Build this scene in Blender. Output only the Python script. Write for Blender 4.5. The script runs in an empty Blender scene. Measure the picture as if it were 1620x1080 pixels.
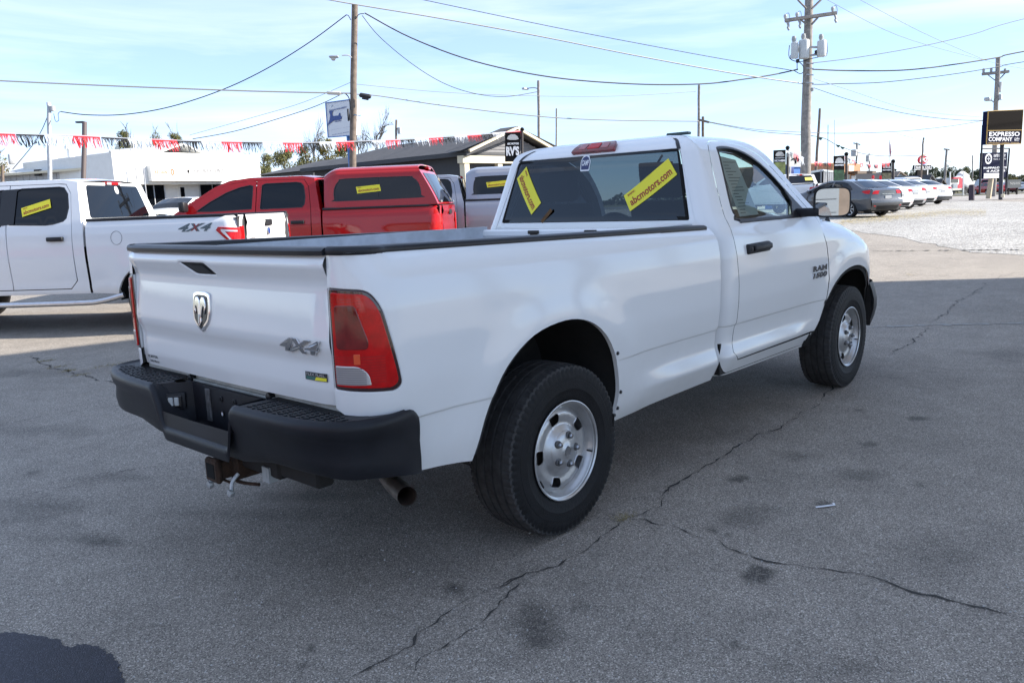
import bpy, bmesh, math, random
import numpy as np
from mathutils import Vector, Matrix
from mathutils.geometry import delaunay_2d_cdt
SC = bpy.context.scene
COL = SC.collection
R = math.radians
rnd = random.Random(7)

# ------------------------------------------------------------ camera
CAMP = dict(loc=(-2.79529, -3.19158, 1.53178), yaw=42.42386, pitch=-9.74099, roll=-2.23461, f=1275.88)
def cam_axes():
    ya, pi_, ro = R(CAMP['yaw']), R(CAMP['pitch']), R(CAMP['roll'])
    fw = Vector((math.cos(ya)*math.cos(pi_), math.sin(ya)*math.cos(pi_), math.sin(pi_)))
    r = fw.cross(Vector((0, 0, 1))).normalized(); u = r.cross(fw)
    return fw, math.cos(ro)*r+math.sin(ro)*u, -math.sin(ro)*r+math.cos(ro)*u
FW, RT, UP = cam_axes()
CP = Vector(CAMP['loc'])
cd = bpy.data.cameras.new('camera'); cam = bpy.data.objects.new('camera', cd); COL.objects.link(cam)
cam.matrix_world = Matrix(((RT.x, UP.x, -FW.x, CP.x), (RT.y, UP.y, -FW.y, CP.y), (RT.z, UP.z, -FW.z, CP.z), (0, 0, 0, 1)))
cd.sensor_fit = 'HORIZONTAL'; cd.sensor_width = 36; cd.lens = CAMP['f']/1620*36
cd.clip_start = .05; cd.clip_end = 5000
SC.camera = cam
# measured points of the place: a photo pixel and one known coordinate give a world point
def ray(u, v): return (FW*CAMP['f']+RT*(u-810)-UP*(v-540))/CAMP['f']
def gz(u, v, z0=0.0): d = ray(u, v); t = (z0-CP.z)/d.z; return CP+d*t
def gd(u, v, D): return CP+ray(u, v)*D
def hz(u): # horizon row at column u
    return 321.0-(u-810)*.039
# ------------------------------------------------------------ world, sun, exposure
SUN_EL, SUN_AZ = 29.0, -45.0      # azimuth of the direction towards the sun, degrees from +x
w = bpy.data.worlds.new('World'); SC.world = w; w.use_nodes = True
nt = w.node_tree; nt.nodes.clear()
def wn(t, **k):
    n = nt.nodes.new(t)
    for a, b in k.items(): setattr(n, a, b)
    return n
sky = wn('ShaderNodeTexSky', sky_type='NISHITA', sun_disc=False, sun_elevation=R(SUN_EL), air_density=.85, dust_density=0, ozone_density=2.2, altitude=1200)
sky.sun_rotation = R(90-SUN_AZ)
bg = wn('ShaderNodeBackground'); bg.inputs[1].default_value = .085
out = wn('ShaderNodeOutputWorld')
# thin high cirrus, stretched sideways
tc = wn('ShaderNodeTexCoord'); mp = wn('ShaderNodeMapping'); mp.inputs['Scale'].default_value = (1.1, 1.1, 9.0); mp.inputs['Rotation'].default_value = (R(4), R(-5), 0)
nz = wn('ShaderNodeTexNoise'); nz.inputs['Scale'].default_value = 1.6; nz.inputs['Detail'].default_value = 7; nz.inputs['Roughness'].default_value = .55; nz.inputs['Distortion'].default_value = .5
cr = wn('ShaderNodeValToRGB'); cr.color_ramp.elements[0].position = .42; cr.color_ramp.elements[1].position = .74
cr.color_ramp.elements[0].color = (0, 0, 0, 1); cr.color_ramp.elements[1].color = (.46, .46, .46, 1)
vl = wn('ShaderNodeMix', data_type='RGBA'); vl.inputs['Factor'].default_value = .45; vl.inputs['B'].default_value = (2.7, 3.7, 5.1, 1)   # thin even high veil
mx = wn('ShaderNodeMix', data_type='RGBA'); mx.inputs['B'].default_value = (6.2, 6.5, 6.9, 1)
L = nt.links.new
wb = wn('ShaderNodeMix', data_type='RGBA', blend_type='MULTIPLY'); wb.inputs['Factor'].default_value = 1; wb.inputs['B'].default_value = (.96, .95, 1.0, 1)   # camera white balance on the sky
L(tc.outputs['Generated'], mp.inputs[0]); L(mp.outputs[0], nz.inputs['Vector']); L(nz.outputs[0], cr.inputs[0]); L(cr.outputs[0], mx.inputs['Factor'])
L(sky.outputs[0], vl.inputs['A']); L(vl.outputs['Result'], mx.inputs['A']); L(mx.outputs['Result'], wb.inputs['A']); L(wb.outputs['Result'], bg.inputs[0]); L(bg.outputs[0], out.inputs[0])
sd = bpy.data.lights.new('sun', 'SUN'); sun = bpy.data.objects.new('sun', sd); COL.objects.link(sun)
sd.energy = 3.5; sd.angle = R(.55); sd.color = (1.0, .93, .83)
SDIR = Vector((math.cos(R(SUN_AZ))*math.cos(R(SUN_EL)), math.sin(R(SUN_AZ))*math.cos(R(SUN_EL)), math.sin(R(SUN_EL))))
sun.rotation_euler = SDIR.to_track_quat('Z', 'Y').to_euler()
vs = SC.view_settings; SC.display_settings.display_device = 'sRGB'
vs.view_transform = 'Standard'; vs.look = 'None'; vs.gamma = 1; vs.use_curve_mapping = False; vs.exposure = 1.72
SC.render.engine = 'CYCLES'
SC.cycles.max_bounces = 8; SC.cycles.transparent_max_bounces = 16; SC.cycles.caustics_reflective = False; SC.cycles.caustics_refractive = False

# ------------------------------------------------------------ materials
MATS = {}
def mat(name, col=(.5, .5, .5), rough=.6, metal=0, coat=0, noise=0, nscale=8, bump=0, bscale=60, emis=0, spec=.5, croug=.05, dirt=None):
    if name in MATS: return MATS[name]
    m = bpy.data.materials.new(name); m.use_nodes = True; t = m.node_tree; b = t.nodes['Principled BSDF']
    b.inputs['Base Color'].default_value = (*col, 1); b.inputs['Roughness'].default_value = rough; b.inputs['Metallic'].default_value = metal
    b.inputs['Coat Weight'].default_value = coat; b.inputs['Coat Roughness'].default_value = croug; b.inputs['Specular IOR Level'].default_value = spec
    if emis: b.inputs['Emission Color'].default_value = (*col, 1); b.inputs['Emission Strength'].default_value = emis
    tc = t.nodes.new('ShaderNodeTexCoord')
    if noise:
        n = t.nodes.new('ShaderNodeTexNoise'); n.inputs['Scale'].default_value = nscale; n.inputs['Detail'].default_value = 6; n.inputs['Roughness'].default_value = .65
        mr = t.nodes.new('ShaderNodeMapRange'); mr.inputs[1].default_value = .3; mr.inputs[2].default_value = .7; mr.inputs[3].default_value = 1-noise; mr.inputs[4].default_value = 1+noise
        mu = t.nodes.new('ShaderNodeVectorMath'); mu.operation = 'SCALE'; mu.inputs[0].default_value = col
        t.links.new(tc.outputs['Object'], n.inputs['Vector']); t.links.new(n.outputs[0], mr.inputs[0]); t.links.new(mr.outputs[0], mu.inputs['Scale']); t.links.new(mu.outputs[0], b.inputs['Base Color'])
        mr2 = t.nodes.new('ShaderNodeMapRange'); mr2.inputs[3].default_value = max(0, rough-.08); mr2.inputs[4].default_value = min(1, rough+.08)
        t.links.new(n.outputs[0], mr2.inputs[0]); t.links.new(mr2.outputs[0], b.inputs['Roughness'])
    if bump:
        n = t.nodes.new('ShaderNodeTexNoise'); n.inputs['Scale'].default_value = bscale; n.inputs['Detail'].default_value = 4
        bp = t.nodes.new('ShaderNodeBump'); bp.inputs['Strength'].default_value = bump; bp.inputs['Distance'].default_value = .01
        t.links.new(tc.outputs['Object'], n.inputs['Vector']); t.links.new(n.outputs[0], bp.inputs['Height']); t.links.new(bp.outputs[0], b.inputs['Normal'])
    MATS[name] = m
    return m
def paint(name, col, metal=0, rough=.35, dirt=0.0):
    """car paint: coloured base, clear coat with a little orange peel, road film low down"""
    m = mat(name, col, rough, metal, coat=1.0, croug=.03, spec=.5 if metal else .05)
    t = m.node_tree; b = t.nodes['Principled BSDF']
    tc = t.nodes.new('ShaderNodeTexCoord'); n = t.nodes.new('ShaderNodeTexNoise'); n.inputs['Scale'].default_value = 1.3; n.inputs['Detail'].default_value = 8; n.inputs['Roughness'].default_value = .7
    n2 = t.nodes.new('ShaderNodeTexNoise'); n2.inputs['Scale'].default_value = 180; n2.inputs['Detail'].default_value = 1
    bp = t.nodes.new('ShaderNodeBump'); bp.inputs['Strength'].default_value = .025; bp.inputs['Distance'].default_value = .004
    n3 = t.nodes.new('ShaderNodeTexNoise'); n3.inputs['Scale'].default_value = 2.2; n3.inputs['Detail'].default_value = 1
    bp3 = t.nodes.new('ShaderNodeBump'); bp3.inputs['Strength'].default_value = .012; bp3.inputs['Distance'].default_value = .02
    for q in (n, n2, n3): t.links.new(tc.outputs['Object'], q.inputs['Vector'])
    t.links.new(n2.outputs[0], bp.inputs['Height']); t.links.new(n3.outputs[0], bp3.inputs['Height']); t.links.new(bp3.outputs[0], bp.inputs['Normal'])
    t.links.new(bp.outputs[0], b.inputs['Coat Normal'])
    sp = t.nodes.new('ShaderNodeSeparateXYZ'); t.links.new(tc.outputs['Object'], sp.inputs[0])
    mr = t.nodes.new('ShaderNodeMapRange'); mr.inputs[1].default_value = .95; mr.inputs[2].default_value = .40; mr.inputs[3].default_value = 0; mr.inputs[4].default_value = dirt
    t.links.new(sp.outputs[2], mr.inputs[0])
    mm = t.nodes.new('ShaderNodeMath'); mm.operation = 'MULTIPLY'; t.links.new(mr.outputs[0], mm.inputs[0]); t.links.new(n.outputs[0], mm.inputs[1])
    mx = t.nodes.new('ShaderNodeMix'); mx.data_type = 'RGBA'; mx.inputs['A'].default_value = (*col, 1); mx.inputs['B'].default_value = (.23, .20, .16, 1)
    t.links.new(mm.outputs[0], mx.inputs['Factor']); t.links.new(mx.outputs['Result'], b.inputs['Base Color'])
    return m
def glass(name, tint, refl=1.0, ior=1.5, rough=0.0):
    m = bpy.data.materials.new(name); m.use_nodes = True; t = m.node_tree; t.nodes.clear()
    o = t.nodes.new('ShaderNodeOutputMaterial'); mx = t.nodes.new('ShaderNodeMixShader'); tr = t.nodes.new('ShaderNodeBsdfTransparent'); gl = t.nodes.new('ShaderNodeBsdfGlossy'); fr = t.nodes.new('ShaderNodeFresnel')
    tr.inputs[0].default_value = (*tint, 1); gl.inputs['Roughness'].default_value = rough; gl.inputs[0].default_value = (refl, refl, refl, 1); fr.inputs[0].default_value = ior
    t.links.new(fr.outputs[0], mx.inputs[0]); t.links.new(tr.outputs[0], mx.inputs[1]); t.links.new(gl.outputs[0], mx.inputs[2]); t.links.new(mx.outputs[0], o.inputs[0])
    MATS[name] = m
    return m
WHITE = paint('white_paint', (.83, .83, .82), dirt=.5)
WHITE2 = paint('white_paint_clean', (.80, .80, .80), dirt=.15)
RED = paint('red_paint', (.36, .006, .008), dirt=.1)
REDM = paint('maroon_paint', (.16, .01, .012), dirt=.1)
GREY = paint('silver_grey_paint', (.33, .34, .38), metal=.5, rough=.4)
DGREY = paint('dark_grey_paint', (.07, .075, .085), metal=.6, rough=.4)
SILVER = paint('silver_paint', (.55, .56, .58), metal=.6, rough=.4)
BLACKP = mat('black_plastic', (.014, .015, .018), .5, spec=.35, noise=.25, nscale=5, bump=.15, bscale=400)
BUMPER = mat('bumper_black', (.011, .012, .016), .40, spec=.3, noise=.45, nscale=3, bump=.12, bscale=500)
TRIM = mat('black_trim', (.012, .012, .014), .4)
RAILM = mat('rail_cap_black', (.015, .016, .020), .38, spec=.35, noise=.3, nscale=9)
LINER = mat('wheel_well_black', (.012, .011, .010), .9, noise=.4, nscale=9, bump=.3, bscale=40)
UNDER = mat('underbody_black', (.015, .013, .012), .8, noise=.5, nscale=12)
TREAD = mat('dusty_tread', (.036, .035, .035), .8, noise=.5, nscale=22, bump=.3, bscale=160)
RUBBER = mat('tyre_rubber', (.009, .009, .010), .6, spec=.25, noise=.45, nscale=14, bump=.25, bscale=120)
STEEL = mat('painted_steel_rim', (.52, .52, .52), .36, metal=.75, noise=.12, nscale=20)
CHROME = mat('chrome', (.85, .85, .87), .08, metal=1)
DCHROME = mat('dark_chrome', (.40, .41, .43), .28, metal=1)
GALV = mat('galvanised_steel', (.5, .52, .53), .5, metal=.7, noise=.3, nscale=30)
RUST = mat('rusty_steel', (.045, .024, .014), .85, noise=.6, nscale=25, bump=.5, bscale=60)
DARK = mat('dark_void', (.004, .004, .004), 1)
INTER = mat('interior_black', (.018, .019, .022), .8, noise=.2, nscale=20)
INTERG = mat('interior_grey', (.11, .115, .12), .8)
HEADL = mat('headliner_grey', (.28, .27, .25), .9)
GL_REAR = glass('privacy_glass', (.12, .15, .19), ior=1.55)
GL_CLEAR = glass('clear_green_glass', (.70, .80, .76), ior=1.5)
GL_DARK = mat('dark_tinted_glass', (.003, .004, .006), .02, spec=.45)
MIRG = mat('mirror_glass', (.50, .56, .60), .01, metal=1)
TLRED = mat('tail_lamp_red', (.52, .003, .004), .15, coat=.3, spec=.3, noise=.25, nscale=18)
TLDK = mat('tail_lamp_dark_red', (.16, .003, .004), .10, coat=.7, noise=.5, nscale=16)
TLCL = mat('tail_lamp_clear', (.62, .60, .60), .25, metal=.5, coat=1)
TLBL = mat('tail_lamp_surround', (.03, .004, .006), .1, coat=1)
YEL = mat('yellow_sticker', (.80, .72, .03), .5)
YTXT = mat('sticker_red_text', (.33, .02, .015), .5)
WSTK = mat('white_print', (.75, .76, .78), .5)
BSTK = mat('black_print', (.02, .02, .025), .5)
ALU = mat('aluminium', (.62, .63, .65), .35, metal=.9, noise=.1, nscale=20)

# ------------------------------------------------------------ object helpers
def link(o, parent=None):
    COL.objects.link(o)
    if parent is not None: o.parent = parent
    return o
def tag(o, label=None, cat=None, group=None, kind=None):
    if label: o['label'] = label
    if cat: o['category'] = cat
    if group: o['group'] = group
    if kind: o['kind'] = kind
    return o
def thing(name, label, cat, loc=(0, 0, 0), rz=0, group=None):
    o = bpy.data.objects.new(name, None); COL.objects.link(o); o.location = loc; o.rotation_euler = (0, 0, rz); o.empty_display_size = .3
    return tag(o, label, cat, group)
def meshobj(name, me, parent=None): return link(bpy.data.objects.new(name, me), parent)
def mk(name, V, F, m, parent=None, smooth=True, sharp=35, fm=None):
    me = bpy.data.meshes.new(name); me.from_pydata([tuple(v) for v in V], [], F)
    ms = m if isinstance(m, (list, tuple)) else [m]
    for q in ms: me.materials.append(q)
    if fm: me.polygons.foreach_set('material_index', fm)
    if smooth:
        me.polygons.foreach_set('use_smooth', [True]*len(F))
        me.update()
        me.set_sharp_from_angle(angle=R(sharp))
    me.update()
    return meshobj(name, me, parent)
def copy_tree(o, parent=None):
    c = o.copy(); COL.objects.link(c); c.parent = parent
    for ch in list(o.children): copy_tree(ch, c)
    return c
class MB:
    def __init__(s): s.V = []; s.F = []; s.M = []
    def add(s, V, F, mi=0, T=None):
        n = len(s.V)
        s.V += [tuple(T @ Vector(v)) for v in V] if T is not None else [tuple(v) for v in V]
        s.F += [tuple(i+n for i in f) for f in F]; s.M += [mi]*len(F); return s
    def box(s, a, b, bev=0, mi=0, T=None, seg=1):
        if bev > 0:
            bm = bmesh.new(); bmesh.ops.create_cube(bm, size=1)
            for v in bm.verts: v.co = Vector([(a[i]+b[i])/2+v.co[i]*(b[i]-a[i]) for i in range(3)])
            bmesh.ops.bevel(bm, geom=bm.edges[:], offset=bev, segments=seg, affect='EDGES', profile=.5)
            bm.verts.index_update()
            s.add([v.co[:] for v in bm.verts], [[v.index for v in f.verts] for f in bm.faces], mi, T); bm.free(); return s
        V = [(x, y, z) for x in (a[0], b[0]) for y in (a[1], b[1]) for z in (a[2], b[2])]
        return s.add(V, [(0, 1, 3, 2), (4, 6, 7, 5), (0, 4, 5, 1), (2, 3, 7, 6), (0, 2, 6, 4), (1, 5, 7, 3)], mi, T)
    def tube(s, P, r, n=8, mi=0, cap=True, T=None):
        P = [Vector(p) for p in P]; rr = r if isinstance(r, (list, tuple)) else [r]*len(P)
        V = []; F = []; up = None
        for i, p in enumerate(P):
            t = (P[min(i+1, len(P)-1)]-P[max(i-1, 0)])
            t = t.normalized() if t.length > 1e-9 else Vector((0, 0, 1))
            if up is None: a = t.orthogonal().normalized()
            else:
                a = up-t*up.dot(t); a = a.normalized() if a.length > 1e-6 else t.orthogonal().normalized()
            up = a; b = t.cross(a)
            for k in range(n):
                an = 2*math.pi*k/n; V.append(p+(a*math.cos(an)+b*math.sin(an))*rr[i])
        for i in range(len(P)-1):
            for k in range(n): F.append((i*n+k, i*n+(k+1) % n, (i+1)*n+(k+1) % n, (i+1)*n+k))
        if cap: F.append(tuple(range(n))[::-1]); F.append(tuple((len(P)-1)*n+k for k in range(n)))
        return s.add(V, F, mi, T)
    def lathe(s, prof, n=32, mi=0, T=None, axis='y', cap=False):
        # prof: (radius, height along axis)
        V = []; F = []
        for r, h in prof:
            for k in range(n):
                a = 2*math.pi*k/n; c, q = r*math.cos(a), r*math.sin(a)
                V.append((c, h, q) if axis == 'y' else (c, q, h) if axis == 'z' else (h, c, q))
        for i in range(len(prof)-1):
            for k in range(n): F.append((i*n+k, i*n+(k+1) % n, (i+1)*n+(k+1) % n, (i+1)*n+k))
        if cap: F.append(tuple(range(n))); F.append(tuple((len(prof)-1)*n+k for k in range(n))[::-1])
        return s.add(V, F, mi, T)
    def prism(s, pts, fn, d, mi=0, T=None):
        # pts 2D outline, fn(u,v,w) -> 3D, from w=0 to w=d
        n = len(pts); V = [fn(u, v, 0) for u, v in pts]+[fn(u, v, d) for u, v in pts]
        F = [tuple(range(n)), tuple(range(2*n-1, n-1, -1))]+[(i, i+n, (i+1) % n+n, (i+1) % n) for i in range(n)]
        return s.add(V, F, mi, T)
    def grid(s, fn, nu, nv, mi=0, T=None, closed=False):
        V = [fn(i/(nu-1), j/(nv-1)) for i in range(nu) for j in range(nv)]
        F = [(i*nv+j, (i+1)*nv+j, (i+1)*nv+j+1, i*nv+j+1) for i in range(nu-1) for j in range(nv-1)]
        return s.add(V, F, mi, T)
    def obj(s, name, m, parent=None, smooth=True, sharp=35): return mk(name, s.V, s.F, m, parent, smooth, sharp, s.M if isinstance(m, (list, tuple)) else None)
def fixn(o):
    bm = bmesh.new(); bm.from_mesh(o.data); bmesh.ops.recalc_face_normals(bm, faces=bm.faces[:]); bm.to_mesh(o.data); bm.free(); return o
def catmull(P, k=6, closed=False):
    P = [tuple(p) for p in P]; n = len(P); O = []
    for i in range(n if closed else n-1):
        g = lambda j: np.array(P[j % n] if closed else P[max(0, min(n-1, j))], float)
        a, b, c, d = g(i-1), g(i), g(i+1), g(i+2)
        for q in range(k):
            t = q/k; O.append(tuple(.5*((2*b)+(-a+c)*t+(2*a-5*b+4*c-d)*t*t+(-a+3*b-3*c+d)*t**3)))
    if not closed: O.append(P[-1])
    return O
def roundpoly(P, r, k=5):
    n = len(P); O = []
    for i in range(n):
        p, a, b = np.array(P[i], float), np.array(P[i-1], float), np.array(P[(i+1) % n], float)
        ri = r[i] if isinstance(r, (list, tuple)) else r
        da, db = a-p, b-p; la, lb = np.linalg.norm(da), np.linalg.norm(db); q = min(ri, la*.48, lb*.48)
        if q < 1e-5: O.append(tuple(p)); continue
        s, e = p+da/la*q, p+db/lb*q
        for j in range(k+1):
            t = j/k; O.append(tuple((1-t)**2*s+2*t*(1-t)*p+t*t*e))
    return O
def resample(P, step, closed=True):
    P = [np.array(p, float) for p in P]; O = []; n = len(P)
    for i in range(n if closed else n-1):
        a, b = P[i], P[(i+1) % n]; m = max(1, int(math.ceil(np.linalg.norm(b-a)/step)))
        for j in range(m): O.append(tuple(a+(b-a)*j/m))
    if not closed: O.append(tuple(P[-1]))
    return O
def inside(pts, poly):
    x, y = pts[:, 0], pts[:, 1]; c = np.zeros(len(pts), bool); n = len(poly)
    for i in range(n):
        x1, y1 = poly[i]; x2, y2 = poly[(i+1) % n]
        if y1 == y2: continue
        m = ((y1 > y) != (y2 > y)); c ^= m & (x < (x2-x1)*(y-y1)/(y2-y1)+x1)
    return c
def dist_poly(pts, poly):
    d = np.full(len(pts), 1e9); n = len(poly)
    for i in range(n):
        a = np.array(poly[i]); b = np.array(poly[(i+1) % n]); ab = b-a; L2 = max(ab@ab, 1e-12)
        t = np.clip(((pts-a)@ab)/L2, 0, 1); d = np.minimum(d, np.linalg.norm(pts-(a+t[:, None]*ab), axis=1))
    return d
def area2(P): return .5*sum(P[i][0]*P[(i+1) % len(P)][1]-P[(i+1) % len(P)][0]*P[i][1] for i in range(len(P)))
def triangulate(outl, holes, step, asp=1.0, rows=()):
    loops = [outl]+list(holes); V = []; E = []; 
    for lp in loops:
        n = len(V); V += [Vector(p) for p in lp]; E += [(n+i, n+(i+1) % len(lp)) for i in range(len(lp))]
    nb = len(V); A = np.array(outl)
    x0, y0 = A.min(0); x1, y1 = A.max(0)
    gx = np.arange(x0+step*.5, x1, step); gy = np.arange(y0+step*.5*asp, y1, step*asp)
    if len(gx)*len(gy):
        G = np.array([(a+(step*.5 if j % 2 else 0), b) for j, b in enumerate(gy) for a in gx])
        ok = inside(G, outl)
        for h in holes: ok &= ~inside(G, h)
        G = G[ok]
        if len(G):
            d = dist_poly(G, outl)
            for h in holes: d = np.minimum(d, dist_poly(G, h))
            k_ = d > step*.45
            for r in rows: k_ &= np.abs(G[:, 1]-r) > min(step*.4, .012)
            G = G[k_]; V += [Vector(p) for p in G]
    if len(rows):
        G = np.array([(a, r) for r in rows for a in np.arange(x0, x1, step*.6)]); ok = inside(G, outl)
        for h in holes: ok &= ~inside(G, h)
        G = G[ok]; d = dist_poly(G, outl)
        for h in holes: d = np.minimum(d, dist_poly(G, h))
        V += [Vector(p) for p in G[d > .006]]
    ov, oe, of, a, b, c = delaunay_2d_cdt(V, E, [], 0, 1e-6)
    P = np.array([v[:] for v in ov]); F = [f for f in of]
    C = np.array([P[list(f)].mean(0) for f in F]); ok = inside(C, outl)
    for h in holes: ok &= ~inside(C, h)
    return P, [F[i] for i in range(len(F)) if ok[i]], loops
def snormal(S, u, v, e=1e-3):
    a = S(u+e, v); b = S(u-e, v); c = S(u, v+e); d = S(u, v-e)
    n = (a-b).cross(c-d)
    return n.normalized() if n.length > 1e-12 else Vector((0, 0, 1))
def panel(name, outl, S, m, parent=None, holes=(), step=.05, flip=False, hem=.018, edge=.004, gap=0, off=0, hemholes=True, asp=1.0, rows=()):
    """a sheet-metal panel: 2D outline mapped on the surface S(u,v), with rolled edges and exact normals"""
    outl = resample(outl, step*.8)
    holes = [resample(h, step*.8) for h in holes]
    if area2(outl) < 0: outl = outl[::-1]
    holes = [h[::-1] if area2(h) > 0 else h for h in holes]
    P2, F, loops = triangulate(outl, holes, step, asp, rows)
    sg = -1 if flip else 1
    V = []; N = []
    for p in P2:
        n = snormal(S, p[0], p[1])*sg; q = S(p[0], p[1])
        if n.z < -.5 and q.z > 1.85: n = -n      # where the surface pinches to a line on the roof
        V.append(q+n*off); N.append(n)
    F = [tuple(f) for f in F]
    # orientation
    if F:
        vt_ = sum(1 if (V[f[1]]-V[f[0]]).cross(V[f[2]]-V[f[0]]).dot(N[f[0]]) > 0 else -1 for f in F)
        if vt_ < 0: F = [t[::-1] for t in F]
    if hem > 0:
        key = {}
        for i, p in enumerate(P2): key[(round(p[0], 5), round(p[1], 5))] = i
        for li, lp in enumerate(loops):
            if li and not hemholes: continue
            k = len(lp); idx = [key.get((round(p[0], 5), round(p[1], 5))) for p in lp]
            if None in idx: continue
            outd = []
            for i in range(k):
                t = V[idx[(i+1) % k]]-V[idx[i-1]]; o = t.cross(N[idx[i]])
                outd.append(o.normalized() if o.length > 1e-9 else Vector((0, 0, 0)))
            if sg < 0: outd = [-o for o in outd]
            base = len(V)
            for i in range(k):
                n, o = N[idx[i]], outd[i]; p = V[idx[i]].copy()
                V[idx[i]] = p-o*edge
                for pp, nn in ((p-n*edge, (n+o).normalized()), (p-n*(edge+.002), o), (p-n*hem, o)): V.append(pp); N.append(nn)
            for i in range(k):
                j = (i+1) % k; a = [idx[i]]+[base+3*i+q for q in range(3)]; b = [idx[j]]+[base+3*j+q for q in range(3)]
                for q in range(3):
                    f = (a[q], a[q+1], b[q+1], b[q]); nn = (V[f[1]]-V[f[0]]).cross(V[f[3]]-V[f[0]])
                    F.append(f if nn.dot(N[f[1]]) >= 0 else f[::-1])
    me = bpy.data.meshes.new(name); me.from_pydata([v[:] for v in V], [], F); me.materials.append(m)
    me.polygons.foreach_set('use_smooth', [True]*len(F)); me.update()
    me.normals_split_custom_set_from_vertices([n[:] for n in N])
    return meshobj(name, me, parent)
_tc = {}
def text2d(s, size=1.0, bold=0.0, shear=0.0, extr=0.0, align='CENTER', spacing=1.0, res=3):
    k = (s, bold, shear, extr, align, spacing)
    if k not in _tc:
        c = bpy.data.curves.new('t', 'FONT'); c.body = s; c.offset = bold; c.shear = shear; c.extrude = extr; c.align_x = align; c.align_y = 'CENTER'; c.space_character = spacing; c.resolution_u = res
        o = bpy.data.objects.new('t', c); COL.objects.link(o); dg = bpy.context.evaluated_depsgraph_get()
        me = bpy.data.meshes.new_from_object(o.evaluated_get(dg)); V = np.array([v.co[:] for v in me.vertices]) if len(me.vertices) else np.zeros((0, 3)); F = [tuple(p.vertices) for p in me.polygons]
        bpy.data.objects.remove(o); bpy.data.curves.remove(c); bpy.data.meshes.remove(me); _tc[k] = (V, F)
    V, F = _tc[k]
    return V*np.array([size, size, size]), F
def fittext(s, w_, h_, **k):
    V, F = text2d(s, 1.0, **k); V = V.copy()
    if not len(V): return V, F
    a, b = V.min(0), V.max(0)
    V[:, 0] = (V[:, 0]-(a[0]+b[0])/2)/max(b[0]-a[0], 1e-6)*w_; V[:, 1] = (V[:, 1]-(a[1]+b[1])/2)/max(b[1]-a[1], 1e-6)*h_
    return V, F
def decal(name, V, F, S, u0, v0, ang, m, parent, off=.003, flip=False, mirror=False, zs=1.0):
    ca, sa = math.cos(ang), math.sin(ang); O = []; sg = -1 if flip else 1
    for p in V:
        x, y = (-p[0] if mirror else p[0]), p[1]
        u, v = u0+x*ca-y*sa, v0+x*sa+y*ca
        if mirror: u, v = u0-((-x)*ca-y*sa), v0+(-x)*sa+y*ca
        n = snormal(S, u, v)*sg; O.append(S(u, v)+n*(off+(p[2] if len(p) > 2 else 0)*zs))
    return mk(name, O, F, m, parent, smooth=False)
def rect2(w_, h_, r=0, k=4):
    P = [(-w_/2, -h_/2), (w_/2, -h_/2), (w_/2, h_/2), (-w_/2, h_/2)]
    return roundpoly(P, r, k) if r else P
# ============================================================ the white work pickup in the foreground
# frame: x forward, y left, z up, origin under the rear axle
def stab(xs, ys, wd):
    g = np.linspace(xs[0]-.2, xs[-1]+.2, 1400); v = np.interp(g, xs, ys); n = max(1, int(wd/(g[1]-g[0])))
    k = np.hanning(n+2)[1:-1]; k /= k.sum(); vv = np.convolve(np.pad(v, (n//2, n-1-n//2), mode='edge'), k, 'valid')
    return g, vv
def tab(T, x): return float(np.interp(x, T[0], T[1]))
# inset of the lower body from the widest line, by height
_b = [(.36, .10), (.44, .062), (.50, .034), (.545, .014), (.570, .003), (.60, .010), (.65, .028), (.70, .029), (.74, .024), (.775, .018), (.90, .004), (1.05, 0), (1.18, .004), (1.28, .018), (1.345, .040), (1.40, .062)]
TB = stab([p[0] for p in _b], [p[1] for p in _b], .035)
_b2 = [(.36, .09), (.44, .055), (.50, .035), (.60, .022), (.70, .018), (.78, .014), (.90, .004), (1.05, 0), (1.18, .004), (1.28, .018), (1.345, .040), (1.40, .062)]
TB2 = stab([p[0] for p in _b2], [p[1] for p in _b2], .09)
_g = [(1.30, .030), (1.355, .055), (1.50, .115), (1.65, .175), (1.78, .228), (1.83, .255), (1.88, .300), (1.94, .385), (2.16, .60), (2.56, .985)]
TGS = stab([p[0] for p in _g], [p[1] for p in _g], .07)
_z = [(1.2, 1.2), (1.355, 1.355), (1.70, 1.70), (1.80, 1.80), (1.86, 1.853), (1.90, 1.878), (1.95, 1.896), (2.16, 1.915), (2.56, 1.928), (2.7, 1.929)]
TGZ = stab([p[0] for p in _z], [p[1] for p in _z], .06)
_r = [(1.30, 0), (1.39, .0), (1.81, .085), (1.85, .11), (1.90, .17), (2.16, .32), (2.56, .55)]
TGR = stab([p[0] for p in _r], [p[1] for p in _r], .05)
def sm(a, b, x): t = min(1, max(0, (x-a)/(b-a))); return t*t*(3-2*t)
def bulge(x, z):
    o = 0
    for xw in (-.03, 3.50):
        r = math.hypot(x-xw, (z-.42))
        o += .020*math.exp(-((r-.60)/.11)**2) if r > .60 else .020
    return o*sm(.35, .55, z)*(1-sm(1.15, 1.32, z))
def low(x, z):
    f = sm(.38, 1.0, x)*(1-sm(2.5, 2.95, x))
    d = tab(TB, z)*f+tab(TB2, z)*(1-f)
    # body-side crease: upper skin stands proud of the lower one
    c = (1 if z < .765 else 0) if False else 1-sm(.756, .767, z)
    d += .0085*c*(sm(-1.0, -.92, x) if x < -.5 else 1)*(1-math.exp(-((x+.03)/.50)**6))
    return d-bulge(x, z)
def zt(x): return 1.385-.016*(x+1.1) if x < 1.5 else float(np.interp(x, [1.5, 2.9, 3.2, 3.5, 3.85, 4.2, 4.8], [1.345, 1.345, 1.318, 1.268, 1.175, 1.06, .92]))
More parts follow.
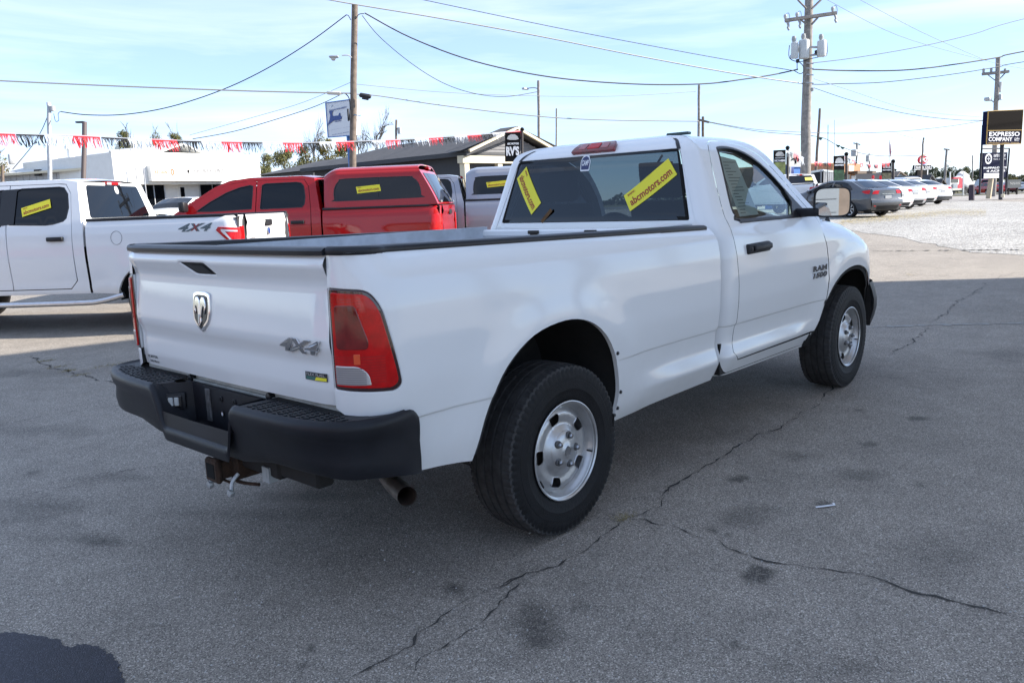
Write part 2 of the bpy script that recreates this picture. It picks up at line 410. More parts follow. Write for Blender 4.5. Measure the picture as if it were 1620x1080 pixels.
def S_bed(s, z):
    if s >= -.95: ex, ey, nx, ny = s, .985, 0, 1
    else:
        a = (-.95-s)/.185; a = min(a, math.pi/2+.2); ex, ey, nx, ny = -.95-.185*math.sin(a), .80+.185*math.cos(a), -math.sin(a), math.cos(a)
    d = low(max(s, -1.1), z); q = (1-.85*abs(nx)**1.5); d *= q
    t = (z-(zt(s)-.075))/.075
    if t > 0: d += .030*t**2.2*(1-abs(nx))
    return Vector((ex-nx*d, -(ey-ny*d), z))
def S_front(s, z):
    if s <= 3.7: ex, ey, nx, ny = s, .985, 0, 1
    else:
        a = (s-3.7)/.70; a = min(a, 1.65); ex, ey, nx, ny = 3.7+.75*math.sin(a), .385+.60*math.cos(a), math.sin(a), math.cos(a)
    d = low(min(s, 4.0), z)
    t = (z-(zt(s)-.13))/.13
    if t > 0: d += .085*t**2.2*sm(2.7, 3.1, s)+.02*t**2*(1-sm(2.7, 3.1, s))
    return Vector((ex-nx*d, -(ey-ny*d), z))
BX, BY = .13, .135
def cab_e(s):
    if s >= 1.59: return s, .985, 0, 1
    if s >= 1.34: a = (1.59-s)/.25*math.pi/2; return 1.59-BX*math.sin(a), .985-BY+BY*math.cos(a), -math.sin(a), math.cos(a)
    y = .85-(1.34-s); return 1.46-.012*(1-(y/.85)**2), y, -1, 0
V1R = 1.88
def to_spine(p, v, side):
    d1 = tab(TGS, V1R); f = min(1, (tab(TGS, v)-d1)/(.985-d1)); sx = max(2.0, p.x) if side else 2.0
    return Vector((p.x+(sx-p.x)*f, p.y*(1-f), tab(TGZ, v)))
def S_cab(s, v):
    if v > V1R: return to_spine(S_cab(s, V1R), v, True)
    ex, ey, nx, ny = cab_e(s)
    if v <= 1.33: d = low(max(s, 1.0), v); dr = 0; z = v; 
    else:
        g = sm(1.33, 1.40, v); d = low(max(s, 1.0), min(v, 1.36))*(1-g)+tab(TGS, v)*g; dr = tab(TGR, v); z = tab(TGZ, v)
    ff = .02*sm(2.2, 2.9, s)*sm(1.3, 1.6, v)
    return Vector((ex-nx*dr, -(ey*(1-(d+ff)/.985)), z))
def S_rear(u, v):   # rear wall, u = lateral (+ = left)
    if v > V1R: return to_spine(S_rear(u, V1R), v, False)
    y = u; dr = tab(TGR, v); g = sm(1.33, 1.40, v); d = .04*(1-g)+tab(TGS, v)*g
    return Vector((1.46-.012*(1-(y/.85)**2)+dr, y*(1-d/.985), tab(TGZ, v) if v > 1.2 else v))
def mir(S): return lambda a, b: (lambda p: Vector((p.x, -p.y, p.z)))(S(a, b))
ARCH_R = catmull([(-.622, .520), (-.598, .575), (-.535, .72), (-.43, .875), (-.26, .98), (-.05, 1.015), (.12, .99), (.25, .915), (.345, .79), (.385, .64), (.375, .52), (.350, .445)], 4)
ARCH_F = catmull([(2.72, .45), (2.79, .53), (2.90, .66), (3.07, .836), (3.25, .930), (3.48, .965), (3.70, .935), (3.86, .83), (3.95, .70), (3.985, .60)], 4)
hero = thing('pickup_truck', 'white regular cab pickup with long bed and black rear bumper filling the foreground', 'pickup truck')
H = hero
TLo = roundpoly([(-1.238, .895), (-1.238, 1.262), (-1.075, 1.252), (-1.03, 1.19), (-.975, .96), (-.965, .905), (-.995, .885)], [.01, .01, .05, .05, .1, .03, .03], 4)
CR = (.545, .556, .567, .578, .592, .748, .756, .7615, .767, .775)
for side, S, nm in ((-1, S_bed, 'right'), (1, mir(S_bed), 'left')):
    fl = side < 0
    bo = [(-1.241, .825)]+[(-1.20, .805), (-1.05, .800), (-.965, .808), (-.925, .785), (-.905, .72), (-.90, .60), (-.915, .552)]+[(-.78, .540), (-.68, .530)]+ARCH_R+[(.7, .452), (1.40, .462), (1.408, .90), (1.405, 1.20), (1.392, zt(1.39))]+[(x, zt(x)) for x in np.linspace(1.3, -1.2, 26)]+[(-1.241, zt(-1.24))]
    b = panel('bed_side', bo, S, WHITE, H, holes=[TLo], step=.035, flip=not fl, hem=.03, rows=CR)
    # inner lip around the wheel opening
    m = MB()
    ap = resample(ARCH_R, .04, False)
    m.grid(lambda i, j: (lambda q, p: Vector((p.x, p.y*(1-.022*j), p.z)))(0, S(*[ap[int(i*(len(ap)-1)+.5)][k] for k in (0, 1)])), len(ap), 3); m.obj('arch_flange', WHITE, b)
    # tail lamp
    TLi = [( -1.15+(p[0]+1.15)*.985, 1.075+(p[1]-1.075)*.985) for p in TLo]
    tl = panel('tail_light', TLi, S, TLBL, H, step=.03, flip=not fl, hem=.02, off=.001)
    ins = lambda P, k, c=(-1.11, 1.075): [(c[0]+(p[0]-c[0])*k[0], c[1]+(p[1]-c[1])*k[1]) for p in P]
    panel('lens', [p for p in ins(TLi, (.88, .93))], S, TLRED, tl, step=.03, flip=not fl, hem=.006, off=.007, edge=.003)
    panel('dark_lens', roundpoly([(-1.205, 1.045), (-1.205, 1.20), (-1.125, 1.20), (-1.085, 1.07), (-1.09, 1.045)], .015), S, TLDK, tl, step=.03, flip=not fl, hem=.004, off=.010, edge=.002)
    panel('reversing_lens', roundpoly([(-1.215, .917), (-1.215, .985), (-1.125, .985), (-1.092, .96), (-1.085, .917)], [.004, .004, .03, .02, .004]), S, TLCL, tl, step=.03, flip=not fl, hem=.004, off=.0105, edge=.002)
    for q in range(8):
        z0 = .921+q*.0078; panel('lens_stripe', [(-1.213, z0), (-1.213, z0+.0032), (-1.10-.003*max(0, q-5)*2, z0+.0032), (-1.10-.003*max(0, q-5)*2, z0)], S, mat('lens_stripe_grey', (.16, .15, .16), .3), tl, step=.03, flip=not fl, hem=0, off=.0125)
    panel('bulb_glow', roundpoly([(-1.14, .992), (-1.14, 1.028), (-1.118, 1.028), (-1.118, .992)], .003), S, mat('lamp_orange_red', (.75, .09, .02), .15, coat=1), tl, step=.03, flip=not fl, hem=.004, off=.010, edge=.001)
    m = MB()
    for q in range(30):
        z0 = .925+q*.0102
        if z0 > 1.225: break
        def fn(i, j, z0=z0):
            u = -1.222+i*.19; v = z0+j*.003; n = snormal(S, u, v)*(-1 if not fl else 1)
            return S(u, v)+n*.0078
        uu_ = 8 if z0 < 1.15 else 5
        if z0 < 1.02 or z0 > 1.17: m = MB(); m.grid(lambda i, j: fn(i*(1 if z0 < 1.15 else .62), j), uu_, 2); m.obj('lens_rib', mat('lens_rib_bright', (.42, .004, .004), .2, coat=1), tl)
    # rail cap (black plastic strip with rounded top)
    sec = [(.012, -.010), (.016, .004), (.012, .014), (-.004, .020), (-.045, .021), (-.060, .016), (-.062, -.02)]
    V = []; xs = np.concatenate([np.linspace(-1.236, -.95, 14), np.linspace(-.9, 1.355, 32)])
    for x in xs:
        p = S(x, zt(x)); q_ = S(x+.002, zt(x))-S(x-.002, zt(x)); n_ = Vector((q_.y, -q_.x, 0)).normalized(); n_ = n_ if n_.y*side > 0 or (x < -1.2 and n_.x < 0) else -n_
        f_ = min(1, max(0, (x+1.24)/.25))*.6+.4
        for a, c in sec: V.append(tuple(p+n_*((a-.006)*(f_ if a < 0 else 1))+Vector((0, 0, c-.001))))
    k = len(sec); F = [(i*k+j, i*k+j+1, (i+1)*k+j+1, (i+1)*k+j) for i in range(len(xs)-1) for j in range(k-1)]+[tuple(range(k)), tuple((len(xs)-1)*k+j for j in range(k))]
    fixn(mk('bed_rail_cap', V, F, RAILM, H, sharp=50))
    # wheel-house liner
    m = MB(); 
    for xw, AP, n_ in ((-.03, ARCH_R, 40), (3.47, ARCH_F, 40)):
        m = MB(); q_ = resample([(p[0]+(xw-p[0])*-.03, p[1]+.012) for p in AP], .04, False); q_ = [(q_[0][0]+.01, .50)]+q_+[(q_[-1][0], .43)]
        cx_ = sum(p[0] for p in q_)/len(q_); k_ = len(q_)
        V = [(p[0], side*.962, p[1]) for p in q_]+[(p[0]+(cx_-p[0])*.04, side*.80, p[1]) for p in q_]+[(p[0]+(cx_-p[0])*.06, side*.52, p[1]-.01) for p in q_]+[(cx_, side*.50, .45)]
        F = [(r_*k_+i, r_*k_+i+1, (r_+1)*k_+i+1, (r_+1)*k_+i) for r_ in (0, 1) for i in range(k_-1)]+[(2*k_+i, 2*k_+i+1, 3*k_) for i in range(k_-1)]
        m.add(V, F); m.obj('wheel_liner', LINER, H)
    # liner clips along the opening
    if side < 0:
        for cx, cz in ((.36, .80), (.398, .60), (.385, .52), (.372, .485)):
            m = MB(); p = S(cx, cz); T = Matrix.Translation((p.x, p.y, p.z))
            m.lathe([(.0001, -.008), (.008, -.006), (.010, .0), (.010, .006)], 10, T=T, axis='y'); m.obj('liner_clip', TRIM, b)
    # rubber seal along the rear edge of the opening
    m = MB(); V = []; ap_ = resample(ARCH_R[2:16], .03, False)
    for q in ap_:
        p = S(*q); V += [(p.x+.002, p.y-side*.006, p.z), (p.x+.022, p.y-side*.008, p.z-.002), (p.x+.022, p.y-side*.06, p.z-.002)]
    m.add(V, [(i*3+j, i*3+j+1, (i+1)*3+j+1, (i+1)*3+j) for i in range(len(ap_)-1) for j in range(2)]); m.obj('arch_seal', TRIM, H)

# ---- bed interior
m = MB()
zf = .86
m.box((-1.11, -.80, zf-.03), (-.70, .80, zf)); m.box((-.70, -.5, zf-.03), (.48, .5, zf)); m.box((.48, -.80, zf-.03), (1.36, .80, zf))
for i in range(7): y0 = -.45+i*.15; m.box((-1.10, y0-.03, zf), (1.34, y0+.03, zf+.012))
for sgn in (-1, 1):
    y0, y1 = sorted((sgn*.80, sgn*.83)); m.box((-1.11, y0, zf), (-.70, y1, 1.372)); m.box((.48, y0, zf), (1.36, y1, 1.372)); m.box((-.70, y0, 1.10), (.48, y1, 1.372))
    yi, yo = sgn*.50, sgn*.80; m.add([(-.70, yi, zf), (.48, yi, zf), (.48, yi, 1.08), (-.70, yi, 1.08), (-.70, yo, zf), (.48, yo, zf), (.48, yo, 1.11), (-.70, yo, 1.11)], [(0, 1, 2, 3), (3, 2, 6, 7), (0, 3, 7, 4), (1, 5, 6, 2)])
    V = []; xs = (-1.11, 1.36)
    for x in xs: V += [(x, sgn*.80, zt(x)-.012), (x, sgn*.905, zt(x)-.002)]
    m.add(V, [(0, 1, 3, 2)])
m.obj('bed_floor', mat('bed_paint_inner', (.50, .53, .57), .5, noise=.2, nscale=6), H, smooth=False)
m = MB(); m.box((1.335, -.84, zf), (1.385, .84, 1.34), .008); m.box((1.315, -.86, 1.30), (1.40, .86, 1.352), .012)
fwl = m.obj('bed_front_wall', WHITE, H)
for y0 in (.33, -.14):
    m = MB(); m.box((1.300, y0-.045, 1.322), (1.345, y0+.045, 1.345), .004, 1); m.box((1.308, y0-.030, 1.28), (1.316, y0+.030, 1.322), .002)
    m.obj('rusty_bracket', [RUST, mat('bracket_dark', (.03, .025, .02), .8)], fwl)
# ---- tailgate
TGX = stab([.75, .82, .88, .99, 1.03, 1.065, 1.15, 1.262, 1.285, 1.338, 1.352, 1.368, 1.385], [-1.122, -1.126, -1.134, -1.131, -1.146, -1.150, -1.141, -1.129, -1.134, -1.156, -1.156, -1.146, -1.120], .022)
def S_tg(u, z): return Vector((tab(TGX, z)-.016*(1-(u/.8)**2)+.012*sm(.70, .80, abs(u)), u, z))
gho = roundpoly([(.235, 1.334), (.01, 1.334), (-.058, 1.284), (.125, 1.284)], [.01, .02, .012, .02], 4)
tg = panel('tailgate', [(-.789, .828), (.789, .828), (.792, 1.0), (.795, 1.30), (.80, 1.385), (-.80, 1.385), (-.795, 1.30), (-.792, 1.0)], S_tg, WHITE, H, holes=[gho], step=.03, flip=True, hem=.035)
m = MB(); m.box((-1.10, -.78, .84), (-1.06, .78, 1.38)); m.obj('tailgate_inner', WHITE, tg)
m = MB(); m.grid(lambda i, j: Vector((-1.095-.02*j*0, .25-.32*i, 1.275+.065*j)), 2, 2); 
m.obj('handle_recess', TRIM, tg)
gh2 = [(p[0]*.97+.003, 1.309+(p[1]-1.309)*.90) for p in gho]
hd = panel('handle', gh2, S_tg, BLACKP, tg, step=.02, flip=True, hem=.012, off=-.006)
panel('grip', roundpoly([(.165, 1.322), (.03, 1.322), (-.02, 1.290), (.10, 1.290)], .01), S_tg, TRIM, hd, step=.02, flip=True, hem=.004, off=-.002)
m = MB(); V = []
for y in np.linspace(-.80, .80, 24):
    p = S_tg(y, 1.385)
    for a, c in ((-.034, -.010), (-.036, .006), (-.024, .016), (.02, .020), (.055, .018), (.057, -.004)): V.append((p.x+a, y, p.z+c))
F = [(i*6+j, i*6+j+1, (i+1)*6+j+1, (i+1)*6+j) for i in range(23) for j in range(5)]+[tuple(range(6)), tuple(23*6+j for j in range(6))]
fixn(mk('tailgate_cap', V, F, RAILM, tg, sharp=50))
# emblem: chrome shield with a horned head
cx, cz = .079, 1.125
sh = [(-.070, .078), (-.035, .086), (.035, .086), (.070, .078), (.073, .0), (.060, -.040), (.0, -.086), (-.060, -.040), (-.073, .0)]
shr = roundpoly(sh, .012, 3)
em = panel('emblem', [(cx+p[0], cz+p[1]) for p in shr], S_tg, CHROME, tg, step=.02, flip=True, hem=.008, off=.009, edge=.003)
panel('shield_face', [(cx+p[0]*.82, cz+p[1]*.84) for p in shr], S_tg, mat('emblem_black', (.01, .01, .012), .25), em, step=.02, flip=True, hem=.002, off=.0105, edge=.001)
for sg in (-1, 1):
    hn = [(.004, .050), (.018, .064), (.036, .062), (.046, .044), (.048, .018), (.038, -.008), (.040, .022), (.028, .028), (.018, .010), (.010, -.020), (.012, -.045), (.0, -.058), (.0, .0)]
    panel('horn', [(cx+sg*p[0], cz+p[1]) for p in hn], S_tg, CHROME, em, step=.015, flip=True, hem=.005, off=.016, edge=.002)
panel('muzzle', [(cx-.009, cz-.010), (cx+.009, cz-.010), (cx+.006, cz-.05), (cx-.006, cz-.05)], S_tg, DCHROME, em, step=.02, flip=True, hem=.004, off=.0185, edge=.002)
def badge(name, s, w_, h_, S, u, v, m, par, mirror=False, flip=True, ang=0, **k):
    kk = dict(bold=.012, extr=.0); kk.update(k)
    V, F = fittext(s, w_, h_, **kk); V = V.copy(); V[:, 2] *= 1
    return decal(name, V, F, S, u, v, ang, m, par, off=.006, flip=flip, mirror=mirror)
def badge3(name, s, w_, h_, S, u, v, ms, par, mirror, flip, ang=0, th=.008, **k):
    V, F = fittext(s, w_, h_, extr=.05, **k); V = V.copy(); V[:, 2] = np.where(V[:, 2] > 0, th, 0)
    a = decal(name, V, F, S, u, v, ang, ms[0], par, off=.0005, flip=flip, mirror=mirror)
    V2, F2 = fittext(s, w_*.965, h_*.90, **k)
    decal('badge_face', V2, F2, S, u, v, ang, ms[1], a, off=th+.0015, flip=flip, mirror=mirror)
    return a
badge3('badge', '4X4', .245, .052, S_tg, -.630, 1.043, (CHROME, DCHROME), tg, True, True, R(-1), bold=.03, shear=.35)
fb = panel('fuel_badge', [(-.632, .915), (-.632, .945), (-.755, .945), (-.755, .915)], S_tg, mat('badge_dark', (.03, .035, .04), .3), tg, step=.02, flip=True, hem=.003, off=.004, edge=.001)
panel('badge_green', [(-.640, .917), (-.640, .929), (-.700, .929), (-.690, .917)], S_tg, mat('badge_teal', (.03, .13, .11), .4), fb, step=.02, flip=True, hem=0, off=.0055)
panel('badge_yellow', [(-.690, .917), (-.698, .929), (-.752, .929), (-.752, .917)], S_tg, YEL, fb, step=.02, flip=True, hem=0, off=.0055)
V, F = fittext('FLEX FUEL', .104, .0105, bold=.02); decal('badge_text', V, F, S_tg, -.694, .937, 0, CHROME, fb, off=.006, flip=True, mirror=True)
V, F = fittext('ABC MOTORS', .122, .013, bold=.02, shear=.2); decal('dealer_text', V, F, S_tg, .672, .871, R(1), BSTK, tg, off=.0015, flip=True, mirror=True)
V, F = fittext('Buffalo Missouri', .105, .012, bold=.015, shear=.2); decal('dealer_text', V, F, S_tg, .655, .849, R(1), BSTK, tg, off=.0015, flip=True, mirror=True)
# strip of body visible under the tailgate
m = MB(); m.box((-1.105, -.80, .775), (-1.06, .80, .823), .004); m.box((-1.12, -.79, .79), (-1.10, .79, .80)); m.obj('rear_sill', mat('sill_primer', (.45, .45, .41), .6, noise=.25, nscale=15), H)
m = MB()
for y0 in (-.33, .33): m.lathe([(.001, -.014), (.016, -.012), (.018, 0), (.018, .012)], 12, axis='x', T=Matrix.Translation((-1.118, y0, .803)))
m.obj('tailgate_bumper', TRIM, H)

# ---- rear bumper
# plan curve of the outer top edge, parameter t 0..1 from right end to left end
bpl = catmull([(-.915, 1.0), (-.98, 1.008), (-1.09, 1.010), (-1.175, .985), (-1.235, .93), (-1.272, .85), (-1.298, .74), (-1.312, .60), (-1.318, .45), (-1.320, .30), (-1.321, .15), (-1.321, 0)], 4)
bpl = [(p[0], -p[1]) for p in bpl]; bpl = bpl+[(p[0], -p[1]) for p in bpl[-2::-1]]
bpl = resample(bpl, .035, False)
def notch(y):  # 0 outside the plate recess, 1 inside
    return 1-sm(.235, .345, abs(y+.02)) if y > 0 else 1-sm(.315, .365, abs(y))
nB = len(bpl); V = []; F = []; rows = 13
def bsec(x, y):
    # cross-section points (inward offset d, z) from the underside up the face and across the top
    n = notch(y); ax = abs(y); e = sm(.60, 1.0, ax)
    ztop = .812-.172*n; zbot = float(np.interp(ax, [0, .35, .55, .85, 1.0], [.575, .578, .610, .612, .602]))
    if x > -1.15: zbot = float(np.interp(x, [-1.15, -.92], [.602, .565]))
    if x > -.97: ztop -= .035*((x+.97)/.055)**2.5
    lip = .0
    T = .10 if ax < .95 else .06
    if x > -1.0: tk = sm(-1.0, -.94, x)
    else: tk = 0
    tuck = .055*(1-e)+.02*e
    return [(T+.05, zbot+.05), (tuck*(1-.6*tk), zbot-.005), (tuck*.72, zbot+.008), (tuck*.42, zbot+.055), (.018, zbot+.12), (.006, ztop-.045-.02), (.0, ztop-.035), (.002, ztop-.018), (.010, ztop-.004), (.022, ztop), (.030, ztop-.006), (.036, ztop-.009), (T+.02, ztop-.010)]
for i, (x, y) in enumerate(bpl):
    a = Vector(bpl[max(0, i-1)]); b = Vector(bpl[min(nB-1, i+1)]); t = (b-a).normalized(); n = Vector((t.y, -t.x))
    if n.dot(Vector((x+.9, y))) < 0: n = -n
    for d, z in bsec(x, y):
        if x > -1.05: d = d*(1-.75*sm(-1.05, -.95, x))
        q = Vector((x, y))-n*d
        V.append((q.x, q.y, z))
for i in range(nB-1):
    for j in range(rows-1): F.append((i*rows+j, i*rows+j+1, (i+1)*rows+j+1, (i+1)*rows+j))
F.append(tuple(range(rows))); F.append(tuple((nB-1)*rows+j for j in range(rows)))
bump = fixn(mk('rear_bumper', V, F, BUMPER, H, sharp=50))
# step pads: top surface between the outer lip and the body, with raised tread dashes
def pad(y0, y1, parent):
    m = MB(); n = 24; V = []
    for i in range(n+1):
        y = y0+(y1-y0)*i/n
        xo = float(np.interp(abs(y), [0, .3, .6, .74, .85, .93, .985], [-1.285, -1.284, -1.276, -1.262, -1.236, -1.195, -1.12]))
        for j in range(5): V.append((xo+(-1.085-xo)*j/4, y, .803))
    m.add(V, [(i*5+j, (i+1)*5+j, (i+1)*5+j+1, i*5+j+1) for i in range(n) for j in range(4)])
    p = m.obj('step_pad', BLACKP, parent)
    m = MB(); k = 0
    ys = np.arange(min(y0, y1)+.03, max(y0, y1)-.02, .034)
    for a, y in enumerate(ys):
        xo = float(np.interp(abs(y), [0, .3, .6, .74, .85, .93, .985], [-1.285, -1.284, -1.276, -1.262, -1.236, -1.195, -1.12]))
        xx = xo+.014+(.008 if a % 2 else 0)
        while xx < -1.15:
            m.box((-.006, -.011, .0), (.006, .011, .004), T=Matrix.Translation((xx, y, .803)) @ Matrix.Rotation(R(28 if a % 2 else -28), 4, 'Z')); xx += .021
    m.obj('pad_tread', BLACKP, p, smooth=False)
pad(-.37, -.96, bump); pad(.345, .96, bump)
# plate recess: back plate, slanted side walls, shelf
m = MB()
m.box((-1.165, -.34, .60), (-1.145, .30, .80))
m.add([(-1.29, -.345, .612), (-1.29, .27, .612), (-1.16, .21, .604), (-1.16, -.335, .604)], [(0, 1, 2, 3)])
m.obj('plate_recess', BUMPER, bump, smooth=False)
m = MB(); m.grid(lambda i, j: Vector((-1.285+.13*i, .335-.11*i*(1-.0*j)-.055*(1-j)*(1-i), .612+.193*j)), 8, 8)
wl = m.obj('recess_wall', BUMPER, bump)
m = MB(); m.grid(lambda i, j: Vector((-1.285+.13*i, -.362+.02*i+.02*(1-j), .612+.193*j)), 8, 8); m.obj('recess_wall', BUMPER, bump)
for yy in (.272,):
    T = Matrix.Translation((-1.236, yy, .724)) @ Matrix.Rotation(R(-42), 4, 'Z')
    m = MB(); m.box((-.050, -.006, -.038), (.050, .012, .038), .008, 0, T, 2); m.box((-.036, -.012, -.026), (.036, -.004, .026), .004, 1, T)
    m.box((-.024, -.016, -.019), (-.002, -.009, .019), .003, 2, T); m.box((.002, -.016, -.019), (.022, -.009, .019), .003, 2, T)
    m.obj('plate_lamp', [BLACKP, TRIM, mat('lamp_lens_grey', (.45, .47, .46), .3)], bump)
m = MB(); m.box((-1.171, .075, .645), (-1.163, .115, .79), .003); m.obj('plate_edge', mat('scuffed_black', (.06, .06, .062), .6, noise=.9, nscale=40), bump)
for y0, z0, mm in ((-.02, .76, 0), (-.13, .76, 0), (-.02, .695, 1), (-.13, .695, 1)):
    m = MB(); T = Matrix.Translation((-1.167, y0, z0))
    m.lathe([(.0125, -.001), (.0125, -.003), (.009, -.004)], 14, axis='x', T=T); m.lathe([(.0, -.002), (.009, -.002)], 14, 1, axis='x', T=T)
    m.obj('plate_hole', [BLACKP, WSTK if mm else DARK], bump)
# ---- hitch under the bumper
m = MB()
m.box((-1.22, -.035, .415), (-.86, .045, .495), .006); m.box((-1.16, -.075, .405), (-.98, .085, .50), .012); m.box((-1.235, -.048, .402), (-1.205, .058, .508), .010)
m.box((-1.237, -.027, .423), (-1.234, .037, .487), 0, 1); hitch = m.obj('tow_hitch', [RUST, DARK], H)
m = MB(); m.box((-1.13, -.36, .455), (-1.03, .36, .545), .012); m.box((-1.12, -.62, .47), (-1.04, -.30, .54), .01); m.box((-1.12, .30, .47), (-1.04, .62, .54), .01); m.obj('cross_bar', UNDER, hitch)
m = MB(); m.box((-1.14, -.30, .435), (-1.10, -.25, .50)); m.box((-1.142, -.285, .455), (-1.139, -.265, .495)); m.obj('hitch_sticker', [mat('sticker_grey', (.4, .42, .42), .6)], hitch)
for y0 in (.075, -.10):
    m = MB(); P = [(-1.165, y0, .445), (-1.185, y0+.006, .425), (-1.20, y0+.004, .400), (-1.205, y0-.004, .378)]
    m.tube(catmull(P, 4), .0085, 8); m.lathe([(.001, -.012), (.016, -.01), (.018, 0), (.016, .01), (.001, .012)], 10, axis='x', T=Matrix.Translation((-1.208, y0-.0, .372)))
    m.obj('safety_hook', GALV, hitch)
m = MB(); m.tube([(-1.18, -.06, .40), (-1.18, .10, .40), (-1.19, .12, .385)], .006, 6); m.tube(catmull([(-1.12, .06, .42), (-1.13, -.02, .385), (-1.12, -.18, .40)], 5), .008, 6); m.obj('hitch_pin', RUST, hitch)
m = MB(); m.lathe([(.030, -.03), (.034, -.03), (.034, .02), (.030, .02)], 14, axis='x', T=Matrix.Translation((-1.16, .05, .525))); m.obj('wiring_socket', BLACKP, hitch)
# ---- exhaust tail pipe
e0, e1 = gz(622, 760, .40), gz(646, 786, .345)
e1 = Vector((-.92, -.906, .449)); e0 = Vector((-.78, -.62, .43))
m = MB(); dr = (e1-e0).normalized(); m.tube(catmull([(-.2, -.52, .50), e0-Vector((-.08, -.08, -.03)), e0, e1], 4), .038, 20, cap=False)
m.tube([e1, e1-dr*.30], .0345, 20, 1, cap=False); m.tube([e1-dr*.003, e1+dr*.003], .0385, 20, 0, cap=False)
ex = m.obj('exhaust_pipe', [mat('exhaust_steel', (.30, .27, .24), .45, metal=.8, noise=.35, nscale=10), mat('soot', (.05, .03, .02), .9)], H)
# ---- underbody
m = MB()
for sgn in (-1, 1): y0, y1 = sorted((sgn*.46, sgn*.56)); m.box((-1.10, y0, .50), (4.2, y1, .66), .01)
m.box((-1.05, -.80, .66), (-.70, .80, .80)); m.box((-.7, -.48, .66), (.48, .48, .80)); m.box((.48, -.80, .66), (2.70, .80, .80)); m.box((2.7, -.48, .66), (4.2, .48, .85)); m.box((1.5, -.93, .47), (2.7, -.60, .66)); m.box((1.5, .60, .47), (2.7, .93, .66))
for x0 in (-.9, .6, 1.5, 2.6): m.box((x0, -.5, .52), (x0+.1, .5, .62))
m.tube([(0, -.80, .405), (0, .80, .405)], .05, 12); m.lathe([(.05, -.16), (.15, -.10), (.17, 0), (.15, .10), (.05, .16)], 16, axis='x', T=Matrix.Translation((0, .08, .405)))
m.tube([(3.57, -.80, .405), (3.57, .80, .405)], .04, 10); m.tube([(0, .08, .42), (2.2, .05, .50)], .045, 10)
for sgn in (-1, 1):
    m.tube([(-.72, sgn*.60, .58), (-.35, sgn*.60, .44), (0, sgn*.60, .36), (.35, sgn*.60, .44), (.7, sgn*.60, .57)], .03, 6)
m.box((.5, .10, .36), (1.5, .50, .60), .05); m.tube([(-.2, -.52, .50), (.5, -.45, .50), (1.8, -.35, .45), (3, -.3, .5)], .04, 10); m.lathe([(.05, -.35), (.11, -.3), (.11, .3), (.05, .35)], 16, axis='x', T=Matrix.Translation((1.4, -.40, .46)))
T = Matrix.Translation((-.65, 0, .50)); m.lathe([(.13, -.1), (.36, -.11), (.38, -.05), (.38, .05), (.36, .11), (.13, .1)], 28, axis='z', T=T)
m.obj('chassis', UNDER, H)
# ---- cab shell
DOOR = [(1.668, .545), (1.604, .600), (1.632, .70), (1.642, .80), (1.636, 1.0), (1.610, 1.18), (1.590, 1.30), (1.592, 1.42), (1.625, 1.58), (1.665, 1.72), (1.700, 1.80), (1.740, 1.848), (1.80, 1.868), (1.90, 1.872), (2.02, 1.866), (2.157, 1.845), (2.337, 1.785), (2.50, 1.690), (2.64, 1.585), (2.76, 1.475), (2.86, 1.375), (2.905, 1.28), (2.975, 1.15), (3.010, 1.02), (3.012, .91), (2.985, .79), (2.955, .72), (2.89, .62), (2.82, .553)]
DTOP = DOOR[1:22]
WIN = [(1.765, 1.374), (1.725, 1.405), (1.715, 1.46), (1.760, 1.62), (1.800, 1.76), (1.815, 1.812), (1.85, 1.824), (1.92, 1.828), (2.02, 1.822), (2.16, 1.792), (2.33, 1.725), (2.48, 1.632), (2.62, 1.520), (2.74, 1.405), (2.76, 1.378), (2.70, 1.372)]
WIN = catmull(WIN[:-1]+[WIN[-1]], 2, closed=True)
SEAM = .0035
def grow(P, d):
    P = [np.array(p) for p in P]; n = len(P); s = 1 if area2(P) > 0 else -1; O = []
    for i in range(n):
        t = P[(i+1) % n]-P[i-1]; t = t/np.linalg.norm(t); O.append(tuple(P[i]+s*d*np.array((t[1], -t[0]))))
    return O
WSE = [(2.995, 1.352), (2.90, 1.44), (2.78, 1.55), (2.64, 1.665), (2.50, 1.765), (2.36, 1.842), (2.25, 1.895), (2.19, 1.96), (2.16, 2.10), (2.14, 2.30), (2.13, 2.56)]
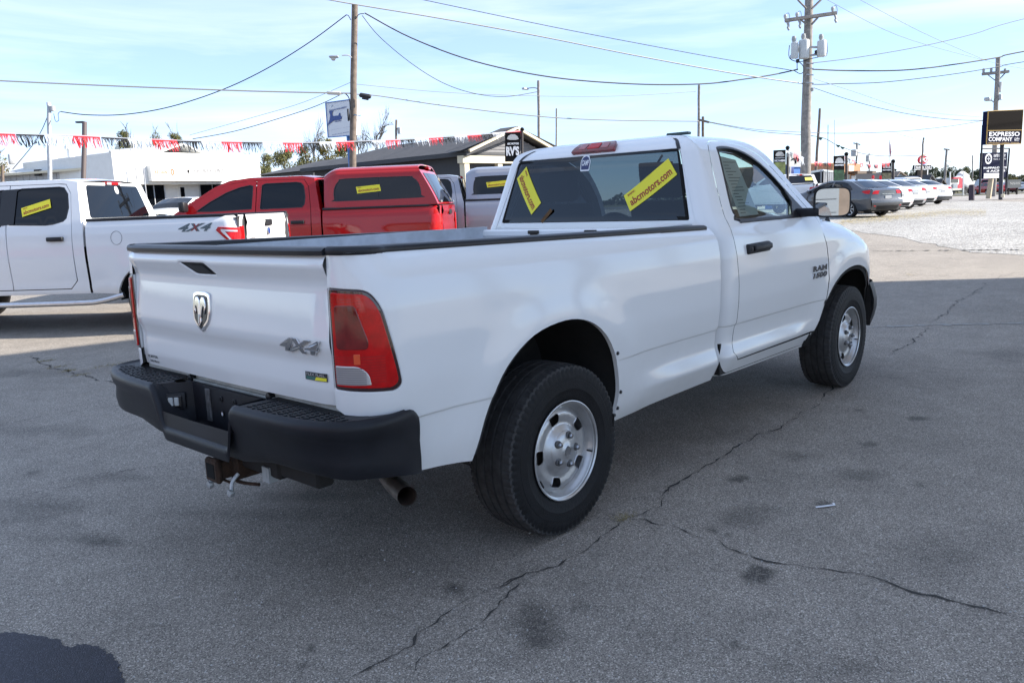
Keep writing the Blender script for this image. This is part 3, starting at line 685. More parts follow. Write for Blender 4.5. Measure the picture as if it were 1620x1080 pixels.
for side in (-1, 1):
    S = S_cab if side < 0 else mir(S_cab); S2 = S_front if side < 0 else mir(S_front); fl = side < 0
    dg_ = grow(DOOR, SEAM)
    # body side: sill, corner post, roof half, A-pillar
    up = [p for p in dg_[0:21]]
    out = [(2.71, .452), (2.775, .520), (2.815, .545)]+[dg_[28]]+[dg_[0]]+dg_[1:22]+[(2.93, 1.352), WSE[0]]+WSE[1:]+[(1.34, 2.56), (1.34, 1.39), (1.34, 1.0), (1.34, .47), (1.6, .458), (2.2, .453)]
    out[0:4] = [(2.71, .452), (2.765, .512), (2.80, .541), (2.75, .5405), (1.70, .5395)]
    out[4] = (1.669, .5385)
    c = panel('cab_side', out, S, WHITE, H, step=.04, flip=not fl, hem=.03, rows=CR)
    # door
    di = grow(DOOR, -.002)
    lo = [(p[0], p[1]) for p in di]
    wo = grow(WIN, .006)
    d = panel('door', lo, S, WHITE, H, holes=[wo], step=.035, flip=not fl, hem=.022, rows=CR)
    # inner door skin & glass
    gl = panel('side_window', grow(WIN, .02), S, GL_CLEAR, d, step=.08, flip=not fl, hem=0, off=-.014)
    # black moulding round the glass
    a = grow(WIN, .006); b = grow(WIN, -.010); V = []; n = len(a)
    for i in range(n):
        for q, o in ((a[i], -.002), (b[i], .0005), (b[i], -.016)):
            nn = snormal(S, *q); nn = nn if nn.y*side > 0 else -nn; V.append(S(*q)+nn*o)
    F = [(i*3+j, i*3+j+1, ((i+1) % n)*3+j+1, ((i+1) % n)*3+j) for i in range(n) for j in range(2)]
    mk('window_seal', V, F, TRIM, d, sharp=60)
    # thicker belt strip
    m = MB(); V = []; xs = np.linspace(1.735, 2.78, 24)
    for x in xs:
        for z, o in ((1.359, .001), (1.362, .007), (1.378, .007), (1.383, -.004)):
            q = (x, z); nn = snormal(S, *q); nn = nn if nn.y*side > 0 else -nn; V.append(S(*q)+nn*o)
    m.add(V, [(i*4+j, i*4+j+1, (i+1)*4+j+1, (i+1)*4+j) for i in range(23) for j in range(3)]); m.obj('belt_moulding', TRIM, d)
    # mirror sail (black triangle) behind the A-pillar
    panel('mirror_sail', [(2.52, 1.385), (2.60, 1.47), (2.565, 1.545), (2.58, 1.552), (2.74, 1.418), (2.80, 1.365), (2.56, 1.362)], S, TRIM, d, step=.05, flip=not fl, hem=.01, off=.003)
    # door handle: recess cup and pull
    hp = S(1.885, 1.205); 
    m = MB(); T = Matrix.Translation((hp.x, hp.y+side*.004, hp.z)) @ Matrix.Rotation(R(-1), 4, 'Y')
    m.box((-.148, -.030, -.030), (.148, .018, .030), .012, 0, T, 3) if side > 0 else m.box((-.148, -.018, -.030), (.148, .030, .030), .012, 0, T, 3)
    h = m.obj('door_handle', BLACKP, d)
    m = MB(); m.box((-.10, min(side*.018, side*.036), -.015), (.135, max(side*.018, side*.036), .021), .010, 0, T, 3)
    m.box((-.13, min(side*.016, side*.024), -.012), (-.105, max(side*.016, side*.024), .012), .004, 1, T); m.obj('pull', [BLACKP, TRIM], h)
    # lower door seam shade strip is a real gap; sill below
    # fender
    fo = [(2.832, .553)]+[(p[0]+.0085, p[1]) for p in DOOR[27:21:-1]]+[(2.925, 1.25), (2.885, 1.335)]+[(x, zt(x)) for x in np.linspace(2.92, 4.72, 34)]+[(4.70, .80), (4.62, .63), (4.30, .60), (3.992, .598)]+ARCH_F[::-1][1:]
    fo = [p for p in fo if not (p[1] < .545 and p[0] < 2.9)]
    fd = panel('front_fender', fo, S2, WHITE, H, step=.04, flip=not fl, hem=.025, rows=CR)
    fr = panel('arch_lip', [(p[0], p[1]) for p in ARCH_F[3:-1]]+[(p[0]-(.035 if p[0] > 3.5 else -.035)*min(1, abs(p[0]-3.5)*3), p[1]-.03) for p in ARCH_F[::-1][1:-3]], S2, LINER, fd, step=.05, flip=not fl, hem=.03, off=-.012)
    # badge on the door
    Sd = S_cab if side < 0 else mir(S_cab)
    if side < 0:
        badge3('badge', 'RAM', .250, .042, S_cab, 2.842, .999, (CHROME, BSTK), d, False, False, bold=.05)
        badge3('badge', '1500', .250, .040, S_cab, 2.845, .951, (CHROME, BSTK), d, False, False, bold=.04, shear=.15)
    # front bumper end
    bz = [(.40, .0), (.47, .02), (.58, .022), (.66, .0)]
    m = MB()
    def fb_(i, j, S2=S2):
        s = 4.03+i*1.5; z = .40+.30*j; a = (s-3.7)/.70 if s > 3.7 else 0; a = min(a, 1.62)
        o = .02+.03*math.sin(math.pi*j)
        return Vector((3.78+.80*math.sin(a), side*(.385+.615*math.cos(a)+o*.3), z))
    m.grid(lambda i, j: Vector((4.02+.56*math.sin(i*math.pi/2)+.05*math.sin(j*3), side*(.28+.655*math.cos(i*math.pi/2)+.03*math.sin(math.pi*j)), .42+.36*j-.0*i)), 14, 6)
    m.obj('front_bumper_end', BLACKP, H)
m = MB(); m.grid(lambda i, j: Vector((4.55+.09*math.sin(math.pi*j), -.5+i*1.0, .42+.30*j)), 10, 6); m.obj('front_bumper', BLACKP, H)
m = MB(); m.box((4.36, -.4, .72), (4.44, .4, .95), .02); m.obj('grille', CHROME, H)
# rear wall below and around the window
RW = roundpoly([(-.808, 1.392), (.808, 1.392), (.845, 1.818), (-.845, 1.818)], [.015, .015, .03, .03], 4)
rw = panel('cab_rear', [(-.85, .95), (.85, .95), (.85, 1.39), (.85, 2.56), (-.85, 2.56), (-.85, 1.39)], S_rear, WHITE, H, holes=[RW], step=.045, flip=True, hem=.02)
# check orientation: rear wall faces -x
n0 = rw.data.vertices[0]
# rear glass
rg = panel('rear_window', grow(RW, -.003), S_rear, GL_REAR, rw, step=.09, flip=True, hem=0, off=.002)
# thin dark frit along edge
a = grow(RW, -.003); b = grow(RW, -.022); V = []; n = len(a)
def rn(u, v): q = snormal(S_rear, u, v); return q if q.x < 0 else -q
for i in range(n):
    for q in (a[i], b[i]): V.append(S_rear(*q)+rn(*q)*.0035)
mk('window_frit', V, [(i*2, i*2+1, ((i+1) % n)*2+1, ((i+1) % n)*2) for i in range(n)], DARK, rw)
# roof ditch mouldings (black strips) running from the rear window corner over the roof
for sg in (-1, 1):
    m = MB(); V = []
    vs_ = np.linspace(1.812, 1.905, 8)
    pts = [S_rear(sg*.842, v)+rn(sg*.842, v)*.002 for v in vs_]
    z0 = pts[-1]
    tail = [Vector((x, z0.y+(-sg)*0, z0.z+.002)) for x in ()]
    allp = pts
    S = S_cab if sg < 0 else mir(S_cab)
    for i, p in enumerate(allp):
        w_ = .013*(1-.2*i/len(allp))
        V += [(p.x, p.y-w_, p.z), (p.x, p.y+w_, p.z), (p.x+.0, p.y+w_, p.z-.01), (p.x, p.y-w_, p.z-.01)]
    F = [(i*4, i*4+1, (i+1)*4+1, (i+1)*4) for i in range(len(allp)-1)]
    m.add(V, F)
    m.obj('roof_moulding', TRIM, H)
# high stop lamp
def lampS(u, v): return S_rear(u, v)
lo_ = roundpoly([(-.245, 1.838), (.225, 1.838), (.205, 1.894), (-.215, 1.894)], .014)
# position measured on the photo: left edge y=.16 right y=-.20
lo_ = roundpoly([(-.235, 1.832), (.235, 1.832), (.222, 1.908), (-.222, 1.908)], .014)
cl = panel('stop_light', lo_, S_rear, TLDK, rw, step=.03, flip=True, hem=.03, off=.022)
PKL = mat('lens_pinkish', (.40, .13, .13), .2, metal=.3, coat=.5)
for a0, b0, mm in ((.085, .16, PKL), (-.16, -.085, PKL), (-.065, .065, TLRED)):
    panel('lens', roundpoly([(a0, 1.848), (b0, 1.848), (b0, 1.893), (a0, 1.893)], .006), S_rear, mm, cl, step=.03, flip=True, hem=.004, off=.0255, edge=.002)
# roof marker seen on the far side of the roof
m = MB(); m.box((1.88, -.50, 1.918), (1.93, -.34, 1.936), .006); m.obj('roof_antenna_base', mat('dark_teal', (.02, .05, .05), .4), H)
# windshield
PE = [S_cab(*p) for p in WSE]
def ws(i, j):
    k = i*(len(PE)-1); a = int(min(k, len(PE)-2)); p = PE[a].lerp(PE[a+1], k-a); t = j*2-1
    f = (1-t*t); hh = 1-i
    return Vector((p.x+f*(.16*hh+.03), p.y*(-t), p.z-.004-.035*sm(.55, .9, i)))
m = MB(); m.grid(ws, 18, 14); m.obj('windshield', GL_CLEAR, H)
m = MB(); m.grid(lambda i, j: ws(0, .0+j)+Vector((.02+.10*i, 0, -.004-.004*i)), 3, 14); m.obj('cowl', TRIM, H)
# hood
def hood(i, j):
    s = 2.93+i*(4.72-2.93); p = S_front(s, zt(s)); t = j*2-1; a = abs(t)
    cen = .055*(1-sm(.45, .80, a))*(1-.5*i)+.025*(1-a*a)
    x = p.x+(.12*(1-t*t) if i > .8 else .08*(1-t*t)*i)
    return Vector((min(x, 4.6), -p.y*t*-1*-1*(.997), p.z+cen-.001))
m = MB(); m.grid(hood, 40, 40); hd_ = m.obj('hood', WHITE, H, sharp=60)
m = MB(); m.box((2.9, -.55, .60), (4.30, .55, .90)); m.obj('engine_bay', DARK, H)
# antenna
ab = S_front(3.30, zt(3.30)); ax, ay, az = 3.33, -.845, 1.305
m = MB(); T = Matrix.Translation((ax, ay, az-.02)); m.lathe([(.030, 0), (.024, .012), (.013, .045), (.008, .075), (.001, .078)], 12, axis='z', T=T)
m.tube([(ax, ay, az+.04), (ax-.035, ay+.0, az+.70)], .0022, 6); m.obj('antenna', TRIM, H)
# cab floor and inner walls
m = MB()
m.box((1.50, -.90, .55), (3.0, .90, .60)); m.box((1.475, -.80, .6), (1.50, .80, 1.385)); m.box((2.85, -.88, .60), (2.98, .88, 1.25))
for s_ in (-1, 1): y0, y1 = sorted((s_*.86, s_*.895)); m.box((1.62, y0, .58), (2.92, y1, 1.345), .01)
m.obj('cab_interior', INTER, H)
m = MB()
def hl(i, j):
    y = -.64+1.28*j; return Vector((1.70+.44*i, y, 1.862-.05*(y/.64)**2))
m.grid(hl, 6, 8)
hlo = m.obj('headliner', HEADL, H)
m = MB()
for s_ in (-1, 1):
    S = S_cab if s_ < 0 else mir(S_cab)
    V = []
    pl = [(1.60, 1.40), (1.66, 1.60), (1.74, 1.80), (1.86, 1.855), (2.02, 1.85), (2.16, 1.83), (2.34, 1.77), (2.5, 1.68), (2.64, 1.57), (2.76, 1.46), (2.85, 1.37)]
    for p in pl:
        q = S(*p); V += [(q.x, q.y-s_*.02, q.z), (q.x-.03, q.y-s_*.075, q.z-.015), (q.x-.05, q.y-s_*.03, q.z-.05)]
    m.add(V, [(i*3+j, i*3+(j+1) % 3, (i+1)*3+(j+1) % 3, (i+1)*3+j) for i in range(len(pl)-1) for j in range(3)])
m.obj('pillar_trim', HEADL, H)
# rear-view structure: seats
def seat(y0, w_, head=True):
    m = MB(); m.box((1.72, y0-w_/2, .80), (2.25, y0+w_/2, .98), .05, seg=3)
    T = Matrix.Translation((1.86, y0, .92)) @ Matrix.Rotation(R(-12), 4, 'Y')
    m.box((-.07, -w_/2, 0), (.08, w_/2, .60), .06, 0, T, 3)
    o = m.obj('seat', INTERG if False else INTER, H)
    if head:
        m = MB(); m.box((-.055, -.155, .62), (.055, .155, .83), .045, 0, T, 3)
        for a in (-.06, .06): m.tube([(0, a, .56), (0, a, .66)], .007, 6, 1, T=T)
        m.obj('headrest', [INTER, CHROME], o)
seat(.42, .50); seat(-.42, .50); 
m = MB(); m.box((1.70, -.16, .85), (2.2, .16, 1.05), .04, seg=2); m.box((1.60, -.16, 1.0), (1.72, .16, 1.42), .04, seg=2); m.obj('centre_seat', INTER, H)
# dashboard, steering wheel, mirror
m = MB()
dp = [(0, 1.30), (.06, 1.335), (.20, 1.345), (.34, 1.33), (.36, .9), (.10, .9), (.02, 1.10)]
m.prism([(2.55+p[0], p[1]) for p in dp], lambda a, b, c: Vector((a, -.84+c, b)), 1.68); m.box((2.50, .20, 1.22), (2.62, .60, 1.39), .03, seg=3)
m.obj('dashboard', INTERG, H)
m = MB(); T = Matrix.Translation((2.42, .40, 1.25)) @ Matrix.Rotation(R(-25), 4, 'Y')
m.tube([T @ Vector((0, .185*math.cos(a), .185*math.sin(a))) for a in np.linspace(0, 2*math.pi, 33)], .015, 8)
for a in (0, math.pi, -math.pi/2): m.tube([T @ Vector((.03, 0, 0)), T @ Vector((0, .18*math.cos(a), .18*math.sin(a)))], .014, 6)
m.lathe([(.001, -.02), (.05, -.02), (.06, .03), (.03, .2)], 14, axis='x', T=T); m.obj('steering_wheel', INTER, H)
m = MB(); T = Matrix.Translation((2.33, .02, 1.745)) @ Matrix.Rotation(R(12), 4, 'Z'); m.box((-.015, -.13, -.035), (.015, .13, .035), .012, 0, T, 2); m.tube([(2.35, .02, 1.77), (2.42, .02, 1.83)], .008, 6)
m.obj('interior_mirror', INTER, H)
# papers: price sheet hanging inside the passenger window, rear-window stickers
Si = lambda u, v: S_cab(u, v)+Vector((0, .030, 0))
stk = panel('price_sheet', [(1.835, 1.395), (2.10, 1.40), (2.055, 1.745), (1.835, 1.77)], Si, mat('sheet_paper', (.55, .60, .62), .7), H, step=.05, flip=True, hem=0)
V = []; F = []; rr = random.Random(4)
for q in range(17):
    z0 = 1.415+q*.0195; a0 = 1.855+rr.random()*.02; b0 = a0+.06+rr.random()*.11
    for (a, b) in ((a0, b0),):
        n = len(V); V += [Si(a, z0)-Vector((0, .002, 0)), Si(b, z0)-Vector((0, .002, 0)), Si(b, z0+.005)-Vector((0, .002, 0)), Si(a, z0+.005)-Vector((0, .002, 0))]; F.append((n, n+1, n+2, n+3))
mk('sheet_print', V, F, mat('faint_print', (.12, .14, .15), .7), stk, smooth=False)
def yellow(u, v, ang, L_=.47, W_=.105, par=None, S=S_rear, mirror=True, off=.006, www=True, flip=None, nm='dealer_sticker'):
    ca, sa = math.cos(ang), math.sin(ang)
    P = [(u+x*ca-y*sa, v+x*sa+y*ca) for x, y in rect2(L_, W_)]
    n0 = snormal(S, u, v)
    st = panel(nm, P, S, YEL, par, step=.06, flip=flip, hem=0, off=off)
    V, F = fittext('abcmotors.com', L_*.88, W_*.42, bold=.022)
    tt = decal('sticker_text', V, F, S, 0, 0, 0, YTXT, st, off=0)
    bpy.data.objects.remove(tt)
    O = []
    def put(V, dx, dy):
        O = []
        for p in V:
            x, y = p[0]+dx, p[1]+dy
            if mirror: x = -x
            uu, vv = u+x*ca-y*sa, v+x*sa+y*ca; n = snormal(S, uu, vv)*(-1 if flip else 1); O.append(S(uu, vv)+n*(off+.0015))
        return O
    mk('sticker_text', put(V, 0, -W_*.10), F, YTXT, st, smooth=False)
    if www:
        V, F = fittext('www.', L_*.16, W_*.13, bold=.01); mk('sticker_text', put(V, -L_*.36, W_*.33), F, YTXT, st, smooth=False)
    return st
y1_ = yellow(.622, 1.610, R(42), .375, .105, par=rg, flip=True)
y2_ = yellow(-.556, 1.604, -R(27), .46, .110, par=rg, flip=True)
# small club sticker
bs = roundpoly([(-.045, -.05), (.045, -.05), (.052, .01), (.035, .045), (0, .058), (-.035, .045), (-.052, .01)], .01)
ps = panel('club_sticker', [(.055+p[0], 1.765+p[1]) for p in bs], S_rear, WSTK, rg, step=.04, hem=0, off=.005, flip=True)
panel('sticker_band', [(.055+p[0]*.85, 1.765+p[1]*.80) for p in bs], S_rear, mat('sticker_navy', (.03, .04, .12), .5), ps, step=.04, hem=0, off=.0062, flip=True)
V, F = fittext('CAMP', .072, .036, bold=.03); decal('sticker_text', V, F, S_rear, .055, 1.768, 0, WSTK, ps, off=.0072, flip=True, mirror=True)
m = MB(); q0 = S_rear(.405, 1.393)+rn(.4, 1.4)*.010; q1 = S_rear(.315, 1.475)+rn(.3, 1.47)*.008
m.box((-.002, -.012, -.06), (.002, .012, .06), .001, 0, Matrix.Translation((q0+q1)/2) @ Matrix.Rotation(R(48), 4, 'X')); m.obj('brown_tape', mat('brown_tape', (.12, .06, .02), .8, noise=.4, nscale=30), rg)
# ---- side mirrors
for side in (-1, 1):
    m = MB()
    T = Matrix.Translation((2.62, side*1.145, 1.455)) @ Matrix.Rotation(R(-side*9), 4, 'Z')
    # housing: rounded bowl, open at the rear
    def shell(i, j, y0=0):
        a = 2*math.pi*j; r = (1-i)**.55
        return Vector((.0+.125*i, math.copysign(abs(math.cos(a))**.42, math.cos(a))*.118*(.35+.65*r), math.copysign(abs(math.sin(a))**.42, math.sin(a))*.098*(.35+.65*r)))
    V = []; nu, nv = 8, 36
    for i in range(nu):
        for j in range(nv): V.append(shell(i/(nu-1), j/nv))
    F = [(i*nv+j, i*nv+(j+1) % nv, (i+1)*nv+(j+1) % nv, (i+1)*nv+j) for i in range(nu-1) for j in range(nv)]+[tuple((nu-1)*nv+j for j in range(nv))]
    m.add(V, F, 0, T)
    rim = [Vector((-.004, v.y*.94, v.z*.94)) for v in V[:nv]]; rin = [Vector((.012, v.y*.90, v.z*.90)) for v in V[:nv]]
    m.add(list(V[:nv])+rim+rin, [(j, (j+1) % nv, nv+(j+1) % nv, nv+j) for j in range(nv)]+[(nv+j, nv+(j+1) % nv, 2*nv+(j+1) % nv, 2*nv+j) for j in range(nv)], 0, T)
    m.box((.03, -.30, -.085) if side < 0 else (.03, .05, -.085), (.075, -.05, -.02) if side < 0 else (.075, .30, -.02), .012, 0, Matrix.Translation((2.62, side*.86+side*.0, 1.455)) @ Matrix.Rotation(R(side*4), 4, 'Z'), 2) if False else None
    y0, y1 = sorted((side*.895, side*1.06)); m.box((2.60, y0, 1.363), (2.69, y1, 1.42), .015, seg=2)
    mo = m.obj('side_mirror', BLACKP, H, sharp=45)
    m = MB(); m.add(rin, [tuple(range(nv))], 0, Matrix.Translation((2.62, side*1.145, 1.455)) @ Matrix.Rotation(R(-side*9), 4, 'Z')); m.obj('mirror_glass', MIRG, mo, smooth=False)
# ---- wheels
def tyre_mesh(Rr=.400, W_=.262, rr=.224, seg=432, lugs=72):
    hw = W_/2
    # profile across: (axial, radius)
    prof = []
    side_p = [(-hw*.80, rr-.004), (-hw*.88, rr+.006), (-hw*.96, rr+.035), (-hw*.985, rr+.060), (-hw*1.0, rr+.063), (-hw*1.0, rr+.105), (-hw*.985, rr+.108), (-hw*.99, rr+.118), (-hw*.965, Rr-.036), (-hw*.93, Rr-.020)]
    tread = [-.90, -.84, -.70, -.62, -.60, -.545, -.525, -.36, -.22, -.20, -.145, -.125, 0, .125, .145, .20, .22, .36, .525, .545, .60, .62, .70, .84, .90]
    groove = {-.60, -.545, -.20, -.145, .145, .20, .545, .60}
    prof = side_p+[(t*hw, Rr-.010*(abs(t))**3.2-(.008 if t in groove else 0)) for t in tread]+[(-a, r) for a, r in side_p[::-1]]
    V = []; n = len(prof)
    for k in range(seg):
        a = 2*math.pi*k/seg; ph = (k*lugs/seg) % 1
        for i, (h, r) in enumerate(prof):
            t = h/hw; q = r
            if abs(t) > .62 and abs(t) < .97 and r > Rr-.045:
                if ph < .30: q -= .006 if abs(t) > .8 else .004
                if abs(t) > .9: q += (.003 if ph > .3 else 0)
            elif abs(t) < .53 and r > Rr-.012:
                p2 = (ph+t*1.3+(.5 if i % 2 else 0)) % 1
                if p2 < .16: q -= .004
            V.append((q*math.cos(a), h, q*math.sin(a)))
    F = [(k*n+i, k*n+i+1, ((k+1) % seg)*n+i+1, ((k+1) % seg)*n+i) for k in range(seg) for i in range(n-1)]
    return V, F
RIMT = stab([0, .082, .098, .125, .165, .186, .200, .212], [-.020, -.020, -.030, -.048, -.040, -.050, -.062, -.062], .02)
def rimS(hub=0):
    def f(u, v):
        r = math.hypot(u, v)
        # height of disc (towards outside) by radius: 0 at outer plane
        h = tab(RIMT, r)
        return Vector((u, h, v))
    return f
def holeP(k):
    a = 2*math.pi*k/5; c = Vector((.153*math.cos(a), .153*math.sin(a))); P = []
    for x, y in roundpoly([(-.020, -.026), (.022, -.034), (.022, .034), (-.020, .026)], .014, 4):
        P.append((c.x+x*math.cos(a)-y*math.sin(a), c.y+x*math.sin(a)+y*math.cos(a)))
    return P
def make_wheel(name, parent, loc, flipy):
    T = Matrix.Translation(loc) @ (Matrix.Rotation(math.pi, 4, 'Z') if flipy else Matrix.Identity(4))
    wo = bpy.data.objects.new(name, None); link(wo, parent); wo.matrix_local = T
    V, F = tyre_mesh(); mk('tyre', [(v[0], v[1]-.131, v[2]) for v in V], F, [RUBBER, TREAD], wo, sharp=32, fm=[1 if max(math.hypot(V[i][0], V[i][2]) for i in f) > .384 else 0 for f in F])
    m = MB()   # outward is +y here with outer sidewall at y=0
    m.lathe([(.208, -.215), (.226, -.222), (.226, -.205), (.195, -.19), (.190, -.10), (.198, -.062), (.205, -.050), (.207, -.038), (.214, -.032), (.218, -.018), (.226, -.014), (.232, -.010), (.2335, -.005), (.229, -.003), (.222, -.008)], 72)
    rim = m.obj('rim', STEEL, wo, sharp=40)
    dsc = panel('wheel_disc', [(.204*math.cos(a), .204*math.sin(a)) for a in np.linspace(0, 2*math.pi, 72, endpoint=False)], rimS(), STEEL, wo, holes=[holeP(k) for k in range(5)], step=.012, hem=.006, edge=.003, flip=None)
    m = MB(); m.lathe([(.001, -.004), (.027, -.004), (.031, -.008), (.048, -.009), (.070, -.014), (.088, -.022), (.094, -.028), (.096, -.042)], 40)
    hc = m.obj('hub_cap', STEEL, wo, sharp=50)
    for k in range(5):
        a = 2*math.pi*k/5+R(180); c = Matrix.Translation((.070*math.cos(a), -.009, .070*math.sin(a)))
        m = MB(); m.lathe([(.018, -.014), (.018, .0), (.0145, .002), (.0145, -.010)], 16, T=c); m.lathe([(.0125, -.012), (.0125, .014), (.009, .018), (.001, .019)], 6, 1, T=c)
        m.obj('lug_nut', [mat('pocket_grey', (.12, .12, .12), .6), DCHROME], hc)
    mm = panel('hub_emblem', [(-.016, -.020), (.016, -.020), (.018, .004), (.0, .022), (-.018, .004)], lambda u, v: Vector((u*1.1, -.0025, v*1.1)), DCHROME, hc, step=.02, hem=.002, edge=.001)
    m = MB(); m.lathe([(.10, -.13), (.175, -.12), (.175, -.18)], 32); m.lathe([(.0, -.095), (.165, -.095), (.17, -.14)], 32); m.obj('brake_disc', mat('brake_rust', (.10, .085, .075), .7, metal=.5, noise=.4, nscale=20), wo)
    m = MB(); a = R(195); c = (.186*math.cos(a), -.03, .186*math.sin(a)); m.tube([c, (c[0]*1.0, .0, c[2]*1.0)], .0045, 8); m.obj('valve', TRIM, wo)
    for a in (R(-33),):
        m = MB(); c = Matrix.Translation((.213*math.cos(a), -.024, .213*math.sin(a))) @ Matrix.Rotation(-a, 4, 'Y'); m.box((-.007, -.010, -.022), (.008, .012, .022), .003, 0, c); m.obj('balance_weight', UNDER, wo)
    return wo
make_wheel('wheel', H, (0, -.962, .400), True)
make_wheel('wheel', H, (3.569, -.958, .400), True)
make_wheel('wheel', H, (0, .962, .400), False)
make_wheel('wheel', H, (3.569, .958, .400), False)
# ============================================================ the other vehicles
def Tz(D): return float(np.interp(D, [0, 8, 10.2, 13.3, 20, 32, 45, 80, 175, 400, 1500], [0, 0, .07, .14, .25, .45, .50, .35, 0, -1, -1]))
FH = Vector((FW.x, FW.y, 0)).normalized()
def Tw(x, y):
    d = (Vector((x, y, 0))-Vector((CP.x, CP.y, 0))).dot(FH); return Tz(max(0, d))
def gp(u, D):
    """point on the terrain at photo column u and depth D"""
    z = Tz(D)
    v = 540+((CP.z-z)/D+FW.z+RT.z*(u-810)/CAMP['f'])/UP.z*CAMP['f']
    return gd(u, v, D)
def zat(u, v, D): return gd(u, v, D).z
VB = [(.30, .10), (.42, .055), (.52, .02), (.62, .022), (.75, .012), (.95, 0), (1.10, .003), (1.25, .018), (1.38, .045), (1.45, .06)]
class Veh:
    def __init__(s, W=.98, L0=-1.18, L1=4.5, belt=1.36, slope=.40, r0=.16, r1=.6, prof=VB, curl=.03, rb=.12, bcor=.16, fcor=.5):
        s.__dict__.update(W=W, L0=L0, L1=L1, belt=belt, slope=slope, curl=curl, rb=rb, bcor=bcor, fcor=fcor)
        k = belt/1.36; s.T = stab([p[0]*k for p in prof], [p[1] for p in prof], .08)
        s.axles = [0, 3.6]; s.top = lambda x: 9
    def w(s, x):
        w_ = s.W
        if x < s.L0+s.bcor: t = min(1, (s.L0+s.bcor-x)/s.bcor); w_ -= .17*(1-math.sqrt(max(0, 1-t*t)))
        if x > s.L1-s.fcor: t = min(1, (x-s.L1+s.fcor)/s.fcor); w_ -= .32*(1-math.sqrt(max(0, 1-t*t)))
        return w_
    def S(s, x, z):
        d = tab(s.T, min(z, s.belt)); 
        if z > s.belt:
            d += s.slope*(z-s.belt)+.10*max(0, (z-s.belt)-.38)**1.5
        b = 0
        for xw in s.axles:
            r = math.hypot(x-xw, z-.42); b += .02*math.exp(-((max(r, .5)-.5)/.12)**2)
        b *= sm(.35, .55, z)*(1-sm(s.belt-.25, s.belt-.05, z))
        t = (z-(s.top(x)-.10))/.10
        if t > 0: d += s.curl*min(t, 1.2)**2.2
        return Vector((x, -(s.w(x)-d+b), z))
def arch(xw, r, zb, n=16, sq=1.08):
    P = []
    a0 = math.asin(min(.9, max(-.9, (zb-.40)/r)))
    for i in range(n+1):
        a = math.pi-a0-(math.pi-2*a0)*i/n; P.append((xw+r*sq*math.cos(a), .40+r*math.sin(a)))
    return P
WH = {}
def simple_wheel(root, x, y, r=.40, w_=.26, rr=.24, out=-1, alloy=True):
    k = (r, w_, rr, alloy)
    if k not in WH:
        m = MB(); hw = w_/2
        m.lathe([(rr, -hw*.8), (rr+.02, -hw*.95), (r-.06, -hw), (r-.015, -hw*.9), (r, -hw*.7), (r, hw*.7), (r-.015, hw*.9), (r-.06, hw), (rr+.02, hw*.95), (rr, hw*.8)], 40)
        t = m.obj('tyre', RUBBER, None); t.data.name = 'tyre_simple'
        m = MB(); m.lathe([(rr-.01, .0), (rr+.005, -hw*.85), (rr-.012, -hw*.80), (rr-.03, -hw*.4), (rr-.03, .05)], 36)
        if alloy:
            for q in range(7):
                a = 2*math.pi*q/7; T = Matrix.Rotation(a, 4, 'Y'); m.box((.03, -hw*.72, -.018), (rr-.015, -hw*.55, .018), .006, 0, T)
            m.lathe([(.001, -hw*.80), (.05, -hw*.78), (.06, -hw*.5)], 16)
        else:
            m.lathe([(.001, -hw*.70), (.07, -hw*.70), (.09, -hw*.5), (rr-.03, -hw*.55)], 24)
        m.lathe([(.001, -hw*.2), (rr-.03, -hw*.2)], 20, 1)
        r_ = m.obj('rim', [ALU, DARK], None); r_.data.name = 'rim_simple'
        WH[k] = (t.data, r_.data); bpy.data.objects.remove(t); bpy.data.objects.remove(r_)
    o = bpy.data.objects.new('wheel', None); link(o, root); o.location = (x, y, r); o.rotation_euler = (0, 0, 0 if out < 0 else math.pi)
    for nm, me in zip(('tyre', 'rim'), WH[k]): link(bpy.data.objects.new(nm, me), o)
    return o
def strip_top(name, V_, prof, m, parent, crown=.02, n=10, inset=.0, z0=0, smooth=True, ny=11):
    """surface across the car between its two sides, along the profile (x,z)"""
    P = resample(prof, .12, False); M_ = MB()
    def fn(i, j):
        k = i*(len(P)-1); a = int(min(k, len(P)-2)); f = k-a
        x = P[a][0]*(1-f)+P[a+1][0]*f; z = P[a][1]*(1-f)+P[a+1][1]*f
        y = abs(V_.S(x, z).y)-inset; t = 2*j-1
        # normal offset by crown along local normal
        dx = P[min(a+1, len(P)-1)][0]-P[a][0]; dz = P[min(a+1, len(P)-1)][1]-P[a][1]; L_ = math.hypot(dx, dz) or 1
        nx, nz_ = -dz/L_, dx/L_
        if nz_ < -.2 or (abs(nz_) <= .2 and nx*(x-(V_.L0+V_.L1)/2) < 0): nx, nz_ = -nx, -nz_
        c = crown*(1-t*t)
        return Vector((x+nx*(c+z0), y*t, z+nz_*(c+z0)))
    M_.grid(fn, len(P), ny); return M_.obj(name, m, parent, sharp=40)
def sides(fn):
    for sd_ in (-1, 1): fn(sd_)
def pk(u, v): return (u, v)
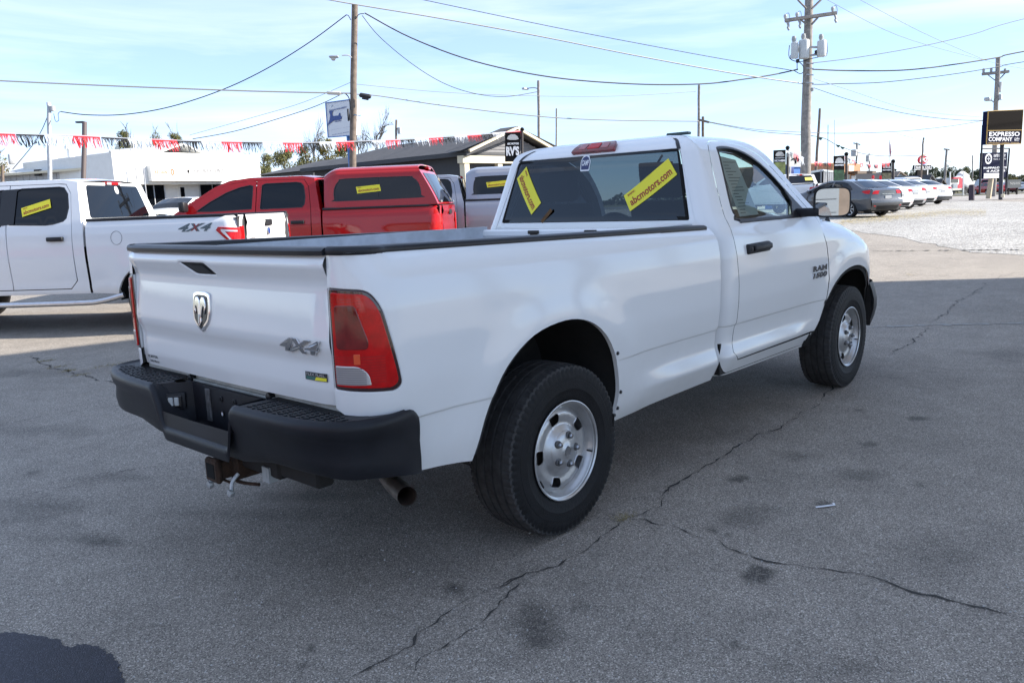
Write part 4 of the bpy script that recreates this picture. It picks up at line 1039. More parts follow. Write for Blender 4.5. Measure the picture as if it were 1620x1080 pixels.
def pickup(name, label, mt, loc, rz, wb=3.65, bed=(-1.16, .86), cab=(.90, 2.95), rail=1.43, roof=1.98, belt=1.42, ws=3.45, front=4.55, doors=(1.05, 1.98, 2.95), wins=None, cap=False, chrome=False, group=None, style='a', glassm=None, detail=True, sill=.50, sc=1.0, capm=None):
    root = thing(name, label, 'pickup truck', loc, rz, group); root.scale = (sc, sc, sc)
    G = glassm or GL_DARK
    V_ = Veh(L0=bed[0], L1=front, belt=belt, slope=.36, bcor=.17); V_.axles = [0, wb]
    hood = [(ws-.35, belt+.0), (ws+.1, belt-.02), (front-.45, belt-.12), (front-.08, belt-.25)]
    def top(x):
        if x < bed[1]+.02: return rail
        return float(np.interp(x, [ws, front-.45, front-.02], [belt-.02, belt-.13, belt-.30])) if x > ws-.05 else 9
    V_.top = top
    xr0, xr1 = cab[0]+.02, cab[0]+.13      # rear wall at belt / roof
    roofl = [(xr1, roof-.07), (xr1+.20, roof-.035), (ws-1.35, roof-.03), (ws-1.0, roof-.07), (ws-.75, roof-.16), (ws-.35, belt+.20), (ws-.02, belt-.01)]
    A0, A1 = arch(0, .47, sill-.02), arch(wb, .47, sill-.02)
    def mkside(sd_):
        S = V_.S if sd_ < 0 else mir(V_.S); fl = sd_ > 0
        bo = [(bed[0], sill+.06), (A0[0][0]-.02, sill-.02)]+A0+[(bed[1], sill), (bed[1], rail), (bed[0], rail)]
        b = panel('bed_side', bo, S, mt, root, step=.09, flip=fl, hem=.04)
        # cab side in pieces: doors
        dx = [cab[0]]+list(doors)
        gh = [(cab[0], belt-.0)]
        def zr(x): return float(np.interp(x, [p[0] for p in roofl], [p[1] for p in roofl]))
        # door outlines
        prev = doors[0]
        for k in range(len(doors)-1):
            a, c = doors[k]+.006, doors[k+1]-.006
            lastd = k == len(doors)-2
            xs_ = np.linspace(a, c+(.42 if lastd else 0), 12)
            topl = [(x, zr(x)-.055) for x in xs_]
            if lastd: topl = [p for p in topl if p[1] > belt-.02]+[(ws-.22, belt-.02), (c, belt-.30)]
            o = [(a+.03 if k == 0 else a, sill+.07), (a, sill+.16)]+topl+[(c, .95), (c, sill+.07)]
            if k == 0: o = [(a+.10, sill+.07), (a+.01, sill+.17), (a, belt), (a+.05, zr(a)-.15), (a+.13, zr(a+.13)-.056)]+[p for p in topl if p[0] > a+.18]+[(c, .95), (c, sill+.07)]
            wn_ = wins[k]
            d = panel('door', o, S, mt, root, holes=[wn_], step=.08, flip=fl, hem=.03)
            g = panel('side_window', grow(wn_, .008), S, G, d, step=.10, flip=fl, hem=0, off=-.008)
            mk_seal(wn_, S, d, sd_)
            if detail:
                hp = S(a+.13, belt-.19); m = MB(); m.box((hp.x-.02, hp.y-.012+min(0, sd_*.03), hp.z-.028), (hp.x+.20, hp.y+.012+max(0, sd_*.03), hp.z+.028), .012, seg=2); m.obj('door_handle', CHROME if chrome else BLACKP, d)
        # surround: rear post, roof rail, A pillar, sill
        oo = [(bed[1]+.03, sill), (A1[0][0], sill), (doors[-1], sill+.06), (doors[0]+.10, sill+.06), (doors[0], sill+.17), (doors[0], belt), (doors[0]+.05, zr(doors[0])-.145), (doors[0]+.13, zr(doors[0]+.13)-.05)]
        oo += [(x, zr(x)-.05) for x in np.linspace(doors[0]+.2, doors[-1]+.35, 12) if zr(x)-.05 > belt]+[(ws-.21, belt-.015), (ws-.02, belt-.01)]
        oo += [(p[0], p[1]) for p in roofl[::-1][1:]]+[(xr0, belt), (bed[1]+.03, belt)]
        panel('cab_side', oo, S, mt, root, step=.09, flip=fl, hem=.03)
        fo = [(doors[-1]+.006, sill+.07), (doors[-1]+.006, .95), (doors[-1]+.006, belt-.31), (ws-.215, belt-.03)]+[(x, top(x)) for x in np.linspace(ws-.02, front, 12)]+[(front, .62), (A1[-1][0]+.05, .60)]+A1[::-1]
        fo = [p for p in fo if True]
        panel('front_fender', fo, S, mt, root, step=.09, flip=fl, hem=.03)
        # liners
        m = MB()
        for xw in (0, wb):
            m.grid(lambda i, j, xw=xw: Vector((xw-.50*math.cos(math.pi*i), sd_*(.93-.40*j), .40+.47*math.sin(math.pi*i))), 14, 3)
            m.grid(lambda i, j, xw=xw: Vector((xw-.5*j*math.cos(math.pi*i), sd_*.56, .40+.47*j*math.sin(math.pi*i))), 14, 3)
        tag(m.obj('wheel_liner', LINER, root), kind=None)
        m = MB(); m.tube([(x, V_.S(x, rail).y*-sd_+0*(-sd_)*.03, rail+.004) for x in np.linspace(bed[0]+.03, bed[1], 12)], .022, 8); m.obj('bed_rail_cap', RAILM, root)
        for xw in (0, wb): simple_wheel(root, xw, sd_*.83, .40, .27, .245, sd_)
        # mirror
        q = S(ws-.30, belt+.10); m = MB(); y0, y1 = sorted((q.y+sd_*.05, q.y+sd_*.24)); m.box((q.x-.05, y0, q.z-.06), (q.x+.06, y1, q.z+.12), .04, seg=2); m.box((q.x, min(q.y, q.y+sd_*.1), q.z-.04), (q.x+.05, max(q.y, q.y+sd_*.1), q.z+.03), .01)
        m.obj('side_mirror', TRIM, root)
        # tail lamp
        tz0, tz1 = rail-.50, rail-.14
        if style == 'a':  o = [(bed[0]+.0, tz1-.02), (bed[0]+.24, tz1-.0), (bed[0]+.27, tz1-.04), (bed[0]+.13, tz1-.17), (bed[0]+.10, tz0), (bed[0], tz0)]
        else: o = [(bed[0], tz1), (bed[0]+.14, tz1-.01), (bed[0]+.20, tz0), (bed[0], tz0)]
        t = panel('tail_light', o, S, TLRED, root, step=.06, flip=fl, hem=.02, off=.012)
        if style == 'a':
            panel('lamp_chevron', [(bed[0]+.03, tz1-.05), (bed[0]+.20, tz1-.03), (bed[0]+.20, tz1-.055), (bed[0]+.11, tz1-.15), (bed[0]+.075, tz0+.03), (bed[0]+.055, tz0+.03), (bed[0]+.085, tz1-.16), (bed[0]+.15, tz1-.06), (bed[0]+.03, tz1-.07)], S, TLCL, t, step=.06, flip=fl, hem=0, off=.015)
        m = MB(); yb = V_.W-.16
        if style == 'a' and sd_ < 0: return
        m.box((bed[0]-.010, min(sd_*(yb+.02), sd_*(yb-.06)), tz0), (bed[0]+.03, max(sd_*(yb+.02), sd_*(yb-.06)), tz1), .008); m.obj('rear_lens', TLRED, t)
    sides(mkside)
    # rear end
    wr_ = V_.W-.19
    tgx = bed[0]
    m = MB(); m.grid(lambda i, j: Vector((tgx-.012*(1-(2*j-1)**2)-.02*math.exp(-((i-.86)/.06)**2)+.01*math.exp(-((i-.55)/.05)**2), (2*j-1)*(wr_-.13), sill+.30+i*(rail-sill-.30))), 14, 9)
    tg_ = m.obj('tailgate', mt, root)
    m = MB(); m.box((tgx, -wr_+.13, rail-.02), (tgx+.06, wr_-.13, rail+.012), .006); m.obj('tailgate_cap', RAILM, tg_)
    m = MB(); m.box((tgx-.045, -.11, rail-.16), (tgx-.01, .11, rail-.07), .015); m.obj('handle', BLACKP if not chrome else CHROME, tg_)
    m = MB()
    m.add([(bed[0]+.02, -wr_-.08, sill+.28), (bed[0]+.02, wr_+.08, sill+.28), (bed[0]+.02, wr_+.08, rail-.01), (bed[0]+.02, -wr_-.08, rail-.01)], [(0, 1, 2, 3)])
    m.box((bed[0]+.02, -.88, rail-.045), (bed[1], .88, rail-.030))
    if not cap: m.obj('bed_cover', mat('tonneau_black', (.03, .03, .032), .6), root)
    else: m.obj('bed_inner', DARK, root)
    m = MB(); pb = [(bed[0]+.16, 1.0), (bed[0]-.02, .97), (bed[0]-.11, .85), (bed[0]-.13, .5), (bed[0]-.13, 0)]
    pb = pb+[(a, -c) for a, c in pb[::-1][1:]]; pb = catmull(pb, 4); sec = [(.10, sill+.06), (.01, sill+.04), (0, sill+.14), (0, sill+.24), (.02, sill+.27), (.14, sill+.27)]
    Vv = []
    for x, y in pb:
        for d, z in sec: Vv.append((x+d*(1 if abs(y) < .95 else .3), y-(d*.6*np.sign(y) if abs(y) > .8 else 0), z))
    k = len(sec); m.add(Vv, [(i*k+j, i*k+j+1, (i+1)*k+j+1, (i+1)*k+j) for i in range(len(pb)-1) for j in range(k-1)]); m.obj('rear_bumper', CHROME if chrome else BUMPER, root)
    m = MB(); m.grid(lambda i, j: Vector((front+.10-.45*abs(2*i-1)**2.5, (2*i-1)*.97, .42+.36*j)), 14, 5); m.obj('front_bumper', CHROME if chrome else BUMPER, root)
    m = MB(); m.grid(lambda i, j: Vector((front+.02-.10*abs(2*i-1)**3, (2*i-1)*.66, .72+(belt-1.02)*j)), 10, 5); m.obj('grille', DCHROME, root)
    m = MB(); m.box((bed[0]+.1, -.75, .5), (front-.2, .75, .75)); m.box((cab[0], -.86, .50), (ws-.3, .86, .85)); m.box((ws-.3, -.8, .5), (front-.1, .8, belt-.28)); m.tube([(0, -.7, .4), (0, .7, .4)], .05, 8)
    m.obj('chassis', UNDER, root)
    strip_top('roof', V_, roofl[:4], mt, root, crown=.03)
    strip_top('windshield', V_, [(ws-.97, roof-.075), (ws-.75, roof-.16), (ws-.35, belt+.20), (ws-.04, belt+.0)], GL_CLEAR if not glassm is None and False else G, root, crown=.05, inset=.02, z0=.004)
    strip_top('hood', V_, [(ws-.05, belt-.012), (ws+.1, belt-.03), (front-.45, belt-.13), (front-.03, belt-.28)], mt, root, crown=.05)
    m = MB(); m.box((front-.2, -.62, belt-.33), (front-.02, .62, belt-.27)); 
    # rear wall with window
    def Rr(u, v):
        f = (v-belt)/(roof-.07-belt); x = xr0+(xr1-xr0)*max(0, f); y = abs(V_.S(x, v).y)/V_.S(xr0, belt).y*-1*u; return Vector((x-.02*(1-(u/.9)**2), y, v))
    ww = V_.S(xr0, belt).y*-1
    rw_ = roundpoly([(-.74, belt+.06), (.74, belt+.06), (.74, roof-.11), (-.74, roof-.11)], .05)
    cr_ = panel('cab_rear', [(-ww, belt-.3), (ww, belt-.3), (ww, roof-.07), (-ww, roof-.07)], Rr, mt, root, holes=[rw_], step=.10, flip=True, hem=.01)
    rg_ = panel('rear_window', rw_, Rr, G, cr_, step=.1, flip=True, hem=0, off=.002)
    m = MB(); q = Rr(0, roof-.085); m.box((q.x-.03, -.17, q.z-.018), (q.x+.06, .17, q.z+.025), .01); sl = m.obj('stop_light', TLRED, cr_)
    if not cap:
        for y0 in (-.13, .13): m = MB(); m.box((q.x-.035, y0-.05, q.z-.014), (q.x-.03, y0+.05, q.z+.02)); m.obj('cargo_lamp', TLCL, sl)
    if detail: interior(root, V_, cab[0]+.55, ws-1.55, belt)
    return root, V_, Rr
def interior(root, V_, x1, x2, belt):
    m = MB()
    for x in (x1, x2):
        for y in (-.42, .42): m.box((x-.10, y-.25, .7), (x+.08, y+.25, belt+.02), .06, seg=2); m.box((x-.08, y-.13, belt+.04), (x+.02, y+.13, belt+.24), .04, seg=2)
    o = m.obj('seats', INTER, root); return o
def mk_seal(P, S, par, sd_, w_=.012):
    a = resample(grow(P, -.001), .05); b = resample(grow(P, -w_), .05)
    a = grow(P, .001); b = grow(P, -w_); n = len(a); V = []
    for i in range(n):
        for q in (a[i], b[i]):
            nn = snormal(S, *q); nn = nn if nn.y*sd_ > 0 else -nn; V.append(S(*q)+nn*.0025)
    mk('window_seal', V, [(i*2, i*2+1, ((i+1) % n)*2+1, ((i+1) % n)*2) for i in range(n)], TRIM, par)
def vsticker(par, S, u, v, ang, L_, W_, sd_, mirror):
    n0 = snormal(S, u, v); flip = (n0.y*sd_ < 0) if abs(n0.y) > .5 else n0.x > 0
    return yellow(u, v, ang, L_, W_, par=par, S=S, mirror=mirror, off=.004, www=True, flip=flip, nm='yellow_sticker')

def placed(u, D, dx_local=0, rz=0, dz=0):
    """put local point (dx_local, nearside 0) at photo column u, depth D"""
    p = gp(u, D); p = p-Vector((math.cos(rz), math.sin(rz), 0))*dx_local; return Vector((p.x, p.y, Tw(p.x, p.y)+dz))
# -- white crew cab on the left, seen along its left side
rz = R(126.5)
# left-rear corner of the bed measured at column 388, depth 10.25
nl = Vector((-math.sin(rz), math.cos(rz), 0))
p = gp(390, 10.35); o = p-Vector((math.cos(rz), math.sin(rz), 0))*(-1.16)-nl*.95
W1 = [[(1.16, 1.43), (1.12, 1.47), (1.10, 1.60), (1.13, 1.78), (1.19, 1.862), (1.26, 1.876), (1.78, 1.872), (1.85, 1.855), (1.93, 1.42), (1.90, 1.405), (1.40, 1.385), (1.30, 1.395)],
      [(2.02, 1.39), (2.00, 1.85), (2.04, 1.865), (2.25, 1.85), (2.50, 1.76), (2.72, 1.66), (2.93, 1.52), (3.02, 1.40), (3.0, 1.38), (2.7, 1.37)]]
p1, V1, R1 = pickup('pickup_truck', 'white crew cab pickup at the left edge with 4X4 lettering and black tonneau', WHITE2, (o.x, o.y, .085), rz, wb=3.85, bed=(-1.16, .86), cab=(.89, 2.95), rail=1.43, roof=2.0, belt=1.40, ws=3.55, front=4.75, doors=(1.04, 1.95, 3.0), wins=W1, style='a')
SL = mir(V1.S)
for sd_ in (-1, 1):
    S_ = V1.S if sd_ < 0 else SL; dd = [c for c in p1.children if c.name.startswith('door')][1 if sd_ < 0 else 3]
    panel('pillar_cover', [(1.84, 1.42), (2.05, 1.40), (2.05, 1.862), (1.78, 1.868), (1.84, 1.84)], S_, TRIM, dd, step=.08, flip=sd_ > 0, hem=0, off=.004)
bs1 = [c for c in p1.children if c.name.startswith('bed_side')][1]
V, F = fittext('4X4', .46, .10, bold=.03, shear=.45); decal('badge', V, F, SL, -.62, 1.345-.05, 0, mat('badge_graphite', (.10, .13, .14), .4), bs1, off=.004, flip=True, mirror=True)
V, F = fittext('X', .13, .085, bold=.03, shear=.45); decal('badge_x', V, F, SL, -.62, 1.345-.05, 0, mat('badge_red', (.25, .03, .03), .4), bs1, off=.0055, flip=True, mirror=True)
m = MB(); q = SL(.44, 1.20); P = [SL(.44+.075*math.cos(a), 1.20+.085*math.sin(a))+Vector((0, .001, 0)) for a in np.linspace(0, 2*math.pi, 40)]; m.tube(P, .0028, 4, cap=False); m.obj('fuel_door_seam', mat('seam_grey', (.16, .16, .17), .8), bs1)
tgo = [c for c in p1.children if c.name.startswith('tailgate')][0]
m = MB(); m.lathe([(.001, -.005), (.045, -.004), (.052, 0)], 24, axis='x', T=Matrix.Translation((-1.185, 0, 1.20))); m.lathe([(.001, -.007), (.040, -.006)], 24, 1, axis='x', T=Matrix.Translation((-1.185, 0, 1.20)))
m.obj('badge_oval', [CHROME, mat('badge_blue', (.02, .05, .2), .3)], tgo)
Stg1 = lambda u, v: Vector((-1.185, u, v))
V, F = fittext('LARIAT', .20, .030, bold=.02, shear=.3); decal('badge', V, F, Stg1, .52, 1.13, 0, DCHROME, tgo, off=-.004, flip=True, mirror=True)
vsticker([c for c in p1.children if c.name.startswith('door')][2], SL, 1.55, 1.615, R(-15)*-1*-1, .40, .115, 1, True)
m = MB(); m.tube(catmull([(.45, .93, .47), (.75, .97, .40), (1.1, 1.0, .385), (2.6, 1.0, .385), (3.0, .96, .42)], 4), .038, 12); m.obj('side_step', ALU, p1)
P_ = roundpoly([(-.05, 1.78), (.05, 1.78), (.05, 1.88), (-.05, 1.88)], .045); panel('round_sticker', [(p[0]-.05, p[1]) for p in P_], R1, WSTK, [c for c in p1.children if c.name.startswith('cab_rear')][0], step=.06, flip=True, hem=0, off=.004)
# -- red crew cab with a matching cap
def add_cap(root, V_, mt, bed, rail, roofz, wincol=None, two=True, wpoly=None):
    z0 = rail+.02
    def CS(x, v):   # v 0..1 side, 1..1.35 shoulder, to 2 centre
        t = (x-bed[0])/(bed[1]-bed[0])
        rr = max(0, (.28-(bed[1]-x))/.28) if x > bed[1]-.28 else 0
        H_ = roofz-z0-.10*rr**2
        if v <= 1: y = .92-.11*v-.02*max(0, v-.8)*4*max(0, v-.8); z = z0+(H_-.10)*v
        else:
            a = (v-1)*math.pi/2; y = .806*max(0, math.cos(a))**.45; z = z0+H_-.10+.10*math.sin(a)**.9
        y -= .06*rr**2
        return Vector((x, -y, z))
    xb = bed[0]
    sl = lambda v: xb+.035+.30*min(1, v)**1.15
    wp = wpoly
    cp = bpy.data.objects.new('cap', None); link(cp, root)
    for sd_ in (-1, 1):
        S = CS if sd_ < 0 else mir(CS)
        o = [(bed[1]-.01, 0), (bed[1]-.01, .9), (bed[1]-.01, 1)]+[(bed[1]-.01, 2), (xb+.35, 2), (sl(1)+.02, 1.3), (sl(1), 1.0)]+[(sl(v), v) for v in (.8, .6, .4, .2, 0)]
        s_ = panel('cap_side', o, S, mt, cp, holes=[wp], step=.08, flip=sd_ > 0, hem=.02)
        g = panel('cap_window', grow(wp, .004), S, GL_DARK, s_, step=.08, flip=sd_ > 0, hem=0, off=-.004)
        mk_seal(wp, S, s_, sd_, .014)
        if two:
            xm = (min(p[0] for p in wp)+max(p[0] for p in wp))/2
            panel('window_divider', [(xm-.008, wp[0][1]+.03), (xm+.008, wp[0][1]+.03), (xm+.008, max(p[1] for p in wp)-.01), (xm-.008, max(p[1] for p in wp)-.01)], S, TRIM, s_, step=.05, flip=sd_ > 0, hem=0, off=.002)
    def RS(i, j):
        v = i; t = 2*j-1; a = CS(sl(v)+.0, v); return Vector((a.x-.05*(1-t*t)*(1-.5*v), a.y*t, a.z))
    m = MB(); m.grid(RS, 10, 10); rr = m.obj('cap_rear', mt, cp)
    m = MB(); m.grid(lambda i, j: RS(.05+.86*i, .07+.86*j)+Vector((-.006, 0, .002)), 9, 9); cw = m.obj('cap_rear_window', GL_DARK, cp)
    for y0 in (.12, .88): q = RS(.06, y0); m = MB(); m.box((q.x-.035, q.y-.02, q.z-.01), (q.x-.004, q.y+.02, q.z+.03), .006); m.obj('cap_latch', CHROME, cw)
    q = RS(1, .5); m = MB(); m.box((q.x-.02, -.10, q.z+.02), (q.x+.06, .10, q.z+.055), .008); m.obj('cap_stop_light', TLRED, cp)
    return CS, cp
rz = R(128); nl = Vector((-math.sin(rz), math.cos(rz), 0)); p = gp(703, 13.4); o = p-Vector((math.cos(rz), math.sin(rz), 0))*(-1.16)-nl*.93
W2 = [[(1.14, 1.45), (1.10, 1.50), (1.09, 1.62), (1.12, 1.80), (1.17, 1.855), (1.25, 1.87), (1.78, 1.865), (1.84, 1.84), (1.86, 1.46), (1.84, 1.44)],
      [(2.00, 1.45), (1.99, 1.83), (2.04, 1.85), (2.22, 1.82), (2.45, 1.74), (2.72, 1.60), (2.92, 1.47), (2.95, 1.44), (2.7, 1.43)]]
p2, V2, R2 = pickup('pickup_truck', 'red crew cab pickup with a red cap over its bed and tinted windows', RED, (o.x, o.y, .14), rz, wb=3.80, bed=(-1.16, .80), cab=(.82, 2.9), rail=1.40, roof=2.0, belt=1.40, ws=3.40, front=4.6, doors=(.99, 1.93, 2.95), wins=W2, style='b', cap=True, glassm=None)
# see-through front door glass
for d in [c for c in p2.children if c.name.startswith('door')]:
    if d.name and d.data.materials: pass
cw = [(-.82, .20), (-.86, .26), (-.82, .60), (-.72, .78), (-.60, .82), (.40, .82), (.52, .76), (.60, .55), (.60, .24), (.54, .18)]
CS2, cap2 = add_cap(p2, V2, RED, (-1.16, .80), 1.40, 2.09, wpoly=catmull(cw, 2, True))
SLc = mir(CS2)
vsticker([c for c in cap2.children if c.name.startswith('cap_side')][1], SLc, .02, .50, R(-7), .40, .19, 1, True)
# -- grey pickup with a grey cap
rz = R(130); nl = Vector((-math.sin(rz), math.cos(rz), 0)); p = gp(905, 16.4); o = p-Vector((math.cos(rz), math.sin(rz), 0))*(-1.16)-nl*.93
p3, V3, R3 = pickup('pickup_truck', 'silver grey pickup with a grey cap, between the red truck and the white cab', GREY, (o.x, o.y, .19), rz, wb=3.80, bed=(-1.16, .95), cab=(.97, 3.0), rail=1.42, roof=1.98, belt=1.41, ws=3.5, front=4.7, doors=(1.12, 2.05, 3.05), wins=[[(a+.12, b) for a, b in W2[0]], [(a+.12, b) for a, b in W2[1]]], style='b', cap=True)
cw3 = [(-.60, .18), (-.66, .26), (-.62, .62), (-.50, .80), (.62, .82), (.74, .74), (.78, .5), (.78, .22), (.72, .16)]
CS3, cap3 = add_cap(p3, V3, GREY, (-1.16, .95), 1.42, 2.09, wpoly=catmull(cw3, 2, True))
vsticker([c for c in cap3.children if c.name.startswith('cap_side')][1], mir(CS3), .30, .52, R(-7), .42, .19, 1, True)
# ============================================================ ground
def nodes(m): return m.node_tree, m.node_tree.nodes, m.node_tree.links.new
def ground_mat(name, c1, c2, c3, ag=240, patch=.35, bump=.35, bd=.004, rough=.85, attr=False, speck=1.0):
    m = bpy.data.materials.new(name); m.use_nodes = True; t, N, Lk = nodes(m); b = N['Principled BSDF']; b.inputs['Roughness'].default_value = rough
    tc = N.new('ShaderNodeTexCoord')
    def nz(sc, det=4, ro=.6, dist=0, vec=None):
        n = N.new('ShaderNodeTexNoise'); n.inputs['Scale'].default_value = sc; n.inputs['Detail'].default_value = det; n.inputs['Roughness'].default_value = ro; n.inputs['Distortion'].default_value = dist
        Lk(vec or tc.outputs['Object'], n.inputs['Vector']); return n
    vo = N.new('ShaderNodeTexVoronoi'); vo.inputs['Scale'].default_value = ag; Lk(tc.outputs['Object'], vo.inputs['Vector'])
    r1 = N.new('ShaderNodeValToRGB'); e = r1.color_ramp.elements; e[0].position = 0; e[0].color = (*c1, 1); e[1].position = 1; e[1].color = (*c3, 1); q = r1.color_ramp.elements.new(.45); q.color = (*c2, 1); q = r1.color_ramp.elements.new(.80); q.color = (*[a*1.15 for a in c2], 1)
    sp = N.new('ShaderNodeSeparateColor'); Lk(vo.outputs['Color'], sp.inputs[0]); Lk(sp.outputs[0], r1.inputs[0])
    big = nz(.45, 7, .62, .4); mid = nz(3.2, 8, .7)
    mr = N.new('ShaderNodeMapRange'); mr.inputs[1].default_value = .3; mr.inputs[2].default_value = .7; mr.inputs[3].default_value = 1-patch; mr.inputs[4].default_value = 1+patch; Lk(big.outputs[0], mr.inputs[0])
    mr2 = N.new('ShaderNodeMapRange'); mr2.inputs[1].default_value = .3; mr2.inputs[2].default_value = .7; mr2.inputs[3].default_value = .86; mr2.inputs[4].default_value = 1.14; Lk(mid.outputs[0], mr2.inputs[0])
    mu = N.new('ShaderNodeMath'); mu.operation = 'MULTIPLY'; Lk(mr.outputs[0], mu.inputs[0]); Lk(mr2.outputs[0], mu.inputs[1])
    last = mu.outputs[0]
    if attr:
        at = N.new('ShaderNodeAttribute'); at.attribute_name = 'stain'
        fine = nz(60, 4, .8); f2 = N.new('ShaderNodeMapRange'); f2.inputs[1].default_value = .35; f2.inputs[2].default_value = .62; f2.inputs[3].default_value = .70; f2.inputs[4].default_value = 1.2; Lk(fine.outputs[0], f2.inputs[0])
        m1 = N.new('ShaderNodeMath'); m1.operation = 'MULTIPLY'; Lk(at.outputs['Fac'], m1.inputs[0]); Lk(f2.outputs[0], m1.inputs[1])
        s1 = N.new('ShaderNodeMath'); s1.operation = 'SUBTRACT'; s1.use_clamp = True; s1.inputs[0].default_value = 1; Lk(m1.outputs[0], s1.inputs[1])
        m2 = N.new('ShaderNodeMath'); m2.operation = 'MULTIPLY'; Lk(last, m2.inputs[0]); Lk(s1.outputs[0], m2.inputs[1]); last = m2.outputs[0]
    vs_ = N.new('ShaderNodeVectorMath'); vs_.operation = 'SCALE'; Lk(r1.outputs[0], vs_.inputs[0]); Lk(last, vs_.inputs['Scale']); Lk(vs_.outputs[0], b.inputs['Base Color'])
    bp = N.new('ShaderNodeBump'); bp.inputs['Strength'].default_value = bump; bp.inputs['Distance'].default_value = bd; Lk(vo.outputs['Distance'], bp.inputs['Height']); bp.invert = True
    bp2 = N.new('ShaderNodeBump'); bp2.inputs['Strength'].default_value = .3; bp2.inputs['Distance'].default_value = .03; Lk(mid.outputs[0], bp2.inputs['Height']); Lk(bp2.outputs[0], bp.inputs['Normal']); Lk(bp.outputs[0], b.inputs['Normal'])
    return m
ASPH = ground_mat('worn_asphalt', (.100, .087, .074), (.258, .228, .192), (.58, .52, .45), ag=230, patch=.13, attr=True, bump=.4)
GRAV = ground_mat('pale_gravel', (.16, .15, .13), (.36, .345, .32), (.60, .58, .54), ag=26, patch=.16, bump=.8, bd=.03)
CONC = ground_mat('old_concrete', (.22, .20, .18), (.30, .275, .25), (.36, .33, .30), ag=30, patch=.15, bump=.2)
GRASS = ground_mat('dry_grass', (.05, .05, .015), (.10, .095, .035), (.20, .17, .07), ag=20, patch=.4, bump=.8, bd=.05)
ROAD = ground_mat('road_asphalt', (.09, .09, .09), (.12, .12, .118), (.2, .2, .2), ag=40, patch=.12)
def terrain_grid(name, m, fn_in, dz, x0, x1, y0, y1, nx, ny, kind='structure'):
    pass
def rings(name, mt, D0, D1, nD, U0, U1, nU, dz):
    """sheet following the terrain between two depths, laid out in polar strips from the near lot outwards"""
    m = MB()
    def fn(i, j):
        D = D0*(D1/D0)**i; a = R(CAMP['yaw'])+R(U0+(U1-U0)*j); d = Vector((math.cos(a), math.sin(a), 0))
        dd = D/max(.2, math.cos(a-R(CAMP['yaw']))) if abs(a-R(CAMP['yaw'])) < R(70) else D/.342
        p = Vector((CP.x, CP.y, 0))+d*dd; return Vector((p.x, p.y, Tw(p.x, p.y)+dz))
    m.grid(fn, nD, nU); o = m.obj(name, mt, None, sharp=60); return tag(o, kind='structure')
# one big base sheet to the horizon, a fine sheet for the lot
m = MB(); V = []; F = []
def bigfn(i, j):
    r = 0 if i == 0 else 3*(1500/3)**((i*41-1)/40); a = 2*math.pi*j; p = Vector((CP.x+r*math.cos(a), CP.y+r*math.sin(a), 0)); return Vector((p.x, p.y, Tw(p.x, p.y)-.02))
m.grid(bigfn, 42, 73); tag(m.obj('ground', GRASS, None, sharp=60), kind='structure')
def sheet(name, mt, poly, dz, step, hem=True):
    P2, F, lp = triangulate(resample(poly, step), [], step); V = [(p[0], p[1], Tw(p[0], p[1])+dz) for p in P2]
    o = mk(name, V, [tuple(f) for f in F], mt, None, sharp=60)
    bm = bmesh.new(); bm.from_mesh(o.data)
    for f in bm.faces:
        if f.normal.z < 0: f.normal_flip()
    bm.to_mesh(o.data); bm.free(); return tag(o, kind='structure')
def gpt(u, v):   # photo pixel -> terrain point (march)
    d = ray(u, v)
    lo, hi = 1.0, 300.0
    D = 1.0
    while D < 400:
        p = CP+d*D
        if p.z <= Tw(p.x, p.y): break
        D *= 1.01
    return (p.x, p.y)
def jag(P, amp, rr):
    return [(p[0]+rr.uniform(-amp, amp), p[1]+rr.uniform(-amp, amp)) for p in P]
far_as = [(-40, -45), (60, -45), (75, -5), (85, 30), (70, 95), (20, 105), (-40, 80)]
sheet('asphalt_lot', ASPH, far_as, -.012, 2.0)
# fine near part with stains
nx, ny = 330, 400; X0, X1, Y0, Y1 = -3.2, 9.2, -4.6, 9.4
gx = np.linspace(X0, X1, nx); gy = np.linspace(Y0, Y1, ny); GX, GY = np.meshgrid(gx, gy, indexing='ij')
st = np.zeros_like(GX); rs = np.random.RandomState(5)
def vnoise(x, y, sc, seed):
    r = np.random.RandomState(seed).rand(64, 64); X = x*sc; Y = y*sc; xi = np.floor(X).astype(int); yi = np.floor(Y).astype(int); fx = X-xi; fy = Y-yi; fx = fx*fx*(3-2*fx); fy = fy*fy*(3-2*fy)
    g = lambda a, b: r[a % 64, b % 64]
    return g(xi, yi)*(1-fx)*(1-fy)+g(xi+1, yi)*fx*(1-fy)+g(xi, yi+1)*(1-fx)*fy+g(xi+1, yi+1)*fx*fy
N1 = vnoise(GX, GY, 4, 1)-.5; N2 = vnoise(GX, GY, 11, 2)-.5; N3 = vnoise(GX, GY, 25, 3)-.5
def blot(u, v, ru, rv, s_, soft=.25, rough=.35):
    c = gz(u, v); ax = (gz(u+ru, v)-gz(u-ru, v)); ay = (gz(u, v+rv)-gz(u, v-rv)); a = ax.length/2; b_ = ay.length/2; ang = math.atan2(ax.y, ax.x)
    dx = GX-c.x; dy = GY-c.y; ax, ay = ax/2, ay/2; dt = ax.x*ay.y-ay.x*ax.y; X = (dx*ay.y-dy*ay.x)/dt; Y = (ax.x*dy-ax.y*dx)/dt
    r = np.sqrt(X*X+Y*Y)*(1+rough*.7*(N1+N2))+.12*rough*N3
    return s_*(1.35 if s_ > .4 else 1.25)*np.clip((1+soft-r)/(2*soft), 0, 1)
